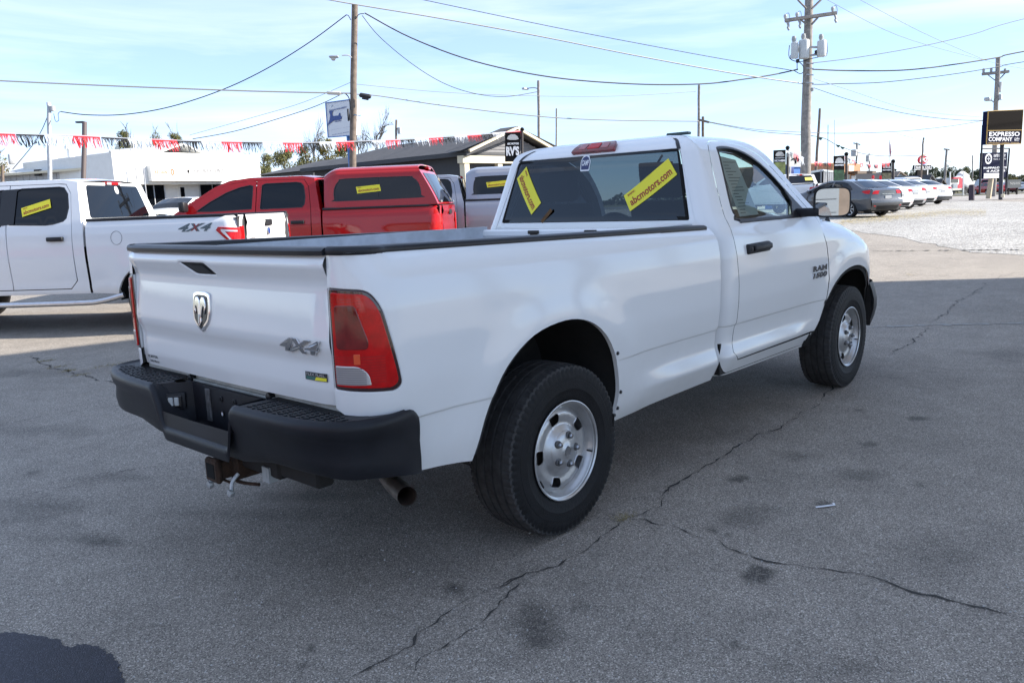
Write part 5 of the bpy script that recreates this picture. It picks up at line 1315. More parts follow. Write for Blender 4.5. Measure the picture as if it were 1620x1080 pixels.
for q in [(1198, 910, 28, 12, .50, .08, .25), (1168, 758, 17, 5.5, .48, .1, .2), (1124, 839, 9, 3.5, .45, .2, .2), (1155, 846, 7, 3, .4, .2, .2), (1303, 797, 13, 4, .45, .2, .3), (845, 985, 36, 22, .45, .6, 1.6), (920, 958, 34, 8, .3, .8, 1.5), (1190, 822, 42, 10, .28, .8, 1.2), (1262, 722, 26, 6, .3, .6, .8), (1365, 750, 30, 7, .25, .4, .5), (1450, 662, 16, 3.5, .42, .4, .5), (1376, 702, 14, 4, .4, .3, .4), (1456, 767, 9, 3, .35, .3, .3), (1165, 1021, 12, 5, .35, .4, .4), (1268, 1000, 10, 5, .2, .4, .4), (1330, 1060, 60, 12, .28, .9, 1.5), (1210, 975, 40, 10, .15, .8, 1), (1480, 880, 60, 34, .16, .7, .7), (1565, 860, 40, 20, .14, .7, .7), (1300, 760, 60, 12, .12, .9, 1), (165, 858, 30, 6, .42, .6, 1), (75, 800, 70, 11, .32, .9, 1.4), (190, 755, 60, 6, .25, .8, 1.2), (60, 680, 90, 7, .2, .8, 1.3), (120, 850, 120, 6, .2, .9, 1), (405, 812, 120, 7, .22, .8, 1), (490, 785, 70, 7, .30, .8, 1), (480, 1048, 8, 3, .5, .3, .3), (490, 1023, 5, 3, .5, .3, .3), (1250, 840, 50, 12, .12, .9, 1), (1150, 690, 80, 10, .14, .9, 1), (1500, 600, 60, 8, .15, .9, 1), (1590, 560, 30, 10, .25, .8, 1), (700, 900, 120, 30, .08, .9, 1), (60, 590, 90, 5, .22, .8, 1.2), (1100, 620, 120, 14, .1, .9, 1), (1300, 585, 120, 10, .12, .9, .9)]:
    st = np.maximum(st, blot(*q)) if q[4] > .3 else st+blot(*q)*(1-st)
# a long darker tyre-worn path
st *= 1.0
zz = np.array([[Tw(a, b_) for b_ in gy[::8]] for a in gx[::8]])
ZZ = np.zeros_like(GX)
from_i = np.interp(np.arange(nx), np.arange(0, nx, 8), np.arange(len(gx[::8]))); from_j = np.interp(np.arange(ny), np.arange(0, ny, 8), np.arange(len(gy[::8])))
D_ = (GX-CP.x)*FH.x+(GY-CP.y)*FH.y; ZZ = np.interp(D_, [0, 8, 10.2, 13.3, 20], [0, 0, .07, .14, .25])
me = bpy.data.meshes.new('lot_near'); vv = np.stack([GX, GY, ZZ], -1).reshape(-1, 3)
ii = (np.arange(nx-1)[:, None]*ny+np.arange(ny-1)[None, :]).reshape(-1); ff = np.stack([ii, ii+ny, ii+ny+1, ii+1], 1)
me.vertices.add(len(vv)); me.vertices.foreach_set('co', vv.ravel()); me.loops.add(len(ff)*4); me.polygons.add(len(ff))
me.loops.foreach_set('vertex_index', ff.ravel()); me.polygons.foreach_set('loop_start', np.arange(len(ff))*4); me.polygons.foreach_set('loop_total', np.full(len(ff), 4)); me.update(calc_edges=True); me.validate()
at = me.attributes.new('stain', 'FLOAT', 'POINT'); at.data.foreach_set('value', st.reshape(-1).astype(np.float32)); me.materials.append(ASPH)
near = meshobj('asphalt_near', me); tag(near, kind='structure')
GD = [(1310, 358), (1345, 365), (1440, 378), (1490, 391), (1540, 399), (1620, 404), (1720, 410), (1900, 420)]
rr = random.Random(3)
gb = resample([gpt(*p) for p in GD], .5, False); gb = [(p[0]+rr.uniform(-.12, .12), p[1]+rr.uniform(-.12, .12)) for p in gb]
fe = [gpt(u, v) for u, v in ((1900, 330), (1620, 320), (1540, 317), (1440, 306))]
nlp = [(gp(1150, 60).x, gp(1150, 60).y), (gp(1150, 28).x, gp(1150, 28).y)]
sheet('gravel_lot', GRAV, gb+fe+nlp, -.006, .9)
# beyond: concrete apron, verge and road
def band(name, mt, Da, Db, ua, ub, dz, step):
    P = [gp(ua, Da), gp(ub, Da), gp(ub, Db), gp(ua, Db)]; return sheet(name, mt, [(p.x, p.y) for p in P], dz, step)
band('concrete_apron', CONC, 56, 92, 1440, 1800, .008, 4)
band('grass_verge', GRASS, 93, 104, 1350, 1900, .02, 4)
band('road', ROAD, 106, 135, 900, 2000, .006, 6)
# street to the left, beyond the parked trucks
sheet('street', ROAD, [(gp(-400, 24).x, gp(-400, 24).y), (gp(1150, 30).x, gp(1150, 30).y), (gp(1150, 38).x, gp(1150, 38).y), (gp(-400, 33).x, gp(-400, 33).y)], .010, 3)
# cracks: thin, jagged dark ribbons lying in the surface
CRK = mat('crack_dark', (.045, .042, .038), 1); TARM = mat('fresh_tar', (.014, .014, .020), .5, noise=.9, nscale=120, bump=.8, bscale=180)
STRAW = mat('dry_weed', (.22, .18, .07), .95, noise=.5, nscale=60)
def crack(P, w_=.008, name='crack', mt=None, z=.004, amp=.016, seed=0, br=True):
    if mt is None: w_ *= .72
    r = random.Random(seed+len(P)*13); Q = resample([tuple(gz(u, v)[:2]) for u, v in P], .045, False); m = MB(); V = []; n = len(Q)
    ox = oy = 0
    for i, q in enumerate(Q):
        a = np.array(Q[max(0, i-1)]); b = np.array(Q[min(n-1, i+1)]); t = (b-a)/max(1e-6, np.linalg.norm(b-a)); pn = np.array((-t[1], t[0]))
        ox = ox*.75+r.uniform(-amp, amp); ww = w_*(.18+1.7*r.random()**2)*(.3 if r.random() < .15 else 1); e = min(1, i/4, (n-1-i)/4)
        c = np.array(q)+pn*ox
        for s_ in (-1, 1):
            p = c+pn*s_*ww*.5*max(.15, e); V.append((p[0], p[1], Tw(p[0], p[1])+z))
    m.add(V, [(2*i, 2*i+1, 2*i+3, 2*i+2) for i in range(n-1)]); o = m.obj(name, mt or CRK, None, smooth=False); return tag(o, kind='structure')
crack([(985, 822), (1040, 800), (1065, 768), (1110, 744), (1150, 722), (1175, 700), (1240, 672), (1290, 640), (1318, 610), (1360, 590)], .012, seed=1)
crack([(985, 822), (1020, 824), (1080, 842), (1130, 852)], .008, seed=2)
crack([(1130, 852), (1165, 872), (1200, 882), (1260, 893), (1330, 903), (1400, 920), (1480, 942), (1560, 960), (1640, 980)], .013, seed=3)
crack([(985, 822), (955, 850), (905, 880), (866, 898), (830, 905), (790, 930), (751, 943), (701, 977), (657, 1012), (632, 1036), (558, 1078)], .012, seed=4, amp=.02)
crack([(866, 898), (800, 944), (790, 952), (731, 997), (691, 1017), (667, 1041), (640, 1078)], .008, seed=5, amp=.02)
crack([(940, 810), (985, 822)], .007, seed=6)
crack([(1560, 458), (1540, 475), (1500, 495), (1478, 512)], .016, seed=7, amp=.03); crack([(1465, 520), (1448, 540), (1415, 560), (1400, 563)], .014, seed=8, amp=.03); crack([(1620, 440), (1560, 458)], .012, seed=9, amp=.03)
crack([(40, 566), (70, 576), (90, 584), (130, 593), (160, 602), (195, 612)], .022, seed=10, amp=.03)
crack([(0, 672), (60, 660), (130, 648), (200, 632)], .008, seed=11); crack([(0, 790), (100, 770), (200, 742), (290, 735)], .006, seed=12)
crack([(180, 585), (140, 590)], .01, seed=13)
# wider broken, tarred bits
for P, w_ in (([(640, 1030), (600, 1052), (560, 1076)], .024), ([(830, 905), (800, 925), (765, 937)], .022), ([(1060, 768), (1045, 790)], .02)): crack(P, w_, mt=CRK, z=.005, seed=int(w_*1000)+P[0][0], amp=.01)
# a pale joint, and a wire's shadow drawn as a dark straight ribbon
crack([(1372, 521.5), (1440, 519), (1500, 517), (1560, 516), (1640, 514), (1700, 513)], .075, 'pale_joint', mat('joint_filler', (.30, .29, .27), .9, noise=.25, nscale=20), .004, .004, 3)
crack([(1374, 412), (1450, 411.5), (1540, 410.5), (1620, 410), (1720, 409)], .10, 'wire_shadow', mat('wire_shadow_dark', (.05, .047, .044), .9), .004, .004, 4)
# weeds in the cracks
def tuft(u, v, n, sp, seed):
    r = random.Random(seed); c = gz(u, v); c.z = Tw(c.x, c.y); m = MB()
    for i in range(n):
        a = r.uniform(0, 6.28); x = c.x+r.gauss(0, sp); y = c.y+r.gauss(0, sp*.4); h = r.uniform(.008, .03); w_ = .004
        m.add([(x, y, c.z+.003), (x+w_, y, c.z+.003), (x+math.cos(a)*h*1.5, y+math.sin(a)*h*1.5, c.z+h)], [(0, 1, 2)])
    return tag(m.obj('dry_weeds', STRAW, None, smooth=False), kind='stuff')
tuft(990, 820, 70, .04, 1); tuft(175, 580, 90, .10, 2); tuft(70, 575, 60, .05, 3); tuft(90, 583, 60, .06, 4); tuft(107, 588, 60, .05, 5); tuft(125, 594, 50, .05, 6); tuft(1440, 448, 60, .08, 7)
# straw lying at the parked row and on the gravel
rr = random.Random(9); m = MB()
for i in range(5200):
    u = rr.uniform(1330, 1560); v0 = float(np.interp(u, [1330, 1420, 1500, 1560], [352, 344, 336, 337])); v = rr.gauss(v0, 3.0)
    if rr.random() < .25: u, v = rr.uniform(1560, 1640), rr.gauss(373, 1.2)
    if v > 362 or v < 326: continue
    x, y = gpt(u, v) if i % 1 == 0 else (0, 0); z = Tw(x, y)+.01; a = rr.uniform(0, 6.28); l = rr.uniform(.08, .22)
    m.add([(x, y, z), (x+.025, y, z), (x+math.cos(a)*l, y+math.sin(a)*l, z+.03)], [(0, 1, 2)])
tag(m.obj('straw', mat('straw', (.36, .29, .13), .95), None, smooth=False), kind='stuff')
# sealed patch at the lower left corner, oil spots are in the surface
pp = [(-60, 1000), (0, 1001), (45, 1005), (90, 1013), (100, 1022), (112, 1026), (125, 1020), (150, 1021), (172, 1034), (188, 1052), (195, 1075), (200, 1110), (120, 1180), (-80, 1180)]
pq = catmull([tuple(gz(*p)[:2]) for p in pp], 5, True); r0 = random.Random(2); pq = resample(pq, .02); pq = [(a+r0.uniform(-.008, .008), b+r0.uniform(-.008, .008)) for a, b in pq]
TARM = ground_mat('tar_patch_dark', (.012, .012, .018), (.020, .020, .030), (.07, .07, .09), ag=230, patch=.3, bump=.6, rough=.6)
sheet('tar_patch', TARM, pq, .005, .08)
wm = MB(); WL = [(1290, 802), (1318, 798.5), (1316, 796.5), (1320, 796), (1322, 800.5), (1291, 804.5)]
wm.add([tuple(gz(*p)[:2])+(.005,) for p in WL], [(0, 1, 4, 5), (1, 2, 3, 4)]); tag(wm.obj('paint_mark', WSTK, None, smooth=False), kind='structure')
rr = random.Random(12); m = MB()
for i in range(900):
    u, v = rr.uniform(0, 1620), rr.uniform(600, 1080); c = gz(u, v); s_ = rr.uniform(.0015, .0045); T = Matrix.Translation((c.x, c.y, s_*.5)) @ Matrix.Rotation(rr.random()*6, 4, 'Z') @ Matrix.Scale(s_, 4)
    m.add([(-1, -.7, -.5), (1, -.6, -.5), (.8, .9, -.5), (-.9, .7, -.5), (0, .1, .8)], [(0, 1, 4), (1, 2, 4), (2, 3, 4), (3, 0, 4)], T=T)
tag(m.obj('grit', mat('grit', (.4, .39, .37), .9), None, smooth=False), kind='stuff')
# canopy added out of view to block the sun; open underneath for skylight
CH = 7.0; cs = CH/math.tan(R(SUN_EL)); cox, coy = math.cos(R(SUN_AZ))*cs, math.sin(R(SUN_AZ))*cs
CSH = [(7.26, 4.37), (-3.0, 7.6), (-9.9, -1.1), (-6.9, -6.4), (17, -6.6), (12.6, -2.45)]   # outline of its shade on the lot
CPY = [(x+cox, y+coy) for x, y in CSH]
cc = Vector((sum(p[0] for p in CPY)/6, sum(p[1] for p in CPY)/6, 0))
cn = thing('added_canopy', 'flat white canopy on posts, added outside the view to shade the lot', 'canopy', cc)
cwh = mat('added_canopy_white', (.78, .78, .76), .6, noise=.05, nscale=1)
m = MB(); m.prism(CPY, lambda a, b, c: Vector((a, b, CH+c))-cc, .45); m.obj('roof', cwh, cn, smooth=False)
for i in range(6):
    a, b = CPY[i], CPY[(i+1) % 6]; m = MB(); m.tube([Vector((a[0], a[1], CH+.2))-cc, Vector((b[0], b[1], CH+.2))-cc], .36, 4); m.obj('fascia', mat('fascia_grey', (.30, .32, .35), .5), cn, smooth=False)
for x, y in ((15.5, -7), (21.5, -13.5), (9.0, -7.5), (13.5, -14.5), (5.5, -14.5)):
    m = MB(); m.box((x-.15, y-.15, 0), (x+.15, y+.15, CH), .02, T=Matrix.Translation(-cc)); m.obj('post', cwh, cn)
# low white workshop behind the camera, facing the sun (seen only in reflections)
wb_ = thing('workshop', 'low brick workshop behind the camera with grey roller doors, seen only reflected', 'building', (-24, -2, 0))
m = MB(); m.box((0, -14, 0), (7, 12, 4.2)); m.obj('wall', mat('workshop_brick', (.26, .19, .15), .8, noise=.2, nscale=2), wb_, smooth=False)
m = MB(); m.box((-.6, -14.6, 4.2), (7.6, 12.6, 4.5)); m.obj('roof', mat('roof_grey', (.2, .2, .21), .6), wb_, smooth=False)
for i in range(5):
    m = MB(); y0 = -12.5+i*4.7; m.box((6.98, y0, .1), (7.06, y0+3.2, 3.2)); 
    for k in range(8): m.box((7.06, y0+.05, .15+k*.38), (7.09, y0+3.15, .45+k*.38))
    m.obj('roller_door', mat('door_grey', (.30, .31, .33), .6), wb_, smooth=False)
# ============================================================ left and middle background
class Fac:
    """vertical plane through two photo columns at given depths; t runs left to right, n faces the viewer"""
    def __init__(s, u0, D0, u1, D1):
        a, b = gp(u0, D0), gp(u1, D1); s.A = Vector((a.x, a.y, 0)); t = Vector((b.x-a.x, b.y-a.y, 0)); s.L = t.length; s.t = t.normalized()
        n = Vector((s.t.y, -s.t.x, 0)); s.n = n if n.dot(CP-s.A) > 0 else -n; s.z0 = min(a.z, b.z)
    def sz(s, u, v):
        d = ray(u, v); k = (s.A-CP).dot(s.n)/d.dot(s.n); p = CP+d*k; return ((p-s.A).dot(s.t), p.z)
    def P(s, a, d, z): return s.A+s.t*a+s.n*d+Vector((0, 0, z))
    def box(s, m, a0, a1, d0, d1, z0, z1, mi=0):
        V = [s.P(a, d, z) for a in (a0, a1) for d in (d0, d1) for z in (z0, z1)]
        m.add(V, [(0, 1, 3, 2), (4, 6, 7, 5), (0, 4, 5, 1), (2, 3, 7, 6), (0, 2, 6, 4), (1, 5, 7, 3)], mi); return m
    def S(s, d): return lambda a, z: s.P(a, d, z)
    def text(s, txt, u0, v0, u1, v1, m, par, d=.02, name='lettering', **k):
        (a0, z0), (a1, z1) = s.sz(u0, v1), s.sz(u1, v0); V, F = fittext(txt, abs(a1-a0), abs(z1-z0), **k)
        c = Vector(((a0+a1)/2, (z0+z1)/2)); V2 = [s.P(c.x+p[0], d, c.y+p[1]) for p in V]
        o = mk(name, V2, F, m, None, smooth=False)
        if par is not None: o.parent = par; o.matrix_parent_inverse = par.matrix_world.inverted() if False else Matrix.Translation(-par.location)
        return o
def under(par, o):
    o.parent = par; o.matrix_parent_inverse = Matrix.Translation(-par.location); return o
WALLW = mat('white_siding', (.72, .72, .70), .7, noise=.05, nscale=2); WOOD = mat('weathered_pole_wood', (.16, .125, .10), .95, noise=.35, nscale=6, bump=.3, bscale=30)
WOODG = mat('grey_pole_wood', (.24, .22, .20), .95, noise=.35, nscale=5, bump=.3, bscale=30)
STEELP = mat('galvanised_pole', (.40, .41, .42), .55, metal=.4, noise=.15, nscale=6); SHING = mat('dark_shingles', (.055, .056, .062), .9, noise=.25, nscale=3, bump=.3, bscale=20)
CHAR = mat('charcoal_siding', (.045, .048, .055), .8, noise=.15); GSID = mat('grey_siding', (.20, .20, .21), .8, noise=.1); WIRE = mat('wire_black', (.02, .022, .028), .7); WIREG = mat('wire_grey', (.12, .12, .12), .6)
CREAM = mat('cream_trim', (.62, .56, .42), .7); GREYW = mat('grey_metal_wall', (.42, .43, .45), .6, noise=.08, nscale=1.5); ROOFW = mat('pale_metal_roof', (.62, .62, .60), .5, noise=.08, nscale=1)
BLUEP = mat('blue_pole_paint', (.03, .12, .36), .5); NAVY = mat('sign_navy', (.006, .009, .035), .8, spec=.1); BLKS = mat('sign_black', (.006, .006, .007), .8, spec=.15)
SGREEN = mat('sign_green', (.03, .10, .03), .6); SGREY = mat('sign_grey', (.30, .31, .31), .6)
def pole(name, label, ub, ut, vt, D, rb, rt, mt, cat='utility pole', Dt=None, vb=None, group=None):
    a = gp(ub, D); b = gd(ut, vt, Dt or D); o = thing(name, label, cat, a, 0, group)
    m = MB(); d = b-a; r0 = random.Random(int(ub)); P = [a+d*(i/9)+Vector((r0.uniform(-1, 1), r0.uniform(-1, 1), 0))*.01*D/30 for i in range(10)]; P[0] = a-Vector((0, 0, .5))
    m.tube([p-a for p in P], [rb+(rt-rb)*i/9 for i in range(10)], 12); m.obj('pole', mt, o); return o, a, b
def part(o, name, mb, mt, **k):
    """mesh given in world coordinates, hung under thing o"""
    q = mb.obj(name, mt, o, **k); q.matrix_parent_inverse = Matrix.Translation(-o.location); return q
def wire(label, pts, D0, D1, px, mt, cat='overhead wire', group=None):
    pts = list(pts)     # carry wires that leave the view on towards their next pole
    if pts[0][0] < 0: a, b = pts[0], pts[1]; k = 500/(b[0]-a[0]); pts.insert(0, (a[0]-500, a[1]-(b[1]-a[1])*k*.8)); D0 *= .75
    if pts[-1][0] >= 1640: a, b = pts[-1], pts[-2]; k = 450/(a[0]-b[0]); pts.append((a[0]+450, a[1]+(a[1]-b[1])*k*.8)); D1 *= 1.1
    Q = catmull(pts, 6); n = len(Q); P = []; r = []
    us = [q[0] for q in Q]; 
    for i, q in enumerate(Q):
        f = (q[0]-Q[0][0])/(Q[-1][0]-Q[0][0]); D = 1/((1-f)/D0+f/D1); P.append(gd(q[0], q[1], D)); r.append(px*.5*D/CAMP['f'])
    m = MB(); m.tube(P, r, 5); return tag(m.obj('overhead_wire', mt, None), label, cat, group)
# poles -------------------------------------------------
p1_, a, b = pole('utility_pole', 'tall brown wooden pole rising behind the red truck, with a street lamp arm', 557, 561, 8, 30, .135, .115, WOOD)
m = MB(); A = gd(559, 95, 30); B = gd(541, 88, 29.7); m.tube(catmull([A, gd(552, 88, 29.8), B], 4), .022, 6); part(p1_, 'lamp_arm', m, STEELP)
m = MB(); T = Matrix.Translation(gd(529, 91, 29.6)) @ Matrix.Rotation(R(-48), 4, 'Z'); m.box((-.19, -.10, -.02), (.16, .10, .06), .04, 0, T, 2); m.lathe([(.10, -.02), (.085, -.08), (.04, -.115), (.001, -.12)], 14, 1, T=T @ Matrix.Translation((-.04, 0, 0)), axis='z'); part(p1_, 'lamp_head', m, [STEELP, mat('lamp_glass', (.5, .5, .48), .2)])
m = MB(); m.tube(catmull([gd(546, 148, 29.9), gd(552, 155, 29.8), gd(554, 170, 29.8), gd(553, 190, 29.8)], 4), .02, 6); m.box((-.03, -.03, -.22), (.03, .03, .22), .01, 0, Matrix.Translation(gd(551, 182, 29.8))); part(p1_, 'riser_cable', m, WIRE)
m = MB(); m.tube([gd(560, 182, 29.9), gd(570, 183, 29.6)], .016, 6); part(p1_, 'blue_bracket', m, mat('bracket_blue', (.02, .25, .45), .5))
for uu, vv in ((555, 32), (563, 30)): m = MB(); m.tube(catmull([gd(uu, vv, 29.9), gd(uu+(-4 if uu < 560 else 5), vv-7, 29.9), gd(uu+(-8 if uu < 560 else 13), vv-8, 29.9)], 4), .015, 5); part(p1_, 'service_drop', m, WIRE)
t = thing('splice_case', 'white cable splice case hung on the line left of the brown pole', 'splice case', gd(528, 147.5, 29.8)); m = MB(); m.tube([gd(517, 147, 29.8), gd(519, 147, 29.8), gd(538, 148, 29.8), gd(540, 148, 29.8)], [.04, .07, .07, .03], 10); part(t, 'case', m, WALLW)
t = thing('splice_case', 'black cable splice case hung on the line right of the brown pole', 'splice case', gd(578, 152, 29.8)); m = MB(); m.tube([gd(569, 150, 29.8), gd(570, 150.5, 29.8), gd(585, 153, 29.8), gd(587, 153.5, 29.8)], [.06, .085, .085, .05], 10); m.tube([gd(573, 155, 29.8), gd(583, 157, 29.8)], [.05, .05], 8); part(t, 'case', m, WIRE)
p9, a, b = pole('utility_pole', 'pale grey metal pole with a small drum near its top, at the left', 80, 77.5, 165, 35, .10, .085, STEELP)
m = MB(); m.lathe([(.001, -.12), (.11, -.10), (.12, .1), (.001, .12)], 14, axis='z', T=Matrix.Translation(gd(83, 172, 35))); m.box((-.07, -.07, 0), (.07, .07, .16), .01, 0, Matrix.Translation(gd(77.5, 168, 35))); part(p9, 'drum', m, STEELP)
m = MB(); m.tube(catmull([gd(85, 180, 35), gd(88, 192, 35), gd(93, 190, 35), gd(92, 180, 35), gd(97, 176, 35)], 4), .014, 5); part(p9, 'drip_loop', m, mat('blue_wire', (.05, .12, .28), .5))
p10, a, b = pole('street_lamp', 'brown square lamp post with a flat head leaning beside the metal pole', 129, 134, 193, 30, .085, .085, mat('bronze_pole', (.11, .085, .08), .6), 'street lamp')
m = MB(); T = Matrix.Translation(gd(127.5, 193.5, 30)) @ Matrix.Rotation(R(-48), 4, 'Z'); m.box((-.16, -.09, -.03), (.14, .09, .03), .015, 0, T, 2); part(p10, 'lamp_head', m, WIRE)
pq, a, b = pole('utility_pole', 'thin brown post at the far left edge in front of the tree', 8, 4, 262, 36, .07, .06, WOOD); m = MB(); m.box((-.12, -.12, -.25), (.12, .12, .25), .05, 0, Matrix.Translation(gd(18, 252, 40)), 2); m.tube([gd(18, 262, 40), gd(8, 268, 36)], .03, 5); part(pq, 'meter_box', m, STEELP)
for (nm, lab, ub, ut, vt, D, rb, mt) in [('utility_pole', 'slim grey wooden pole with a street lamp arm, above the white cab roof', 853, 852, 128, 55, .11, WOODG), ('utility_pole', 'thin faint pole right of the lamp pole over the cab', 880, 880.5, 172, 90, .11, WOODG), ('utility_pole', 'short distant pole with a small transformer between sign and banner', 627, 627, 190, 90, .14, WOOD), ('utility_pole', 'tall thin grey pole standing behind the cab roof', 1104.5, 1106, 135, 70, .14, WOODG), ('utility_pole', 'short dark pole with a stub crossarm beside the thin grey pole', 1111.5, 1112, 185, 50, .10, WOOD)]:
    o_, a, b = pole(nm, lab, ub, ut, vt, D, rb, rb*.85, mt)
    if ub == 853:
        m = MB(); m.tube(catmull([gd(852, 141, 55), gd(845, 139, 55), gd(834, 140, 55)], 4), .035, 5); m.box((-.25, -.12, -.05), (.25, .12, .08), .03, 0, Matrix.Translation(gd(831, 141, 55))); part(o_, 'lamp_arm', m, STEELP)
    if ub == 627: m = MB(); m.lathe([(.001, -.35), (.22, -.33), (.24, .33), (.001, .35)], 12, axis='z', T=Matrix.Translation(gd(632, 207, 90))); part(o_, 'transformer', m, STEELP)
    if ub == 1111.5: m = MB(); m.tube([gd(1107, 190, 50), gd(1121, 193.5, 49)], .07, 6); part(o_, 'crossarm', m, WOOD)
# wires -------------------------------------------------
wire('pale twisted cable crossing the sky low from the left edge to the brown pole', [(-60, 124), (0, 128), (150, 135), (300, 141), (420, 145), (558, 148)], 22, 30, 2.2, WIREG)
wire('cable running right from the brown pole past the splice case to the cab', [(558, 149), (600, 152), (700, 167), (850, 184), (960, 190), (1105, 192)], 30, 60, 1.7, WIREG)
wire('pale top cable sweeping from the top edge down to the right pole', [(505, -3), (560, 7), (700, 30), (850, 57), (1000, 87), (1130, 111), (1210, 124), (1274, 133)], 28, 43, 2.0, mat('wire_pale', (.26, .26, .25), .6))
wire('thick dark cable sagging from the brown pole to the transformers', [(577, 21), (650, 60), (750, 97), (870, 122), (1000, 133), (1110, 133), (1180, 125), (1225, 118), (1262, 110)], 30, 43, 2.1, WIRE)
wire('dark blue service wire sagging from the brown pole to the metal pole', [(548, 24), (490, 67), (420, 110), (350, 143), (270, 169), (200, 181), (140, 182), (97, 177)], 30, 35, 1.6, WIRE)
wire('thin wire dropping from the brown pole top towards the slim lamp pole', [(573, 25), (600, 58), (650, 100), (700, 131), (750, 148), (800, 153), (852, 145)], 30, 55, 1.1, WIRE)
wire('very thin wire across the upper middle of the sky', [(655, -3), (750, 17), (880, 44), (1010, 69), (1140, 93), (1255, 112)], 30, 43, 1.1, WIRE)
wire('faint thin wire level with the splice cases', [(560, 133), (700, 146), (850, 152), (980, 152), (1100, 145)], 40, 70, .8, WIREG)
wire('guy wire running down left from the brown pole over the white building', [(545, 147), (500, 168), (440, 188), (370, 208), (305, 220)], 32, 48, 1.2, WIRE)
wire('faint wire above the guy wire left of the sign', [(556, 130), (480, 162), (400, 186), (300, 214)], 36, 60, .7, WIREG)
wire('short wire running down left from the metal pole', [(76, 182), (66, 206), (50, 232), (20, 268)], 35, 38, 1.2, WIRE)
# grey shed at the left ---------------------------------
f = Fac(-140, 66, 200, 56); (aL, zL) = f.sz(0, 287); (aR, zE) = f.sz(178, 263); zev = zE; o = thing('metal_shed', 'long pale metal shed with a low gable roof, left of the white shop', 'shed', f.P(f.L/2, -8, .3))
m = MB(); f.box(m, -6, f.L, -11, 0, .2, zev); part(o, 'wall', m, GREYW, smooth=False)
rng = f.sz(178, 238)[1]
m = MB(); P_ = [f.P(-7, .5, zev-.05), f.P(f.L+.5, .5, zev-.05), f.P(f.L+.5, -5.5, zev+1.75), f.P(-7, -5.5, zev+1.6), f.P(f.L+.5, -11.5, zev), f.P(-7, -11.5, zev)]
P_ += [p-Vector((0, 0, .12)) for p in P_]; m.add(P_, [(0, 1, 2, 3), (3, 2, 4, 5), (6, 9, 8, 7), (9, 11, 10, 8), (0, 6, 7, 1), (0, 3, 9, 6), (3, 5, 11, 9), (1, 7, 8, 2), (2, 8, 10, 4)]); part(o, 'roof', m, ROOFW, smooth=False)
m = MB(); f.box(m, -7, f.L+.5, .5, .62, zev-.16, zev+.0); part(o, 'gutter', m, CREAM, smooth=False)
for q in range(46): m = MB(); f.box(m, -5.6+q*.72, -5.52+q*.72, .0, .035, .3, zev-.12); part(o, 'wall_rib', m, GREYW, smooth=False)
for uu, vv in ((58, 262), (86, 255)):
    a_, z_ = f.sz(uu, vv); m = MB(); f.box(m, a_-.14, a_+.14, -1.6, -1.2, zev-.1, z_+.9); f.box(m, a_-.22, a_+.22, -1.7, -1.1, z_+.9, z_+1.1); part(o, 'roof_vent', m, WALLW, smooth=False)
for uu in (64, 158): a_, z_ = f.sz(uu, 275); m = MB(); f.box(m, a_-.25, a_+.2, .0, .3, z_-.15, z_+.3); part(o, 'wall_lamp', m, WIRE, smooth=False)
# white shop --------------------------------------------
f = Fac(176, 54, 412, 64); o = thing('white_shop', 'flat roofed white shop with a long sign board over its storefront', 'shop', f.P(f.L/2, -5, .4))
a0, zt_ = f.sz(177, 250); a1, zt2 = f.sz(410, 248); zf_ = f.sz(300, 291)[1]; zb_ = .2
m = MB(); f.box(m, a0, a1, -12, 0, zf_, max(zt_, zt2)); part(o, 'parapet', m, WALLW, smooth=False)
m = MB(); f.box(m, a0+.1, a1-.1, -12, -1.3, zb_, zf_); part(o, 'wall', m, WALLW, smooth=False)
m = MB(); f.box(m, a0-.05, a1+.05, -.2, .06, max(zt_, zt2), max(zt_, zt2)+.10); part(o, 'coping', m, mat('coping_white', (.6, .6, .58), .6), smooth=False)
g = Fac(176, 54, 412, 64); g.A = f.A-f.n*1.3
def shopwin(u0, u1, v0, v1, nm='window'):
    (x0, z1), (x1, z0) = g.sz(u0, v0), g.sz(u1, v1); m = MB(); g.box(m, x0, x1, .0, .06, z0, z1, 0); w_ = part(o, nm, m, GL_DARK if nm == 'window' else WALLW, smooth=False)
    m = MB()
    for q0, q1, y0, y1 in ((x0-.06, x1+.06, z1, z1+.08), (x0-.06, x1+.06, z0-.08, z0), (x0-.06, x0, z0, z1), (x1, x1+.06, z0, z1), ((x0+x1)/2-.03, (x0+x1)/2+.03, z0, z1)) if nm == 'window' else ():
        g.box(m, q0, q1, .02, .10, y0, y1)
    if nm == 'window': q = m.obj('frame', ALU, w_, smooth=False); q.matrix_parent_inverse = Matrix.Identity(4); 
    return w_, (x0, x1, z0, z1)
shopwin(225, 262, 293, 330); shopwin(315, 357, 291, 333); shopwin(380, 405, 291, 333); dw, (x0, x1, z0, z1) = shopwin(281, 298, 294, 343, 'door')
m = MB(); g.box(m, x0+.15, x1-.15, .06, .09, z0+1.25, z1-.12); g.box(m, x0+.15, x1-.15, .06, .09, z0+.2, z0+1.05); m.obj('pane', GL_DARK, dw, smooth=False)
m = MB(); (x0, z1), (x1, z0) = f.sz(232, 262), f.sz(352, 287); f.box(m, x0, x1, .02, .45, z0, z1); sg_ = part(o, 'sign_board', m, WALLW, smooth=False)
ORG = mat('sign_orange', (.65, .12, .03), .6); LGT = mat('sign_grey_text', (.13, .13, .14), .6)
def ftext(f_, par_, txt, u0, v0, u1, v1, m_, d, nm='lettering', **k):
    q = f_.text(txt, u0, v0, u1, v1, m_, None, d=d, name=nm, **k); q.parent = par_; return q
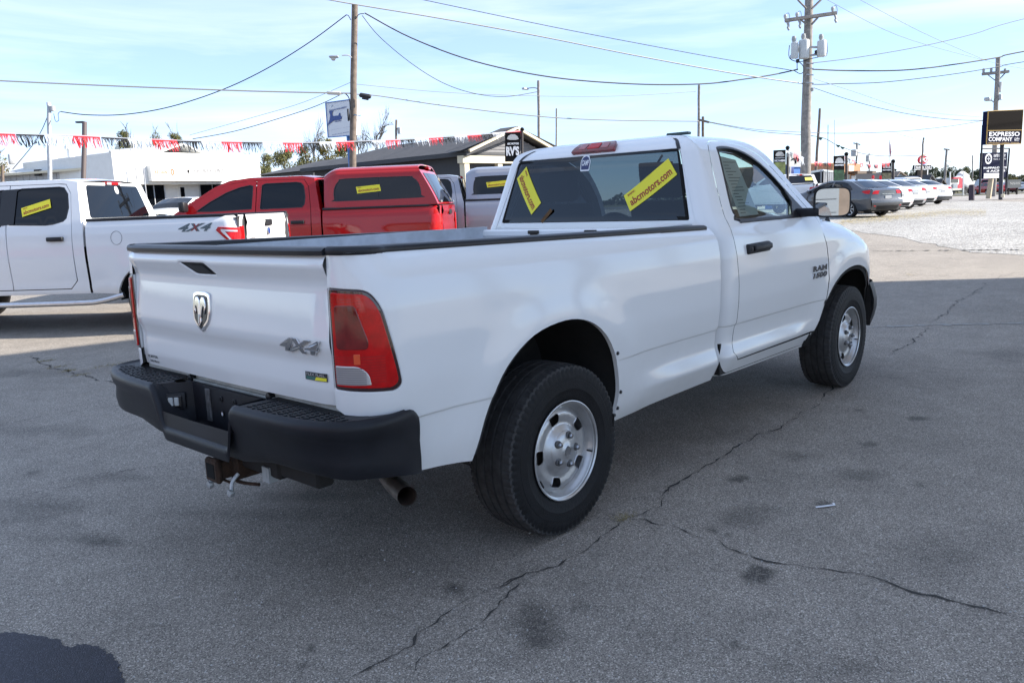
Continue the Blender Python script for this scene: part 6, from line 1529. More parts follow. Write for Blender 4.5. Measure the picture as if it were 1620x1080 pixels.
ftext(f, sg_, 'RELIABLE', 239, 270.5, 263, 275.5, ORG, .46, bold=.02); ftext(f, sg_, '0', 264.5, 267.5, 269, 278, ORG, .46, bold=.03)
ftext(f, sg_, 'LIGHT BULB EXPRESS', 298, 268, 350, 274, LGT, .46, bold=.02)
q = MB(); P_ = [f.sz(u, v) for u, v in ((291, 268), (294, 271), (292, 276), (290, 272))]; q.add([f.P(a_, .46, z_) for a_, z_ in P_], [(0, 1, 2, 3)]); q.obj('sign_mark', BLKS, sg_, smooth=False)
q = MB(); P_ = [f.sz(u, v) for u, v in ((285, 265), (285.6, 265), (285.6, 282), (285, 282))]; q.add([f.P(a_, .46, z_) for a_, z_ in P_], [(0, 1, 2, 3)]); q.obj('sign_rule', LGT, sg_, smooth=False)
# train supply sign --------------------------------------
f = Fac(515, 46.8, 570, 44); o = thing('pylon_sign', 'white pole sign with a blue locomotive and phone number, behind the brown pole', 'sign', f.P(f.L/2, 0, Tz(45)))
C4 = [f.sz(*p) for p in ((519.5, 217.5), (563, 214), (560, 157), (515.5, 163))]
m = MB(); m.prism(C4, lambda a_, z_, w_: f.P(a_, -w_, z_), .3); bd_ = part(o, 'board', m, mat('sign_board_white', (.60, .62, .66), .6), smooth=False)
def edge_frame(P2, w_, d, mt, par_, fac, nm='frame'):
    m = MB(); k = len(P2)
    for i in range(k):
        m.tube([fac.P(P2[i][0], d, P2[i][1]), fac.P(P2[(i+1) % k][0], d, P2[(i+1) % k][1])], w_, 4)
    return m.obj(nm, mt, par_, smooth=False)
edge_frame(C4, .035, .01, BLUEP, bd_, f)
TB_ = mat('print_blue', (.015, .05, .22), .6)
ftext(f, bd_, 'Electrical Supply', 520, 199.5, 560, 206.5, TB_, .03, bold=.035); ftext(f, bd_, '417-345-8580', 526, 208.5, 553, 214, TB_, .03, bold=.035); ftext(f, bd_, 'THE JUNCTION DEPOT', 521, 171.5, 549, 174.5, TB_, .03, bold=.03)
q = MB()
for poly in ([(521, 176), (528, 176), (526, 179), (527, 184), (536, 183), (537, 179), (539, 179), (539, 183), (541, 184), (541, 188), (538, 190), (529, 191), (522, 196), (519.5, 199), (520, 195), (522, 190), (523, 183)],):
    q.add([f.P(*((f.sz(u, v)[0], .03, f.sz(u, v)[1]))) for u, v in poly], [tuple(range(len(poly)))])
q.obj('locomotive', TB_, bd_, smooth=False)
ftext(f, bd_, 'TRAIN', 530, 190, 540, 194, TB_, .03, bold=.02)
q = MB()
for i in range(4): u = 524+i*7; P_ = [gd(u+a_, 169-3*math.sin(math.pi*a_/7), 44.3) for a_ in (0, 2, 4, 7)]; q.tube(P_, .02, 4)
qq = q.obj('smoke_line', mat('print_pale_blue', (.35, .42, .55), .6), bd_)
m = MB(); bq = f.sz(548, 216); base = f.P(bq[0], -.15, Tz(45)); m.tube([base, f.P(bq[0]+.02, -.15, bq[1])], .14, 12); part(o, 'post', m, BLUEP)
# dark gabled building ------------------------------------
f = Fac(488, 50, 745, 40); o = thing('office_building', 'low charcoal building with grey shingle roof and a gabled porch', 'building', f.P(f.L/2, -6, .5))
aE0, zE0 = f.sz(488, 262); aE1, zE1 = f.sz(742, 246); zE1 = (zE0+zE1)/2; HW = 3.4
m = MB(); f.box(m, aE0+.6, aE1, -2*HW, 0, .2, zE1-.05); part(o, 'wall', m, CHAR, smooth=False)
# ridge
ar, zr_ = f.sz(560, 232); 
rz_ = zE1+1.15; HW = 3.4
P_ = [f.P(aE0, .5, zE1), f.P(aE1+.5, .5, zE1), f.P(aE1+.5, -HW, rz_), f.P(aE0+4.0, -HW, rz_), f.P(aE1+.5, -2*HW-.5, zE1), f.P(aE0, -2*HW-.5, zE1)]; P_ += [p-Vector((0, 0, .2)) for p in P_]
m = MB(); m.add(P_, [(0, 1, 2, 3), (3, 2, 4, 5), (0, 3, 5), (0, 6, 7, 1), (1, 7, 8, 2), (2, 8, 10, 4), (0, 5, 11, 6), (6, 11, 10, 8, 7)]); part(o, 'roof', m, SHING, smooth=False)
m = MB(); f.box(m, aE0, aE1+.5, .5, .62, zE1-.22, zE1-.02); part(o, 'gutter', m, CHAR, smooth=False)
# gable end with porch facing right
g = Fac(745, 40, 905, 50); 
t_end = f.t; e0 = f.P(aE1, .5, 0); gA = Vector((e0.x, e0.y, 0)); g.A = gA; g.t = -f.n; g.n = f.t; 
m = MB(); pk_ = rz_; V = [g.P(0, -.02, zE1-.2), g.P(2*HW, -.02, zE1-.2), g.P(HW, -.02, pk_-.15)]; V2 = [p-g.n*.2 for p in V]; m.add(V+V2, [(0, 1, 2), (3, 5, 4), (0, 3, 4, 1)]); gw = part(o, 'gable', m, GSID, smooth=False)
for k in range(9):
    z0 = zE1+.0+k*.16; hw_ = HW*(pk_-.15-z0)/(pk_-.15-zE1+.2)
    if hw_ < .4: break
    m = MB(); g.box(m, HW-hw_, HW+hw_, -.02, .015, z0, z0+.03); m.obj('siding_board', GSID, gw, smooth=False)
for s_, e_ in (((0, zE1), (HW, pk_+.05)), ((2*HW, zE1), (HW, pk_+.05))): m = MB(); m.tube([g.P(s_[0], .55, s_[1]), g.P(e_[0], .55, e_[1])], .09, 4); part(o, 'barge_board', m, CREAM, smooth=False)
m = MB(); P_ = [g.P(-.6, .6, zE1), g.P(HW, .6, pk_+.12), g.P(2*HW+.6, .6, zE1), g.P(-.6, -.6, zE1), g.P(HW, -.6, pk_+.12), g.P(2*HW+.6, -.6, zE1)]; m.add(P_, [(0, 1, 4, 3), (1, 2, 5, 4)]); part(o, 'porch_roof', m, SHING, smooth=False)
m = MB(); g.box(m, -.2, 2*HW+.2, -.1, .3, zE1-.55, zE1-.2); part(o, 'beam', m, CREAM, smooth=False)
for s_ in (.1, 2.4, 4.7, 6.7): m = MB(); g.box(m, s_-.16, s_+.16, -.1, .25, .3, zE1-.5); part(o, 'porch_post', m, CREAM, smooth=False)
m = MB(); g.box(m, .6, 6.2, -1.8, -1.5, 1.0, zE1-.6); part(o, 'porch_window', m, GL_DARK, smooth=False)
f2 = Fac(786, 42, 815, 43.5); m = MB(); (x0, z1), (x1, z0) = f2.sz(786, 232), f2.sz(812, 250); f2.box(m, x0, x1, 0, .12, z0, z1); sb = part(o, 'sign_board', m, mat('sign_charcoal', (.06, .065, .07), .6), smooth=False)
ftext(f2, sb, 'CENTURY', 788, 239, 811, 243.5, WSTK, .13, bold=.04); ftext(f2, sb, 'Technology', 788.5, 245.5, 810, 248.5, WSTK, .13, bold=.03)
# second dark roofed building
f = Fac(408, 62, 500, 56); o = thing('outbuilding', 'second low building with dark hipped roof between shop and office', 'building', f.P(f.L/2, -4, .4)); a0, z0 = f.sz(412, 276); a1, z1 = f.sz(495, 271); zz_ = (z0+z1)/2
m = MB(); f.box(m, a0+.4, a1, -8, 0, .2, zz_); part(o, 'wall', m, CHAR, smooth=False)
P_ = [f.P(a0, .4, zz_), f.P(a1+.5, .4, zz_), f.P(a1+.5, -4, zz_+1.0), f.P(a0+2.0, -4, zz_+1.0), f.P(a1+.5, -8.4, zz_), f.P(a0, -8.4, zz_)]; m = MB(); m.add(P_, [(0, 1, 2, 3), (3, 2, 4, 5), (0, 3, 5)]); part(o, 'roof', m, SHING, smooth=False)
# bunting -------------------------------------------------
BR = mat('foil_red', (.62, .02, .03), .35, noise=.2); BK = mat('foil_black', (.012, .012, .014), .3); BW = mat('foil_white', (.50, .53, .58), .4)
def bunting(label, path, secs, D0, D1, lpx, group=None, seed=0):
    r = random.Random(seed); u0, u1 = path[0][0], path[-1][0]
    def pt(u, dv=0):
        v = float(np.interp(u, [p[0] for p in path], [p[1] for p in path])); f = (u-u0)/(u1-u0); D = 1/((1-f)/D0+f/D1); return gd(u, v, D)-Vector((0, 0, dv*D/CAMP['f'])), D
    o = thing('bunting', label, 'bunting', pt((u0+u1)/2)[0])
    m = MB(); m.tube([pt(u)[0] for u in np.linspace(u0, u1, 60)], .012, 5); part(o, 'rope', m, BW)
    for (a, b, c) in secs:
        mt = {'r': BR, 'k': BK, 'w': BW}[c]; m = MB(); f = (a-u0)/(u1-u0); L_ = lpx[0]*(1-f)+lpx[1]*f
        n = max(3, int((b-a)/(1.9*L_/20))); 
        # header tape
        for i in range(6):
            x0, x1 = a+(b-a)*i/6, a+(b-a)*(i+1)/6; P_ = [pt(x0, -1)[0], pt(x1, -1)[0], pt(x1, L_*.12)[0], pt(x0, L_*.12)[0]]; m.add(P_, [(0, 1, 2, 3)])
        drift = r.uniform(.15, .5)
        for i in range(n):
            u = a+(b-a)*(i+.5)/n; w_ = (b-a)/n*r.uniform(.25, .62); l = L_*r.uniform(.65, 1.1); dx = (drift+r.uniform(-.25, .35))*l*.55; wave = r.uniform(-.12, .12)*l
            tw = r.uniform(-1, 1)
            q = [pt(u-w_, L_*.1), pt(u+w_, L_*.1), pt(u+w_*.7+dx*.5+wave, l*.55), pt(u-w_*.7+dx*.5+wave, l*.55), pt(u+dx+w_*.25, l), pt(u+dx-w_*.25, l)]
            off = [0, 0, tw*.03, -tw*.03, tw*.05, -tw*.05]
            m.add([p[0]+FH*k for p, k in zip(q, off)], [(0, 1, 2, 3), (3, 2, 4, 5)])
        part(o, {'r': 'red_fringe', 'k': 'black_fringe', 'w': 'white_fringe'}[c], m, mt, smooth=False)
    return o
secs = [(-190, -155, 'k'), (-155, -120, 'w'), (-120, -80, 'r'), (-80, -40, 'k'), (-40, -6, 'w'), (-6, 24, 'r'), (25, 70, 'k'), (71, 114, 'w'), (115, 158, 'r'), (160, 201, 'k'), (202, 240, 'w'), (240, 280, 'r'), (280, 318, 'k'), (318, 350, 'w'), (350, 383, 'r'), (383, 415, 'k'), (415, 446, 'w'), (447, 478, 'r'), (479, 505, 'k'), (505, 531, 'w'), (531, 560, 'r'), (561, 588, 'k'), (588, 610, 'w'), (610, 633, 'r'), (633, 656, 'k'), (656, 678, 'w'), (678, 701, 'r'), (701, 719, 'k'), (719, 739, 'w'), (739, 761, 'r'), (761, 779, 'k'), (779, 800, 'w'), (800, 824, 'r')]
bunting('red, black and white foil fringe string running from the left edge to the banner post', [(-190, 196), (-40, 208), (0, 211), (60, 213), (130, 215), (200, 219), (300, 223), (400, 225), (480, 226), (560, 224), (640, 221), (700, 217), (760, 213), (826, 207)], secs, 20, 32, (22, 10), seed=3)
def banner(label, u0, u1, v0, v1, up, vp0, vp1, D, words, green, seed=1):
    f = Fac(u0, D, up, D+.1); o = thing('banner_sign', label, 'banner sign', f.P(f.L, 0, Tz(D)))
    base = gp(up, D); top = gd(up, vp0, D); r_ = 3.0*D/CAMP['f']*.9
    m = MB(); m.tube([base, top], r_*.75, 10); part(o, 'post', m, mat('banner_post_black', (.03, .022, .02), .6))
    m = MB(); m.lathe([(.001, -1), (.7, -.7), (1, 0), (.7, .7), (.001, 1)], 12, axis='z', T=Matrix.Translation(top) @ Matrix.Scale(r_*1.3, 4)); part(o, 'finial', m, BLKS)
    Q = [f.sz(u0, v0), f.sz(u1, v0-1), f.sz(u1, v1), f.sz(u0, v1)]
    m = MB(); m.prism(Q, lambda a_, z_, w_: f.P(a_, -w_, z_), .03); b_ = part(o, 'banner', m, BLKS, smooth=False)
    h = v1-v0; W_ = u1-u0
    if green:
        Q2 = [f.sz(u0+.5, v0+h*.5), f.sz(u1-.5, v0+h*.5), f.sz(u1-.5, v1-.5), f.sz(u0+.5, v1-.5)]; m = MB(); m.add([f.P(a_, .01, z_) for a_, z_ in Q2], [(0, 1, 2, 3)]); m.obj('picture', mat('banner_field_'+str(seed), green, .6, noise=.7, nscale=6), b_, smooth=False)
    car = [(.12, .22), (.2, .12), (.38, .06), (.65, .06), (.82, .13), (.9, .22), (.7, .25), (.3, .25)]
    m = MB(); m.add([f.P(*(lambda q: (q[0], .012, q[1]))(f.sz(u0+W_*x, v0+h*y))) for x, y in car], [tuple(range(8))]); m.obj('car_outline', mat('print_silver', (.45, .46, .46), .6), b_, smooth=False)
    for t_, y0, y1, x0, x1 in words: ftext(f, b_, t_, u0+W_*x0, v0+h*y0, u0+W_*x1, v0+h*y1, WSTK, .015, bold=.05)
    return o
m0 = [('ABC MOTORS', .28, .36, .12, .88)]
o = banner("black banner on a post reading RV'S, at the end of the fringe string", 799, 823, 210, 256, 826, 205, 240, 32, [("ABC MOTORS", .34, .42, .14, .9), ("RV'S", .46, .80, .08, .92)], None)
# trees ---------------------------------------------------
def leafmat(name, c1, c2, c3):
    m = bpy.data.materials.new(name); m.use_nodes = True; t, N, Lk = nodes(m); b = N['Principled BSDF']; b.inputs['Roughness'].default_value = .75; b.inputs['Specular IOR Level'].default_value = .2
    g = N.new('ShaderNodeNewGeometry'); r = N.new('ShaderNodeValToRGB'); e = r.color_ramp.elements; e[0].color = (*c1, 1); e[1].color = (*c3, 1); q = e.new(.5); q.color = (*c2, 1); Lk(g.outputs['Random Per Island'], r.inputs[0]); Lk(r.outputs[0], b.inputs['Base Color'])
    b.inputs['Transmission Weight'].default_value = 0; return m
LF = {'green': leafmat('leaf_green', (.030, .050, .012), (.055, .075, .018), (.10, .11, .03)), 'autumn': leafmat('leaf_autumn', (.05, .06, .012), (.13, .12, .025), (.24, .17, .04)), 'dark': leafmat('leaf_dark', (.035, .052, .030), (.055, .070, .040), (.09, .10, .055)), 'olive': leafmat('leaf_olive', (.07, .08, .03), (.13, .13, .05), (.20, .19, .08))}
BARK = mat('bark', (.08, .065, .05), .95, noise=.3)
TREEM = {}
def crown_mesh(key, seed, n=2600, kind='green', leaf=.035, gaps=.35, lobes=9, flat=.8):
    r = np.random.RandomState(seed); C = []
    for i in range(lobes):
        a = r.uniform(0, 6.28); rr_ = r.uniform(.15, .62); z = r.uniform(-.35, .62); C.append((rr_*math.cos(a)*(1-.4*max(0, z)), rr_*math.sin(a)*(1-.4*max(0, z)), z, r.uniform(.22, .42)))
    V = []; F = []; k = 0
    while k < n:
        c = C[r.randint(len(C))]; d = r.normal(size=3); d /= np.linalg.norm(d); rad = c[3]*(r.uniform(.55, 1.08)); p = np.array(c[:3])+d*rad*np.array((1, 1, flat))
        if r.rand() < gaps and math.sin(p[0]*9+seed)*math.sin(p[1]*8+1)*math.sin(p[2]*10+seed) > .05: continue
        s_ = leaf*r.uniform(.6, 1.7); u = r.normal(size=3); u /= np.linalg.norm(u); v = np.cross(u, d+r.normal(size=3)*.5); v /= max(1e-6, np.linalg.norm(v)); b = len(V)
        V += [tuple(p-u*s_), tuple(p+v*s_*.6), tuple(p+u*s_), tuple(p-v*s_*.6)]; F.append((b, b+1, b+2, b+3)); k += 1
    me = bpy.data.meshes.new('crown_'+key); me.from_pydata(V, [], F); me.materials.append(LF[kind]); me.update(); TREEM[key] = me
def limb_mesh(key, seed, twig=False):
    r = random.Random(seed); m = MB(); m.tube([(0, 0, -2.0), (.02, .01, -1.2), (0, .03, -.5), (.03, 0, .1)], [.085, .07, .055, .03], 7)
    def br(p, d, l, w_, k):
        q = [p, p+d*l*.5+Vector((r.uniform(-1, 1), r.uniform(-1, 1), r.uniform(-.3, 1)))*l*.08, p+d*l]; m.tube(q, [w_, w_*.75, w_*.45], 5, cap=False)
        if k:
            for i in range(3 if not twig else 4): br(q[1].lerp(q[2], r.random()), (d+Vector((r.uniform(-1, 1), r.uniform(-1, 1), r.uniform(-.4, .7)))*.8).normalized(), l*r.uniform(.5, .75), w_*.5, k-1)
    for i in range(7): a = r.uniform(0, 6.28); br(Vector((0, .02, -.7+i*.13)), Vector((math.cos(a), math.sin(a), r.uniform(.4, 1.1))).normalized(), r.uniform(.4, .65), .028, 3 if twig else 1)
    o = m.obj('x', BARK, None); TREEM['limb_'+key] = o.data; o.data.name = 'trunk_'+key; bpy.data.objects.remove(o)
for k, sd_, kd in (('g1', 1, 'green'), ('g2', 2, 'dark'), ('g3', 3, 'dark'), ('a1', 4, 'autumn'), ('o1', 5, 'olive'), ('o2', 6, 'olive')): crown_mesh(k, sd_, kind=kd)
crown_mesh('spiky', 8, n=1500, kind='olive', leaf=.03, gaps=.6, lobes=14, flat=1.1)
limb_mesh('a', 1); limb_mesh('b', 2); limb_mesh('twig', 5, True)
def tree(u, D, vt, wpx, key, label, group=None, limb='a', cat='tree', vb=None):
    b = gp(u, D); top = gd(u, vt, D).z; W_ = wpx/2*D/CAMP['f']; H_ = top-b.z
    o = thing('tree', label, cat, b, random.Random(int(u)).uniform(0, 6), group)
    hc = min(H_*.46, W_*1.25); z = H_-hc*.95
    if key: c = link(bpy.data.objects.new('crown', TREEM[key]), o); c.location = (0, 0, z); c.scale = (W_, W_, hc)
    t = link(bpy.data.objects.new('trunk', TREEM['limb_'+limb]), o); t.location = (0, 0, z); t.scale = (W_*.9 if key else W_, W_*.9 if key else W_, max(hc, z/1.9)); return o
tree(8, 60, 232, 50, 'a1', 'autumn tinted tree at the far left edge behind the shed')
tree(-30, 62, 236, 60, 'g1', 'green tree partly cut by the left edge')
tree(216, 95, 200, 46, 'o1', 'tallest bushy tree top behind the shed roof'); tree(262, 110, 209, 34, 'spiky', 'left one of two small tree tops above the shop'); tree(291, 112, 208, 30, 'o2', 'right one of two small tree tops above the shop')
for i, (u, vt, w_, k) in enumerate([(425, 236, 50, 'o1'), (458, 228, 52, 'o2'), (492, 222, 54, 'o1'), (524, 215, 56, 'a1'), (552, 220, 44, 'o2'), (402, 240, 40, 'g1')]):
    tree(u, 82+i*3, vt, w_, k, ['hazy olive tree right of the white shop', 'second olive tree from the shop, lower crown', 'olive tree just left of the sign pole', 'yellowish tree below the locomotive sign', 'olive tree behind the brown pole', 'dark green tree at the shop corner'][i])
tree(604, 90, 196, 46, None, 'bare twiggy tree behind the charcoal roof', limb='twig'); tree(575, 95, 212, 40, None, 'small bare shrubby tree right of the brown pole', limb='twig')
tree(505, 100, 210, 40, None, 'bare tree top left of the locomotive sign', limb='twig')
# ============================================================ right background
def sedan(name, label, mt, loc, rz, cat='car', group='cars parked in a row on the gravel', L0=-1.02, L1=3.60, wb=2.65, roof=1.46, belt=.96, suv=False, W=.91, lamp='wide'):
    root = thing(name, label, cat, loc, rz, group); k = 1.0
    V_ = Veh(W=W, L0=L0, L1=L1, belt=belt, slope=.52 if not suv else .30, bcor=.42, fcor=.8, prof=[(.30, .10), (.42, .06), (.50, .035), (.62, .03), (.75, .015), (.95, 0), (1.15, .01), (1.28, .03), (1.38, .05), (1.45, .06)]); V_.axles = [0, wb]
    if not suv:
        prof = [(L0+.02, .99), (L0+.10, 1.065), (L0+.55, 1.105), (.22, roof-.075), (.75, roof), (1.40, roof-.005), (1.82, roof-.10), (2.68, 1.02), (3.2, .92), (L1-.1, .75), (L1, .60)]
        iR, iG = 2, 7
        wins = [[(-.10, 1.06), (.08, 1.20), (.30, 1.32), (.55, 1.37), (1.02, 1.395), (1.02, 1.0), (.1, 1.02)], [(1.12, 1.0), (1.12, 1.385), (1.42, 1.375), (1.72, 1.30), (2.35, 1.03), (2.32, 1.0)]]
    else:
        prof = [(L0+.02, belt+.05), (L0+.10, belt+.20), (L0+.32, roof-.10), (L0+.6, roof-.02), (1.6, roof), (1.95, roof-.10), (2.6, belt+.12), (3.1, belt), (L1-.1, belt-.2), (L1, belt-.35)]
        iR, iG = 0, 6
        wins = [[(L0+.5, belt+.08), (L0+.62, roof-.18), (1.0, roof-.15), (1.0, belt+.06)], [(1.1, belt+.06), (1.1, roof-.15), (1.6, roof-.17), (2.3, belt+.12), (2.3, belt+.06)]]
    px, pz = [p[0] for p in prof], [p[1] for p in prof]
    def top(x): return float(np.interp(x, px, pz))
    V_.top = top; V_.curl = .05
    zb = .22; A0, A1 = arch(0, .345, zb), arch(wb, .345, zb)
    A0 = [(x, z-.08) for x, z in A0]; A1 = [(x, z-.08) for x, z in A1]
    def mk_(sd_):
        S = V_.S if sd_ < 0 else mir(V_.S); fl = sd_ > 0
        o = [(L0+.02, .30), (A0[0][0]-.03, zb)]+A0+[(.45, zb), (2.2, zb)]+A1+[(L1-.05, .28), (L1, .5)]+[(x, top(x)) for x in np.linspace(L1-.02, L0+.02, 44)]
        b = panel('body_side', o, S, mt, root, holes=wins, step=.09, flip=fl, hem=.02)
        for w_ in wins:
            panel('side_window', grow(w_, .004), S, GL_DARK, b, step=.12, flip=fl, hem=0, off=-.006); mk_seal(w_, S, b, sd_, .012)
        for x0 in (.30, 1.07, 2.30):
            P_ = [S(x0+(.10 if x0 < 1 and z < .6 else 0), z)+Vector((0, sd_*.001, 0)) for z in np.linspace(.33, belt-.0, 8)]; m = MB(); m.tube(P_, .004, 4); m.obj('door_seam', TRIM, b)
        m = MB()
        for xw in (0, wb):
            m.grid(lambda i, j, xw=xw: Vector((xw-.36*math.cos(math.pi*i), sd_*(W-.07-.30*j), .30+.36*math.sin(math.pi*i))), 12, 3); m.grid(lambda i, j, xw=xw: Vector((xw-.36*j*math.cos(math.pi*i), sd_*.56, .30+.36*j*math.sin(math.pi*i))), 12, 3)
        m.obj('wheel_liner', LINER, root)
        for xw in (0, wb): simple_wheel(root, xw, sd_*(W-.13), .325, .20, .22, sd_)
        q = S(2.28, belt+.06); m = MB(); m.box((q.x-.06, q.y-.10, q.z-.04), (q.x+.06, q.y+.10, q.z+.09), .03, seg=2); m.obj('side_mirror', mt, root)
        if not suv:
            if lamp == 'wide': o = [(L0+.08, .99), (L0+.14, 1.03), (L0+.38, 1.00), (L0+.42, .97), (L0+.26, .90), (L0+.08, .88)]
            else: o = [(L0+.08, .86), (L0+.12, 1.03), (L0+.34, 1.01), (L0+.30, .86)]
        else: o = [(L0+.04, belt-.28), (L0+.04, belt+.02), (L0+.22, belt+.0), (L0+.20, belt-.28)]
        panel('tail_light', o, S, TLRED, root, step=.06, flip=fl, hem=.01, off=.010)
    sides(mk_)
    strip_top('rear_deck', V_, prof[:iR+1] if iR else prof[:1]+[prof[1]], mt, root, crown=.01) if iR else None
    r0, r1 = prof[iR], prof[iR+1] if not suv else prof[2]
    strip_top('rear_frame', V_, [r0, r1], mt, root, crown=.02); strip_top('rear_window', V_, [(r0[0]+(r1[0]-r0[0])*.06, r0[1]+(r1[1]-r0[1])*.06), (r0[0]+(r1[0]-r0[0])*.93, r0[1]+(r1[1]-r0[1])*.93)], GL_DARK, root, crown=.02, inset=.07, z0=.006)
    strip_top('roof', V_, prof[iR+1 if not suv else 2:iG-0], mt, root, crown=.02); strip_top('windshield', V_, prof[iG-1:iG+1], GL_DARK, root, crown=.02); strip_top('hood', V_, prof[iG:], mt, root, crown=.03)
    # rear face
    m = MB()
    def rf(i, j):
        z = .26+(top(L0+.02)-.26)*i; y = abs(V_.S(L0+.02, z).y); t = 2*j-1; bz = .05*math.exp(-((z-.52)/.18)**2)*(1)
        return Vector((L0+.02-.09*(1-t*t)-bz+.03*(1 if z > .66 else 0)+.06*(1-i)**6, y*t, z))
    m.grid(rf, 22, 13); rfo = m.obj('rear_face', mt, root)
    m = MB(); m.grid(lambda i, j: rf(.02+.20*i, .14+.72*j)+Vector((-.008, 0, 0)), 4, 9); m.obj('bumper_insert', BLACKP, rfo)
    zl = .94 if not suv else belt-.12
    for sd_ in (-1, 1):
        m = MB(); m.grid(lambda i, j: (lambda p: p+Vector((-.010, 0, 0)))(rf((zl-.26-.07+.13*i)/(top(L0+.02)-.26), .5+sd_*(.30+.17*j))), 4, 6); m.obj('rear_lens', TLRED, rfo)
        m = MB(); q = rf(.22, .5+sd_*.42); m.box((q.x-.008, q.y-.05, q.z-.012), (q.x, q.y+.05, q.z+.012)); m.obj('reflector', TLRED, rfo)
    m = MB(); q = rf(.66, .5); m.box((q.x-.014, -.16, q.z-.06), (q.x-.004, .16, q.z+.06), .004); m.obj('license_plate', mat('plate_grey', (.35, .36, .37), .5), rfo)
    m = MB(); q = rf(.82, .5); m.box((q.x-.014, -.30, q.z-.008), (q.x-.002, .30, q.z+.012), .004); m.obj('chrome_strip', CHROME, rfo)
    m = MB(); m.box((L0+.1, -.7, .2), (L1-.3, .7, .5)); m.obj('floor', UNDER, root)
    if not suv: m = MB(); m.box((.50, -.02, roof-.03), (.62, .02, roof+.03), .01); m.obj('roof_fin', mt, root)
    return root, V_
def put_rear(u, D, rz, L0=-1.02, W=.91, side=-1):
    """origin so that the rear right corner stands at photo column u"""
    d = Vector((math.cos(rz), math.sin(rz), 0)); n = Vector((-math.sin(rz), math.cos(rz), 0)); p = gp(u, D); o = p-d*(L0+.1)-n*(side*(W-.1)); return (o.x, o.y, Tw(o.x, o.y))
rz = R(64)
sedan('parked_car', 'dark grey sedan, nearest of the row, with a yellow sticker in its window', DGREY, put_rear(1424, 31.5, rz), rz)
sedan('parked_car', 'white sedan directly right of the dark grey sedan', WHITE2, put_rear(1442, 35.5, R(65)), R(65), lamp='b')
sedan('parked_car', 'silver sedan, third in the row, with dark license panel', SILVER, put_rear(1463, 39.5, R(65)), R(65), lamp='b')
sedan('parked_car', 'white sedan, fourth in the row behind the silver one', WHITE2, put_rear(1480, 43.5, R(65)), R(65), lamp='b')
c5, _ = sedan('parked_car', 'white sedan at the far right end of the row, black lower bumper', WHITE2, put_rear(1504, 47.5, R(62)), R(62))
rf5 = [c for c in c5.children if c.name.startswith('rear_face')][0]; m = MB(); m.grid(lambda i, j: Vector((-1.02-.10*(1-(2*j-1)**2)-.075, (2*j-1)*.70, .27+.18*i)), 4, 9); m.obj('black_valance', BLACKP, rf5)
s1, Vs = sedan('white_suv', 'white sport utility behind the sedans showing its dark rear window', WHITE2, put_rear(1462, 62, R(60), L0=-1.1, W=.98), R(60), cat='suv', group=None, L0=-1.1, L1=3.9, wb=2.9, roof=1.88, belt=1.15, suv=True, W=.98)
# sticker on the nearest sedan window
# white pickup behind the mirror
rz = R(60); d_ = Vector((math.cos(rz), math.sin(rz), 0)); n_ = Vector((-math.sin(rz), math.cos(rz), 0)); p = gp(1337, 36.5); o = p+d_*1.10+n_*.9
W3 = [[(1.14, 1.45), (1.10, 1.50), (1.12, 1.80), (1.25, 1.87), (1.78, 1.865), (1.86, 1.46)], [(2.00, 1.45), (1.99, 1.83), (2.22, 1.82), (2.72, 1.60), (2.92, 1.47), (2.7, 1.43)]]
p5, V5, R5 = pickup('pickup_truck', 'white pickup parked behind the door mirror, yellow sticker in its rear window', WHITE2, (o.x, o.y, Tw(o.x, o.y)), rz, wb=3.65, bed=(-1.16, .80), cab=(.82, 2.9), rail=1.38, roof=1.90, belt=1.38, ws=3.40, front=4.6, doors=(.99, 1.93, 2.95), wins=W3, style='b', detail=False)
cr5 = [c for c in p5.children if c.name.startswith('cab_rear')][0]
panel('yellow_sticker', [(-.70, 1.56), (-.25, 1.56), (-.25, 1.70), (-.70, 1.70)], R5, YEL, cr5, step=.1, flip=True, hem=0, off=.006)
# white truck by the shop, nose towards us
p = gp(250, 37); rzf = R(222-10); o = p-Vector((math.cos(rzf), math.sin(rzf), 0))*4.4
W4 = [[(a, b) for a, b in w_] for w_ in W3]
p6, V6, R6 = pickup('pickup_truck', 'white pickup facing us in front of the shop, chrome grille and lamps', WHITE2, (o.x, o.y, Tw(o.x, o.y)), rzf, wb=3.65, bed=(-1.16, .80), cab=(.82, 2.9), rail=1.38, roof=1.92, belt=1.40, ws=3.40, front=4.6, doors=(.99, 1.93, 2.95), wins=W4, style='b', detail=False, chrome=True)
for sd_ in (-1, 1):
    m = MB(); m.box((4.38, min(sd_*.60, sd_*.92), .86), (4.56, max(sd_*.60, sd_*.92), 1.10), .04, seg=2); m.obj('headlight', TLCL, p6)
m = MB(); m.box((4.60, -.62, .93), (4.66, .62, 1.0), .01); m.box((4.665, -.08, .92), (4.68, .08, 1.01), .01, 1); m.obj('grille_bar', [CHROME, YEL], p6)
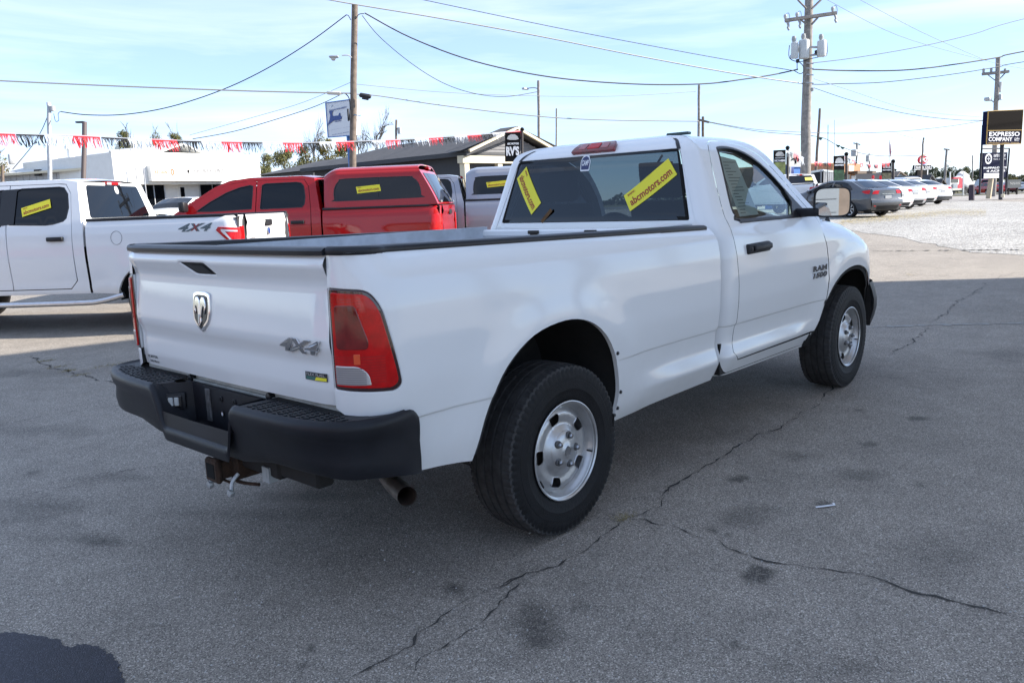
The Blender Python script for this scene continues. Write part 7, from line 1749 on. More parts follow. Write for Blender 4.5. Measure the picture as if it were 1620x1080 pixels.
# big right utility pole ---------------------------------
pr, a, b = pole('utility_pole', 'tall grey wooden pole carrying three transformers and a crossarm', 1272.5, 1281, -60, 43, .285, .20, WOODG)
D = 42.6
def Q(u, v, d=D): return gd(u, v, d)
m = MB(); m.tube([Q(1242, 33), Q(1323, 21)], .11, 4); part(pr, 'crossarm', m, WOODG)
for u0, v0, u1, v1 in ((1262, 0, 1276, 14.5), (1299, 0, 1284, 14.5), (1266, 31, 1276, 39), (1294, 28, 1284, 39)): m = MB(); m.tube([Q(u0, v0), Q(u1, v1)], .055, 4); part(pr, 'brace', m, WOODG)
for u, v in ((1242.5, 27), (1261, 24), (1317.5, 15)):
    m = MB(); c = Q(u, v); m.tube([c+Vector((0, 0, .14)), c+Vector((0, 0, .1)), c, c-Vector((0, 0, .16))], [.03, .09, .10, .03], 8); part(pr, 'insulator', m, STEELP)
    m = MB(); m.tube(catmull([Q(u+3, v+8), Q(u+5, v+14), Q(u+4, v+17), Q(u+6, v+21)], 3), .06, 6); m.tube(catmull([Q(u+1, v-4), Q(u+5, v-6), Q(u+7, v+2), Q(u+6, v+10)], 4), .018, 4); part(pr, 'fused_cutout', m, SGREY)
for u, v0, v1, w_ in ((1257, 68, 92, 11), (1272, 64, 92, 16), (1300, 65, 89, 14)):
    c = Q(u, (v0+v1)/2, D-.3); h_ = (v1-v0)*D/CAMP['f']/2; r_ = w_/2*D/CAMP['f']
    m = MB(); T = Matrix.Translation(c); m.lathe([(.001, h_*1.04), (r_*.5, h_*1.03), (r_*.94, h_*.96), (r_, h_*.85), (r_, -h_*.9), (r_*.96, -h_), (.001, -h_)], 18, axis='z', T=T); tr = part(pr, 'transformer', m, mat('transformer_grey', (.50, .52, .52), .45, noise=.08))
    m = MB(); q = Q(u-1, v0-4, D-.3); m.lathe([(.001, .22), (.09, .2), (.12, .05), (.07, -.12), (.05, -.2)], 10, axis='z', T=Matrix.Translation(q)); m.tube(catmull([q, Q(u+5, v0-1), Q(u+6, v0+14), Q(u+2, v1+2)], 4), .018, 4); x_ = m.obj('bushing', SGREY, tr); x_.matrix_parent_inverse = Matrix.Identity(4)
m = MB(); m.tube([Q(1282, 75), Q(1296, 75)], .06, 4); m.tube([Q(1282, 88), Q(1296, 86)], .06, 4); part(pr, 'bracket', m, STEELP)
for pts in ([(1262, 78), (1261, 90), (1253, 90)], [(1249, 72), (1249, 92), (1265, 98), (1284, 93), (1308, 88)], [(1261, 96), (1261, 110)], [(1263, 97), (1270, 104), (1272, 112), (1266, 117), (1255, 111)], [(1288, 85), (1298, 90), (1308, 86), (1308, 68)]):
    m = MB(); m.tube(catmull([Q(*q) for q in pts], 4), .022, 5); part(pr, 'jumper_cable', m, WIRE)
for u, v in ((1253, 90), (1291.5, 83), (1262, 97), (1285, 142)): m = MB(); m.lathe([(.001, -.1), (.09, -.08), (.1, .08), (.001, .12)], 8, axis='z', T=Matrix.Translation(Q(u, v))); part(pr, 'clamp', m, WIRE if v != 142 else SGREY)
for v in (100, 108, 118, 131): m = MB(); m.tube([Q(1276, v), Q(1287, v+1)], .035, 4); part(pr, 'pole_bolt', m, STEELP)
po, a, b = pole('utility_pole', 'thin dark pole leaning right of the transformer pole', 1287, 1297, 172, 60, .11, .09, WOOD)
for (lab, ub, ut, vt, D2, rb, mt) in [('slender antenna mast rising above the black trailer', 1320, 1320.5, 190, 60, .03, STEELP), ('distant thin pole crossing in front of the ice cream sign', 1455, 1461, 218, 75, .09, WOOD), ('distant faint pole above the gap right of the tall sign', 1538, 1538.5, 246, 140, .12, WOODG)]:
    pole('utility_pole' if 'mast' not in lab else 'antenna_mast', lab, ub, ut, vt, D2, rb, rb*.8, mt, 'utility pole' if 'mast' not in lab else 'mast')
o_, a, b = pole('utility_pole', 'distant pole with crossarm and box over the orange building', 1353, 1356, 226, 100, .13, .11, WOODG)
m = MB(); m.tube([gd(1350, 226.5, 100), gd(1361, 229, 100)], .09, 4); part(o_, 'crossarm', m, WOODG); m = MB(); m.box((-.45, -.3, -.4), (.45, .3, .4), .05, 0, Matrix.Translation(gd(1352, 242, 100))); part(o_, 'transformer', m, STEELP)
o_, a, b = pole('utility_pole', 'short thin distant pole with a side box left of the flag', 1375, 1375.5, 243, 100, .09, .08, WOODG); m = MB(); m.box((-.25, -.2, -.4), (.25, .2, .4), .05, 0, Matrix.Translation(gd(1373, 251, 100))); part(o_, 'box', m, STEELP)
o_, a, b = pole('utility_pole', 'grey pole with two crossarms beside the mixer truck', 1493.5, 1497.5, 236, 110, .17, .14, WOODG)
m = MB(); m.tube([gd(1493, 236, 110), gd(1502, 237, 110)], .12, 4); part(o_, 'crossarm', m, WOODG); m = MB(); m.tube([gd(1497, 255, 110), gd(1505, 255.5, 110)], .06, 4); part(o_, 'crossarm', m, WOODG)
o_, a, b = pole('flag_pole', 'tall white flag pole with a furled striped flag', 1406.5, 1407, 222, 90, .05, .04, STEELP, 'flag pole')
m = MB(); F_ = [(1407.2, 224), (1409, 229), (1409.5, 236), (1410.5, 240), (1409, 248), (1408, 247), (1407.2, 235)]; m.prism([(u, v) for u, v in F_], lambda u, v, w_: gd(u, v, 90+w_), .15); part(o_, 'flag', m, mat('flag_cloth', (.30, .12, .16), .8, noise=.6, nscale=3), smooth=False)
o_, a, b = pole('utility_pole', 'tall pole with crossarm and lamps rising behind the coffee sign', 1571, 1579, 91, 75, .23, .20, WOODG)
m = MB(); m.tube([gd(1554, 117.5, 75), gd(1596, 113.5, 75)], .16, 4); part(o_, 'crossarm', m, WOODG)
for u0, v0, u1, v1 in ((1562, 118, 1575, 128), (1590, 116, 1579, 128)): m = MB(); m.tube([gd(u0, v0, 75), gd(u1, v1, 75)], .06, 4); part(o_, 'brace', m, WOODG)
for u in (1556, 1568, 1590): m = MB(); m.lathe([(.001, -.25), (.10, -.2), (.12, .2), (.001, .25)], 8, axis='z', T=Matrix.Translation(gd(u, 112.5, 75))); part(o_, 'insulator', m, SGREY)
m = MB(); m.tube([gd(1574, 163, 75), gd(1567, 158, 75)], .06, 5); m.box((-.45, -.25, -.15), (.3, .25, .18), .08, 0, Matrix.Translation(gd(1563, 157.5, 75)), 2); part(o_, 'flood_lamp', m, STEELP); m = MB(); m.lathe([(.001, -.5), (.2, -.45), (.22, .45), (.001, .5)], 10, axis='z', T=Matrix.Translation(gd(1581, 138, 75))); m.box((-.25, -.2, -.3), (.3, .2, .2), .05, 0, Matrix.Translation(gd(1581, 153, 75))); part(o_, 'meter_box', m, STEELP)
wire('thick dark cable from the transformer pole up to the top right edge', [(1276, 110), (1288, 110), (1340, 112), (1405, 112), (1450, 109.5), (1500, 103.5), (1579, 91), (1640, 78)], 43, 60, 2.2, WIRE)
wire('second cable under it leaving the frame at the right', [(1200, 122), (1276, 133), (1330, 132.5), (1400, 130), (1500, 118.5), (1579, 106), (1640, 95)], 45, 62, 1.4, WIRE)
wire('thin straight wire rising to the upper right corner', [(1284, 100), (1350, 92), (1450, 75), (1540, 54), (1640, 25)], 43, 50, 1.2, WIREG)
wire('wire sagging from the transformer pole down to the coffee sign', [(1287, 139), (1340, 157), (1400, 173), (1460, 184), (1520, 190), (1561, 190.5)], 43, 56, 1.1, WIRE)
wire('fainter wire just below, sagging towards the coffee sign', [(1288, 125), (1350, 145), (1420, 168), (1480, 179), (1560, 186)], 43, 70, .8, WIREG)
wire('lowest thin wire running from the short dark pole to the coffee sign', [(1112, 191), (1180, 203), (1240, 208), (1330, 211), (1420, 208), (1500, 200), (1561, 190)], 50, 56, 1.0, WIREG)
wire('wire with small green pennants sagging right from the leaning pole', [(1112, 192), (1200, 208), (1292, 216), (1325, 230), (1360, 242), (1400, 247), (1455, 246)], 50, 75, 1.1, WIRE)
for i, (u, v) in enumerate(((1298, 218.5), (1326, 230), (1333, 233))):
    m = MB(); c = gd(u, v, 58); m.prism([(-.16, .05), (.16, .0), (.05, -.16), (-.08, -.1)], lambda a_, b_, w_: c+RT*a_+Vector((0, 0, b_))+FH*w_, .03); tag(m.obj('pennant', mat('pennant_green', (.02, .07, .05), .6), None, smooth=False), ['small green pennant nearest the leaning pole', 'small green pennant, left one of the close pair on the wire', 'small green pennant, right one of the close pair on the wire'][i], 'pennant', 'green pennants on the wire')
for k, pts in enumerate(([(1303, -3), (1420, 56), (1560, 96), (1640, 112)], [(1355, -3), (1460, 52), (1560, 96)], [(1420, 212), (1500, 232), (1640, 262)])):
    wire(['faint long wire from the top edge past the right pole', 'second faint wire converging on the distant crossarm', 'faint wire descending right above the distant trees'][k], pts, 60, 80, .7, WIREG)
# banner signs of the lot --------------------------------
banner('black and green banner reading MOWERS left of the transformer pole', 1224, 1243, 238, 276, 1246, 234, 290, 34, [('ABC MOTORS', .29, .34, .1, .9), ('MOWERS', .38, .48, .06, .94)], (.14, .17, .05), 2)
banner('tall green banner with a tractor in front of the orange building', 1319, 1336, 247, 291, 1339, 244, 300, 40, [('ABC MOTORS', .20, .26, .1, .9), ('MOWERS', .29, .36, .08, .92), ('ABCM.COM', .88, .93, .15, .85)], (.02, .07, .03), 3)
banner('black banner with a vehicle picture left of the small house', 1395, 1410.5, 258, 289, 1413, 255.5, 300, 58, [('ABC MOTORS', .20, .27, .1, .9), ('MOWERS', .31, .40, .08, .92)], (.13, .12, .07), 4)
# grey arrow board and blue box
f = Fac(1249, 42, 1270, 43); o = thing('arrow_sign', 'grey board with a curved black arrow beside the transformer pole', 'sign', f.P(f.L/2, 0, Tz(42)))
(x0, z1), (x1, z0) = f.sz(1249, 239), f.sz(1267, 264); m = MB(); f.box(m, x0, x1, -.08, 0, z0, z1); bd_ = part(o, 'board', m, SGREY, smooth=False)
P_ = [f.P(*(lambda q: (q[0], .03, q[1]))(f.sz(u, v))) for u, v in ((1252, 253), (1255, 251), (1258, 254), (1258, 259))]; m = MB(); m.tube(catmull(P_, 4), .04, 5); m.obj('arrow', BLKS, bd_)
P_ = [f.P(*(lambda q: (q[0], .03, q[1]))(f.sz(u, v))) for u, v in ((1259, 249), (1262, 252), (1265, 254))]; m = MB(); m.tube(catmull(P_, 4), .045, 5); m.obj('arrow', BLKS, bd_)
m = MB(); P0 = f.P(x0+.2, -.05, Tz(42)); m.tube([P0, P0+Vector((0, 0, z0-Tz(42)))], .05, 6); part(o, 'post', m, STEELP)
f = Fac(1250, 52, 1272, 53); o = thing('blue_container', 'bright blue box building half hidden behind the grey pole', 'container', f.P(f.L/2, -1, Tz(52)))
(x0, z1), (x1, z0) = f.sz(1250, 265), f.sz(1271, 296); m = MB(); f.box(m, x0+.3, x1, -2, 0, Tz(52), z1); part(o, 'wall', m, mat('container_blue', (.03, .13, .42), .5), smooth=False); m = MB(); f.box(m, x0-.1, x0+.28, -.1, .1, Tz(52), z1); part(o, 'door', m, mat('dark_blue', (.015, .03, .16), .5), smooth=False); m = MB(); f.box(m, x0-.2, x1+.1, -2, .1, z1, z1+.1); part(o, 'lid', m, mat('container_blue', (.03, .13, .42), .5), smooth=False)
# enclosed trailer
f = Fac(1281, 56, 1299, 52); zt_ = f.sz(1299, 269.5)[1]; o = thing('cargo_trailer', 'enclosed trailer with dark front and ribbed silver side behind the white pickup', 'trailer', f.P(f.L/2, 0, Tz(54)))
m = MB(); f.box(m, 0, f.L, -.1, 0, .75, zt_); part(o, 'front_panel', m, BLKS, smooth=False)
f2 = Fac(1299, 52, 1321, 58); m = MB(); f2.box(m, 0, f2.L, -.1, 0, .75, zt_); sp_ = part(o, 'side_panel', m, mat('trailer_silver', (.22, .22, .23), .4, metal=.5, noise=.2, nscale=2), smooth=False)
for q in range(6): m = MB(); f2.box(m, .3+q*f2.L/6.3, .36+q*f2.L/6.3, 0, .04, .8, zt_-.1); m.obj('panel_rib', ALU, sp_, smooth=False)
m = MB(); f2.box(m, -.05, f2.L, -.02, .06, zt_-.08, zt_+.05); f.box(m, 0, f.L, -.02, .06, zt_-.08, zt_+.05); part(o, 'roof_rail', m, ALU, smooth=False)
m = MB(); m.lathe([(.001, -.1), (.36, -.1), (.36, .1), (.001, .1)], 16, T=Matrix.Translation(f2.P(f2.L*.5, .1, Tz(54)+.34))); part(o, 'wheel', m, RUBBER)
# buildings right
f = Fac(1276, 75, 1322, 78); o = thing('dark_building', 'flat dark grey building behind the black trailer', 'building', f.P(f.L/2, -5, .4)); (x0, z1), (x1, _) = f.sz(1279, 260.5), f.sz(1320, 260.5); m = MB(); f.box(m, x0, x1, -10, 0, 0, z1); part(o, 'wall', m, mat('dark_grey_wall', (.06, .065, .075), .8), smooth=False); m = MB(); f.box(m, x0, x1+.1, -10, .15, z1, z1+.15); part(o, 'parapet', m, mat('parapet_tan', (.3, .2, .13), .8), smooth=False)
f = Fac(1312, 72, 1362, 76); o = thing('brick_building', 'orange tan two level brick building behind the green banner', 'building', f.P(f.L/2, -5, .4)); (x0, z1), (x1, z0) = f.sz(1318, 259), f.sz(1361, 272.5)
TAN = mat('orange_brick', (.42, .22, .12), .85, noise=.08)
m = MB(); f.box(m, x0, x1, -8, 0, z0, z1); part(o, 'upper_wall', m, TAN, smooth=False); m = MB(); f.box(m, x0, x1-.4, -8, -.3, 0, z0); lw = part(o, 'lower_wall', m, TAN, smooth=False)
(y0, z2), (y1, z3) = f.sz(1340, 276), f.sz(1347, 300); m = MB(); f.box(m, y0, y1, -.3, -.2, z3, z2); m.obj('window', GL_DARK, lw, smooth=False); (y0, z2), (y1, z3) = f.sz(1351, 278), f.sz(1357, 300); m = MB(); f.box(m, y0, y1, -.3, -.2, z3, z2); m.obj('door', WALLW, lw, smooth=False)
m = MB(); f.box(m, x1-1.6, x1+2.2, -2, .5, z0-.15, z0+.1); part(o, 'awning', m, mat('awning_brown', (.10, .07, .05), .7), smooth=False)
(y0, z2), (y1, z3) = f.sz(1341, 262), f.sz(1349, 271); m = MB(); f.box(m, y0, y1, 0, .12, z3, z2); part(o, 'wall_sign', m, mat('sign_cream', (.6, .5, .42), .6), smooth=False)
f = Fac(1360, 120, 1396, 122); o = thing('brown_fence', 'long dark brown fence between orange building and banner', 'fence', f.P(f.L/2, 0, .2))
z0 = Tz(120); z1 = f.sz(1370, 277)[1]; k = int(f.L/.9)
for q in range(k): m = MB(); f.box(m, q*.9, q*.9+.84, -.05, 0, z0, z1-.05*(q % 2)); part(o, 'fence_panel', m, mat('fence_brown', (.10, .085, .07), .9, noise=.3), smooth=False)
for u in (1381, 1393): o = thing('red_post', ['red striped post left of the banner', 'red post touching the vehicle banner'][u > 1385], 'post', gp(u, 60)); m = MB(); a = gp(u, 60); m.tube([a, gd(u, 278.5, 60)], .06, 8); m.lathe([(.08, -.15), (.10, 0), (.08, .15)], 8, axis='z', T=Matrix.Translation(gd(u, 281, 60))); part(o, 'post', m, BR)
# ice cream sign
f = Fac(1450, 100, 1474, 101); o = thing('pylon_sign', 'red oval DQ pylon sign with Grill and Chill boards below', 'sign', f.P(f.L/2, 0, Tz(100)))
cx_, cz_ = f.sz(1461, 253); m = MB(); el = [(cx_+.76*math.cos(a), cz_+.52*math.sin(a)) for a in np.linspace(0, 2*math.pi, 28, endpoint=False)]
m.prism(el, lambda a_, z_, w_: f.P(a_, -w_, z_), .25); bd_ = part(o, 'oval', m, mat('sign_red', (.55, .02, .04), .5), smooth=False); ftext(f, bd_, 'DQ', 1454.5, 249, 1467, 257.5, WSTK, .03, bold=.05, shear=.3)
m = MB(); m.tube([f.P(cx_-.6, .05, cz_+.48), f.P(cx_+.05, .05, cz_+.62), f.P(cx_+.75, .05, cz_+.50)], .05, 4); m.obj('orange_swoosh', mat('sign_orange2', (.7, .25, .03), .5), bd_); m = MB(); m.tube([f.P(cx_-.6, .05, cz_-.48), f.P(cx_+.05, .05, cz_-.58), f.P(cx_+.65, .05, cz_-.46)], .05, 4); m.obj('blue_swoosh', mat('sign_blue2', (.03, .15, .5), .5), bd_)
(x0, z1), (x1, z0) = f.sz(1447, 261.5), f.sz(1473, 267.5); m = MB(); f.box(m, x0, x1, -.3, 0, z0, z1); b2 = part(o, 'board', m, BLKS, smooth=False); ftext(f, b2, 'Grill & Chill', 1448.5, 262.5, 1471.5, 266.8, WSTK, .03, bold=.03); edge_frame([(x0, z0), (x1, z0), (x1, z1), (x0, z1)], .05, .02, WSTK, b2, f)
(x0, z1), (x1, z0) = f.sz(1451.5, 269.5), f.sz(1466.5, 279.5); m = MB(); f.box(m, x0, x1, -.3, 0, z0, z1); part(o, 'reader_board', m, BLKS, smooth=False); m = MB(); f.box(m, x1, x1+.15, -.3, .02, z0, z1+.1); part(o, 'board_edge', m, WSTK, smooth=False)
m = MB(); P0 = f.P(cx_+.2, -.2, Tz(100)); m.tube([P0, f.P(cx_+.2, -.2, cz_)], .14, 8); part(o, 'post', m, WIRE)
# houses
def house(label, u0, u1, up, vpk, vev, D, wallm, roofm, deep=8, cat='house'):
    f = Fac(u0, D, u1, D+1.0); o = thing('house', label, cat, f.P(f.L/2, -deep/2, Tz(D))); ze = f.sz(u0, vev)[1]; zp = f.sz(up, vpk)[1]; xp = f.sz(up, vpk)[0]; zb0 = Tz(D)-.2
    m = MB(); V = [f.P(0, 0, zb0), f.P(f.L, 0, zb0), f.P(f.L, 0, ze), f.P(xp, 0, zp), f.P(0, 0, ze)]; V2 = [p-f.n*deep for p in V]; m.add(V+V2, [(0, 1, 2, 3, 4), (5, 9, 8, 7, 6), (0, 4, 9, 5), (1, 6, 7, 2)]); part(o, 'wall', m, wallm, smooth=False)
    for (xa, za), (xb, zb_) in (((-.3, ze-.15), (xp, zp+.08)), ((f.L+.3, ze-.15), (xp, zp+.08))):
        m = MB(); V = [f.P(xa, .35, za), f.P(xb, .35, zb_), f.P(xb, -deep-.3, zb_), f.P(xa, -deep-.3, za)]; V += [p-Vector((0, 0, .12)) for p in V]; m.add(V, [(0, 1, 2, 3), (4, 7, 6, 5), (0, 4, 5, 1), (1, 5, 6, 2), (2, 6, 7, 3), (3, 7, 4, 0)]); part(o, 'roof', m, roofm, smooth=False)
    m = MB(); f.box(m, f.L*.25, f.L*.45, 0, .06, zb0+1.2, zb0+2.3); part(o, 'window', m, GL_DARK, smooth=False); return o
ROOFT = mat('tan_shingle', (.24, .19, .15), .9, noise=.1)
house('small pale blue gabled house with tan roof behind the white sedans', 1413, 1433, 1421, 272, 281, 95, mat('pale_blue_siding', (.45, .50, .56), .7), ROOFT)
house('white peaked shed roof peeping up right of the white sport utility', 1464, 1477, 1469.5, 277.5, 289, 90, WALLW, SHING, 5, 'shed'); house('small white peak just left of the mixer truck', 1484, 1492, 1487, 284, 291, 95, WALLW, SHING, 4, 'shed')
# mixer truck
f = Fac(1503, 118, 1546, 124); o = thing('mixer_truck', 'white concrete mixer truck with a red cab on the road', 'mixer truck', f.P(f.L/2, -1, Tz(120))); zb0 = Tz(120)
def pxz(u, v, d=0): a_, z_ = f.sz(u, v); return f.P(a_, d, z_)
def pbox(nm, u0, v0, u1, v1, d0, d1, mt, bev=0, par=None):
    (a0, z1), (a1, z0) = f.sz(u0, v0), f.sz(u1, v1); m = MB(); f.box(m, a0, a1, d0, d1, z0, z1); return part(o, nm, m, mt, smooth=False)
pbox('cab', 1504, 281.5, 1516.5, 298, -2.2, 0, WALLW); pbox('windshield', 1504.6, 283.5, 1515.5, 289, 0, .05, GL_DARK); pbox('grille', 1506, 290.5, 1512, 298.5, 0, .25, DCHROME); pbox('cab_side', 1516.5, 282, 1523, 298, -2.0, -.05, mat('truck_red', (.40, .015, .03), .4)); pbox('fender', 1512.5, 292, 1517.5, 298, -.3, .15, mat('truck_red', (.40, .015, .03), .4)); pbox('bumper', 1504, 298.5, 1518, 301, -.4, .3, CHROME); pbox('sun_visor', 1504, 280.8, 1516.5, 283, 0, .4, mat('truck_red', (.40, .015, .03), .4)); pbox('frame', 1516, 296, 1546, 299, -1.9, -.2, UNDER)
c0, c1 = pxz(1524, 291, -1.1), pxz(1544, 289.5, -1.1); ax_ = (c1-c0).normalized(); c0, c1 = pxz(1523.5, 286, -1.1), pxz(1545, 293, -1.1)
m = MB(); m.tube([c0.lerp(c1, k) for k in (0, .12, .35, .6, .85, 1)], [.55, .85, 1.15, 1.15, .85, .55], 16); part(o, 'drum', m, WALLW); m = MB(); m.tube([pxz(1530, 279, -1), pxz(1533, 276.5, -1), pxz(1541, 279, -1)], [.55, .6, .35], 12); part(o, 'water_tank', m, WALLW)
for u in (1510, 1529, 1536, 1542):
    q = pxz(u, 301, -.1); q.z = zb0+.52; m = MB(); Tm = Matrix((( f.t.x, f.n.x, 0, q.x), (f.t.y, f.n.y, 0, q.y), (0, 0, 1, q.z), (0, 0, 0, 1))); m.lathe([(.001, -.25), (.5, -.25), (.52, 0), (.5, .05), (.25, .05), (.001, .0)], 16, T=Tm); part(o, 'wheel', m, RUBBER)
# red suv, another red car, dark vehicle on the road
o_s, _ = sedan('red_suv', 'dark red sport utility on the road behind the sign posts', REDM, tuple(gp(1559, 105))[:2]+(Tz(105),), R(25), cat='suv', group=None, L0=-1.1, L1=3.9, wb=2.9, roof=1.95, belt=1.15, suv=True, W=.98)
o_s, _ = sedan('red_car', 'red and white car just right of the beige sign column', RED, tuple(gp(1572, 100))[:2]+(Tz(100),), R(40), group=None)
o_s, _ = sedan('red_car', 'dark red car passing under the blue real estate sign', REDM, tuple(gp(1597, 110))[:2]+(Tz(110),), R(20), group=None)
o_s, _ = sedan('grey_car', 'pale car at the far right edge of the road', SILVER, tuple(gp(1613, 125))[:2]+(Tz(125),), R(20), group=None)
# coffee sign ---------------------------------------------
f = Fac(1560, 55, 1618, 56.5); o = thing('pylon_sign', 'tall navy and black sign reading EXPRESSO COMPANY on one thick post', 'sign', f.P(f.L/2, 0, Tz(55)))
C4 = [f.sz(*p) for p in ((1560, 229), (1615, 227.5), (1618.5, 173.5), (1563, 176))]; m = MB(); m.prism(C4, lambda a_, z_, w_: f.P(a_, -w_, z_), .35); bd_ = part(o, 'cabinet', m, NAVY, smooth=False)
GOLD = mat('sign_gold', (.35, .22, .04), .5)
P_ = [f.sz(*p) for p in ((1563.2, 206), (1616, 205), (1617.6, 174.6), (1564, 177.3))]; m = MB(); m.prism(P_, lambda a_, z_, w_: f.P(a_, .02-w_, z_), .02); m.obj('screen', mat('sign_brown_black', (.012, .010, .009), .9, spec=.05), bd_, smooth=False)
edge_frame(C4, .035, .01, GOLD, bd_, f); m = MB(); m.tube([f.P(*(lambda q: (q[0], .03, q[1]))(f.sz(u, v))) for u, v in ((1562.5, 207), (1616, 206))], .03, 4); m.obj('divider', GOLD, bd_)
ftext(f, bd_, 'EXPRESSO', 1564, 208.8, 1612.5, 215.8, WSTK, .04, bold=.02); ftext(f, bd_, 'COMPANY', 1563, 217, 1601, 223.8, WSTK, .04, bold=.02); ftext(f, bd_, 'Coffee', 1604, 218, 1612, 220.3, WSTK, .04, bold=.02); ftext(f, bd_, 'Bar', 1604, 221, 1612, 222.8, WSTK, .04, bold=.02); ftext(f, bd_, 'BREAKFAST - LUNCH - SNACKS', 1563, 225, 1611, 227, GOLD, .04, bold=.015)
m = MB(); q0 = f.sz(1589.5, 228); b0 = gp(1583, 55); m.tube([b0, f.P(q0[0], -.18, q0[1])], .16, 4); part(o, 'post', m, mat('post_dark', (.035, .035, .045), .6)); m = MB(); m.lathe([(.001, -.1), (.12, -.08), (.12, .1), (.001, .12)], 8, axis='z', T=Matrix.Translation(gp(1586, 54.6)+Vector((0, 0, .25)))); part(o, 'meter', m, CREAM)
f = Fac(1551, 62, 1600, 63.5); o = thing('pylon_sign', 'framed navy sign reading BUFFALO with a round seal, on a beige column', 'sign', f.P(f.L/2, 0, Tz(62)))
def ftube(nm, u0, v0, u1, v1, r_, mt, d=0): m = MB(); a_, b_ = f.sz(u0, v0), f.sz(u1, v1); m.tube([f.P(a_[0], d, a_[1]), f.P(b_[0], d, b_[1])], r_, 4); return part(o, nm, m, mt)
FRM = mat('frame_black', (.02, .02, .028), .5)
ftube('frame_post', 1549.5, 307, 1555, 198, .085, FRM); ftube('frame_bar', 1553, 235.5, 1597, 235, .07, FRM); ftube('frame_post', 1597, 235, 1591, 308, .075, FRM)
C4 = [f.sz(*p) for p in ((1554.5, 282), (1592, 281), (1594, 241), (1556, 242))]; m = MB(); m.prism(C4, lambda a_, z_, w_: f.P(a_, -w_, z_), .3); bd_ = part(o, 'board', m, NAVY, smooth=False)
cx_, cz_ = f.sz(1563.5, 251.5); m = MB(); 
for k in range(28):
    a0_, a1_ = 2*math.pi*k/28, 2*math.pi*(k+1)/28; m.add([f.P(cx_+r_*math.cos(a), .02, cz_+r_*math.sin(a)) for a, r_ in ((a0_, .40), (a1_, .40), (a1_, .26), (a0_, .26))], [(0, 1, 2, 3)])
m.obj('seal_ring', WSTK, bd_, smooth=False); m = MB(); f.box(m, cx_-.18, cx_+.18, .01, .03, cz_-.03, cz_+.03); f.box(m, cx_-.03, cx_+.03, .012, .034, cz_-.18, cz_+.18); m.obj('seal_cross', WSTK, bd_, smooth=False)
ftext(f, bd_, 'UNITED COUNTRY', 1571.5, 244, 1591, 249, WSTK, .02, bold=.02); ftext(f, bd_, 'REAL ESTATE', 1571.5, 250.5, 1591, 253, WSTK, .02, bold=.01); ftext(f, bd_, 'BUFFALO BCI', 1555.5, 263.5, 1592, 267.5, WSTK, .02, bold=.04); ftext(f, bd_, '4 ACRES', 1560, 268.5, 1590, 272.5, WSTK, .02, bold=.04)
(x0, z1), (x1, z0) = f.sz(1556, 274.5), f.sz(1583, 281.5); m = MB(); f.box(m, x0, x1, .01, .04, z0, z1); m.obj('white_strip', WSTK, bd_, smooth=False); m = MB(); f.box(m, x0+.05, x1-.05, .04, .05, (z0+z1)/2, (z0+z1)/2+.02); m.obj('strip_line', BLKS, bd_, smooth=False)
m = MB(); a_, _ = f.sz(1568, 290); b_, z_ = f.sz(1571, 282); m.tube([f.P(a_, -.15, Tz(62)), f.P(b_, -.15, z_)], .22, 4); part(o, 'column', m, mat('column_beige', (.45, .38, .27), .8))
f = Fac(1594, 85, 1616, 86); o = thing('low_sign', 'dark sign with pale lettering low at the right edge', 'sign', f.P(f.L/2, 0, Tz(85))); (x0, z1), (x1, z0) = f.sz(1595, 284.5), f.sz(1615, 297); m = MB(); f.box(m, x0, x1, -.3, 0, z0, z1); bd_ = part(o, 'board', m, mat('sign_slate', (.03, .04, .05), .6), smooth=False); ftext(f, bd_, 'TADLOCK', 1597, 288, 1613.5, 292.5, SGREY, .02, bold=.02); 
for xx in (x0+.3, x1-.5): m = MB(); f.box(m, xx, xx+.2, -.2, -.1, Tz(85), z0); part(o, 'leg', m, BLKS, smooth=False)
o = thing('bollard', 'short stout brown post standing alone on the gravel edge', 'bollard', gp(1537, 57)); m = MB(); a = gp(1537, 57); m.tube([a, gd(1537.3, 294, 57)], .19, 10); m.lathe([(.001, .1), (.15, .08), (.19, 0), (.19, -.1)], 10, axis='z', T=Matrix.Translation(gd(1537.3, 294, 57))); part(o, 'post', m, mat('post_brown', (.05, .035, .05), .8))
for u in (1503, 1524): o = thing('white_post', ['white post left of the mixer truck cab', 'white post in front of the mixer drum'][u > 1510], 'post', gp(u, 96)); m = MB(); m.tube([gp(u, 96), gd(u, 273.5, 96)], .085, 8); m.lathe([(.001, .12), (.09, .08), (.10, 0)], 8, axis='z', T=Matrix.Translation(gd(u, 273.5, 96))); part(o, 'post', m, WALLW)
# small bunting at the right
sec2 = [(1243, 1249, 'w'), (1249, 1254, 'k'), (1256, 1264, 'r'), (1264, 1271, 'w')]
bunting('short red, black and white fringe string between arrow board and grey pole', [(1243, 239), (1255, 242), (1264, 247), (1272, 250)], sec2, 33, 40, (9, 12), seed=5)
sec3 = []
for i, (u, c) in enumerate(((1281, 'k'), (1291, 'r'), (1298, 'r'), (1306, 'k'), (1312, 'r'), (1322, 'r'), (1330, 'k'), (1334, 'r'), (1343, 'k'), (1350, 'r'), (1363, 'r'), (1373, 'k'), (1376, 'r'), (1384, 'k'), (1387, 'r'), (1398, 'r'), (1405, 'r'))): sec3.append((u-2.6, u+2.6, c))
bunting('row of small red and black fringe tufts from the grey pole to the vehicle banner', [(1274, 253), (1290, 257), (1312, 258), (1325, 255), (1336, 249), (1345, 252), (1360, 258), (1376, 261), (1390, 261), (1412, 257)], sec3, 44, 58, (7, 6), seed=6)
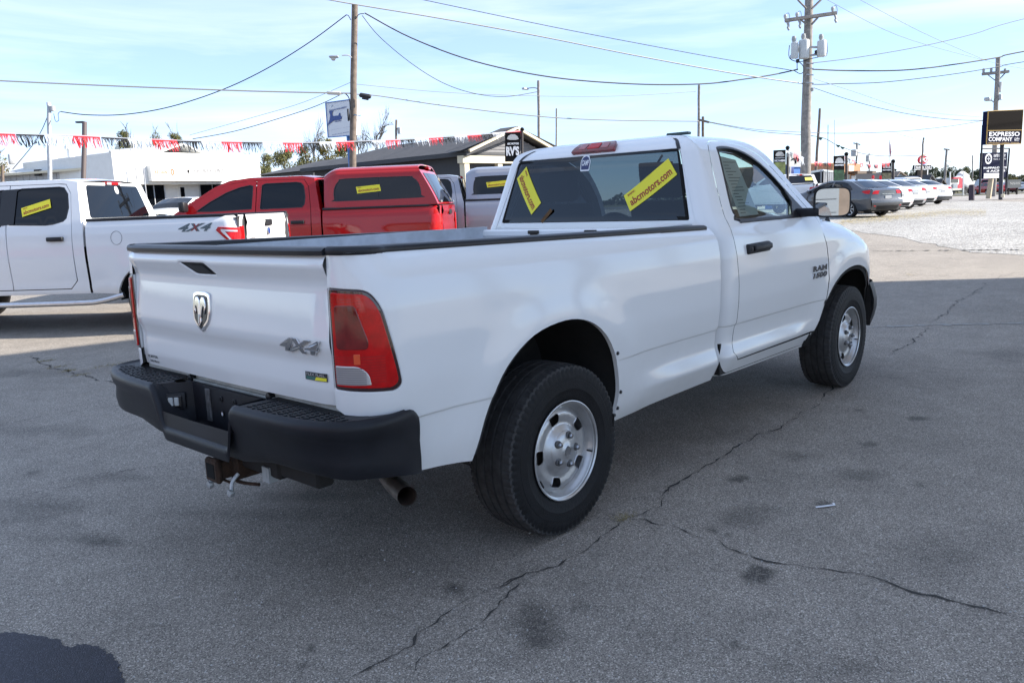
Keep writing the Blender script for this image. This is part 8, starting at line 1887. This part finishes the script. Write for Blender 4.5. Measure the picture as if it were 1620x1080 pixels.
# tree line -----------------------------------------------
rr = random.Random(21); lab = ['dark tree', 'dull green tree', 'olive tree', 'tall dark tree', 'low bushy tree']
spec = []
for i, u in enumerate(range(1362, 1660, 9)):
    D = 150+rr.uniform(0, 60); vt = float(np.interp(u, [1362, 1385, 1410, 1440, 1475, 1500, 1540, 1560, 1600, 1620, 1660], [274, 271, 273, 266, 258.5, 262, 261, 264, 272, 274, 276]))+rr.uniform(-2.5, 2.5); spec.append((u+rr.uniform(-2, 2), D, vt, rr.uniform(19, 28), ['g2', 'g3', 'g2', 'o1', 'g3'][i % 5]))
for i, (u, D, vt, w_, k) in enumerate(spec):
    tree(u, D, vt, w_, k, 'hazy dark green tree in the distant wood behind the right-hand signs', group='trees of the distant wood')
for i, (u, vt, D) in enumerate(((1490, 280, 125), (1480, 284, 118), (1605, 279, 115), (1598, 272, 130))): tree(u, D, vt, 18, ['a1', 'o2', 'a1', 'o1'][i], ['yellowish bushy tree left of the mixer truck', 'low olive bush by the white peak', 'autumn bush beside the dark low sign', 'olive tree behind the sign frame post'][i])
# long hedge of far wood so no gap shows the horizon
m = MB(); r0 = np.random.RandomState(4)
V = []; F = []
for i in range(9000):
    u = r0.uniform(600, 1800); D = r0.uniform(215, 260); p = gp(u, D); h = (3.2+1.6*math.sin(u*.05)+1.2*math.sin(u*.13))*r0.uniform(.0, 1.15)
    c = Vector((p.x, p.y, p.z+max(0, h))); s_ = r0.uniform(.25, .6); a = r0.uniform(0, 6.28); d1 = Vector((math.cos(a), math.sin(a), r0.uniform(-.5, .5)))*s_; d2 = Vector((r0.uniform(-.5, .5), r0.uniform(-.5, .5), 1))*s_*.7; b = len(V); V += [c-d1, c+d2, c+d1, c-d2]; F.append((b, b+1, b+2, b+3))
tag(mk('far_wood', V, F, LF['dark'], None, smooth=False), kind='stuff')
# two pickups parked behind the camera, seen only mirrored in the paint and the door mirror
def copy_at(src, x, y, rz, label):
    c = copy_tree(src); c.location = (x, y, 0); c.rotation_euler = (0, 0, rz); c['label'] = label; return c
copy_at(p2, -12.5, 4.8, R(100), 'red crew cab pickup with cap parked behind the camera, seen only mirrored')
copy_at(p5, -14, -11, R(95), 'white pickup parked behind the camera, seen only mirrored')
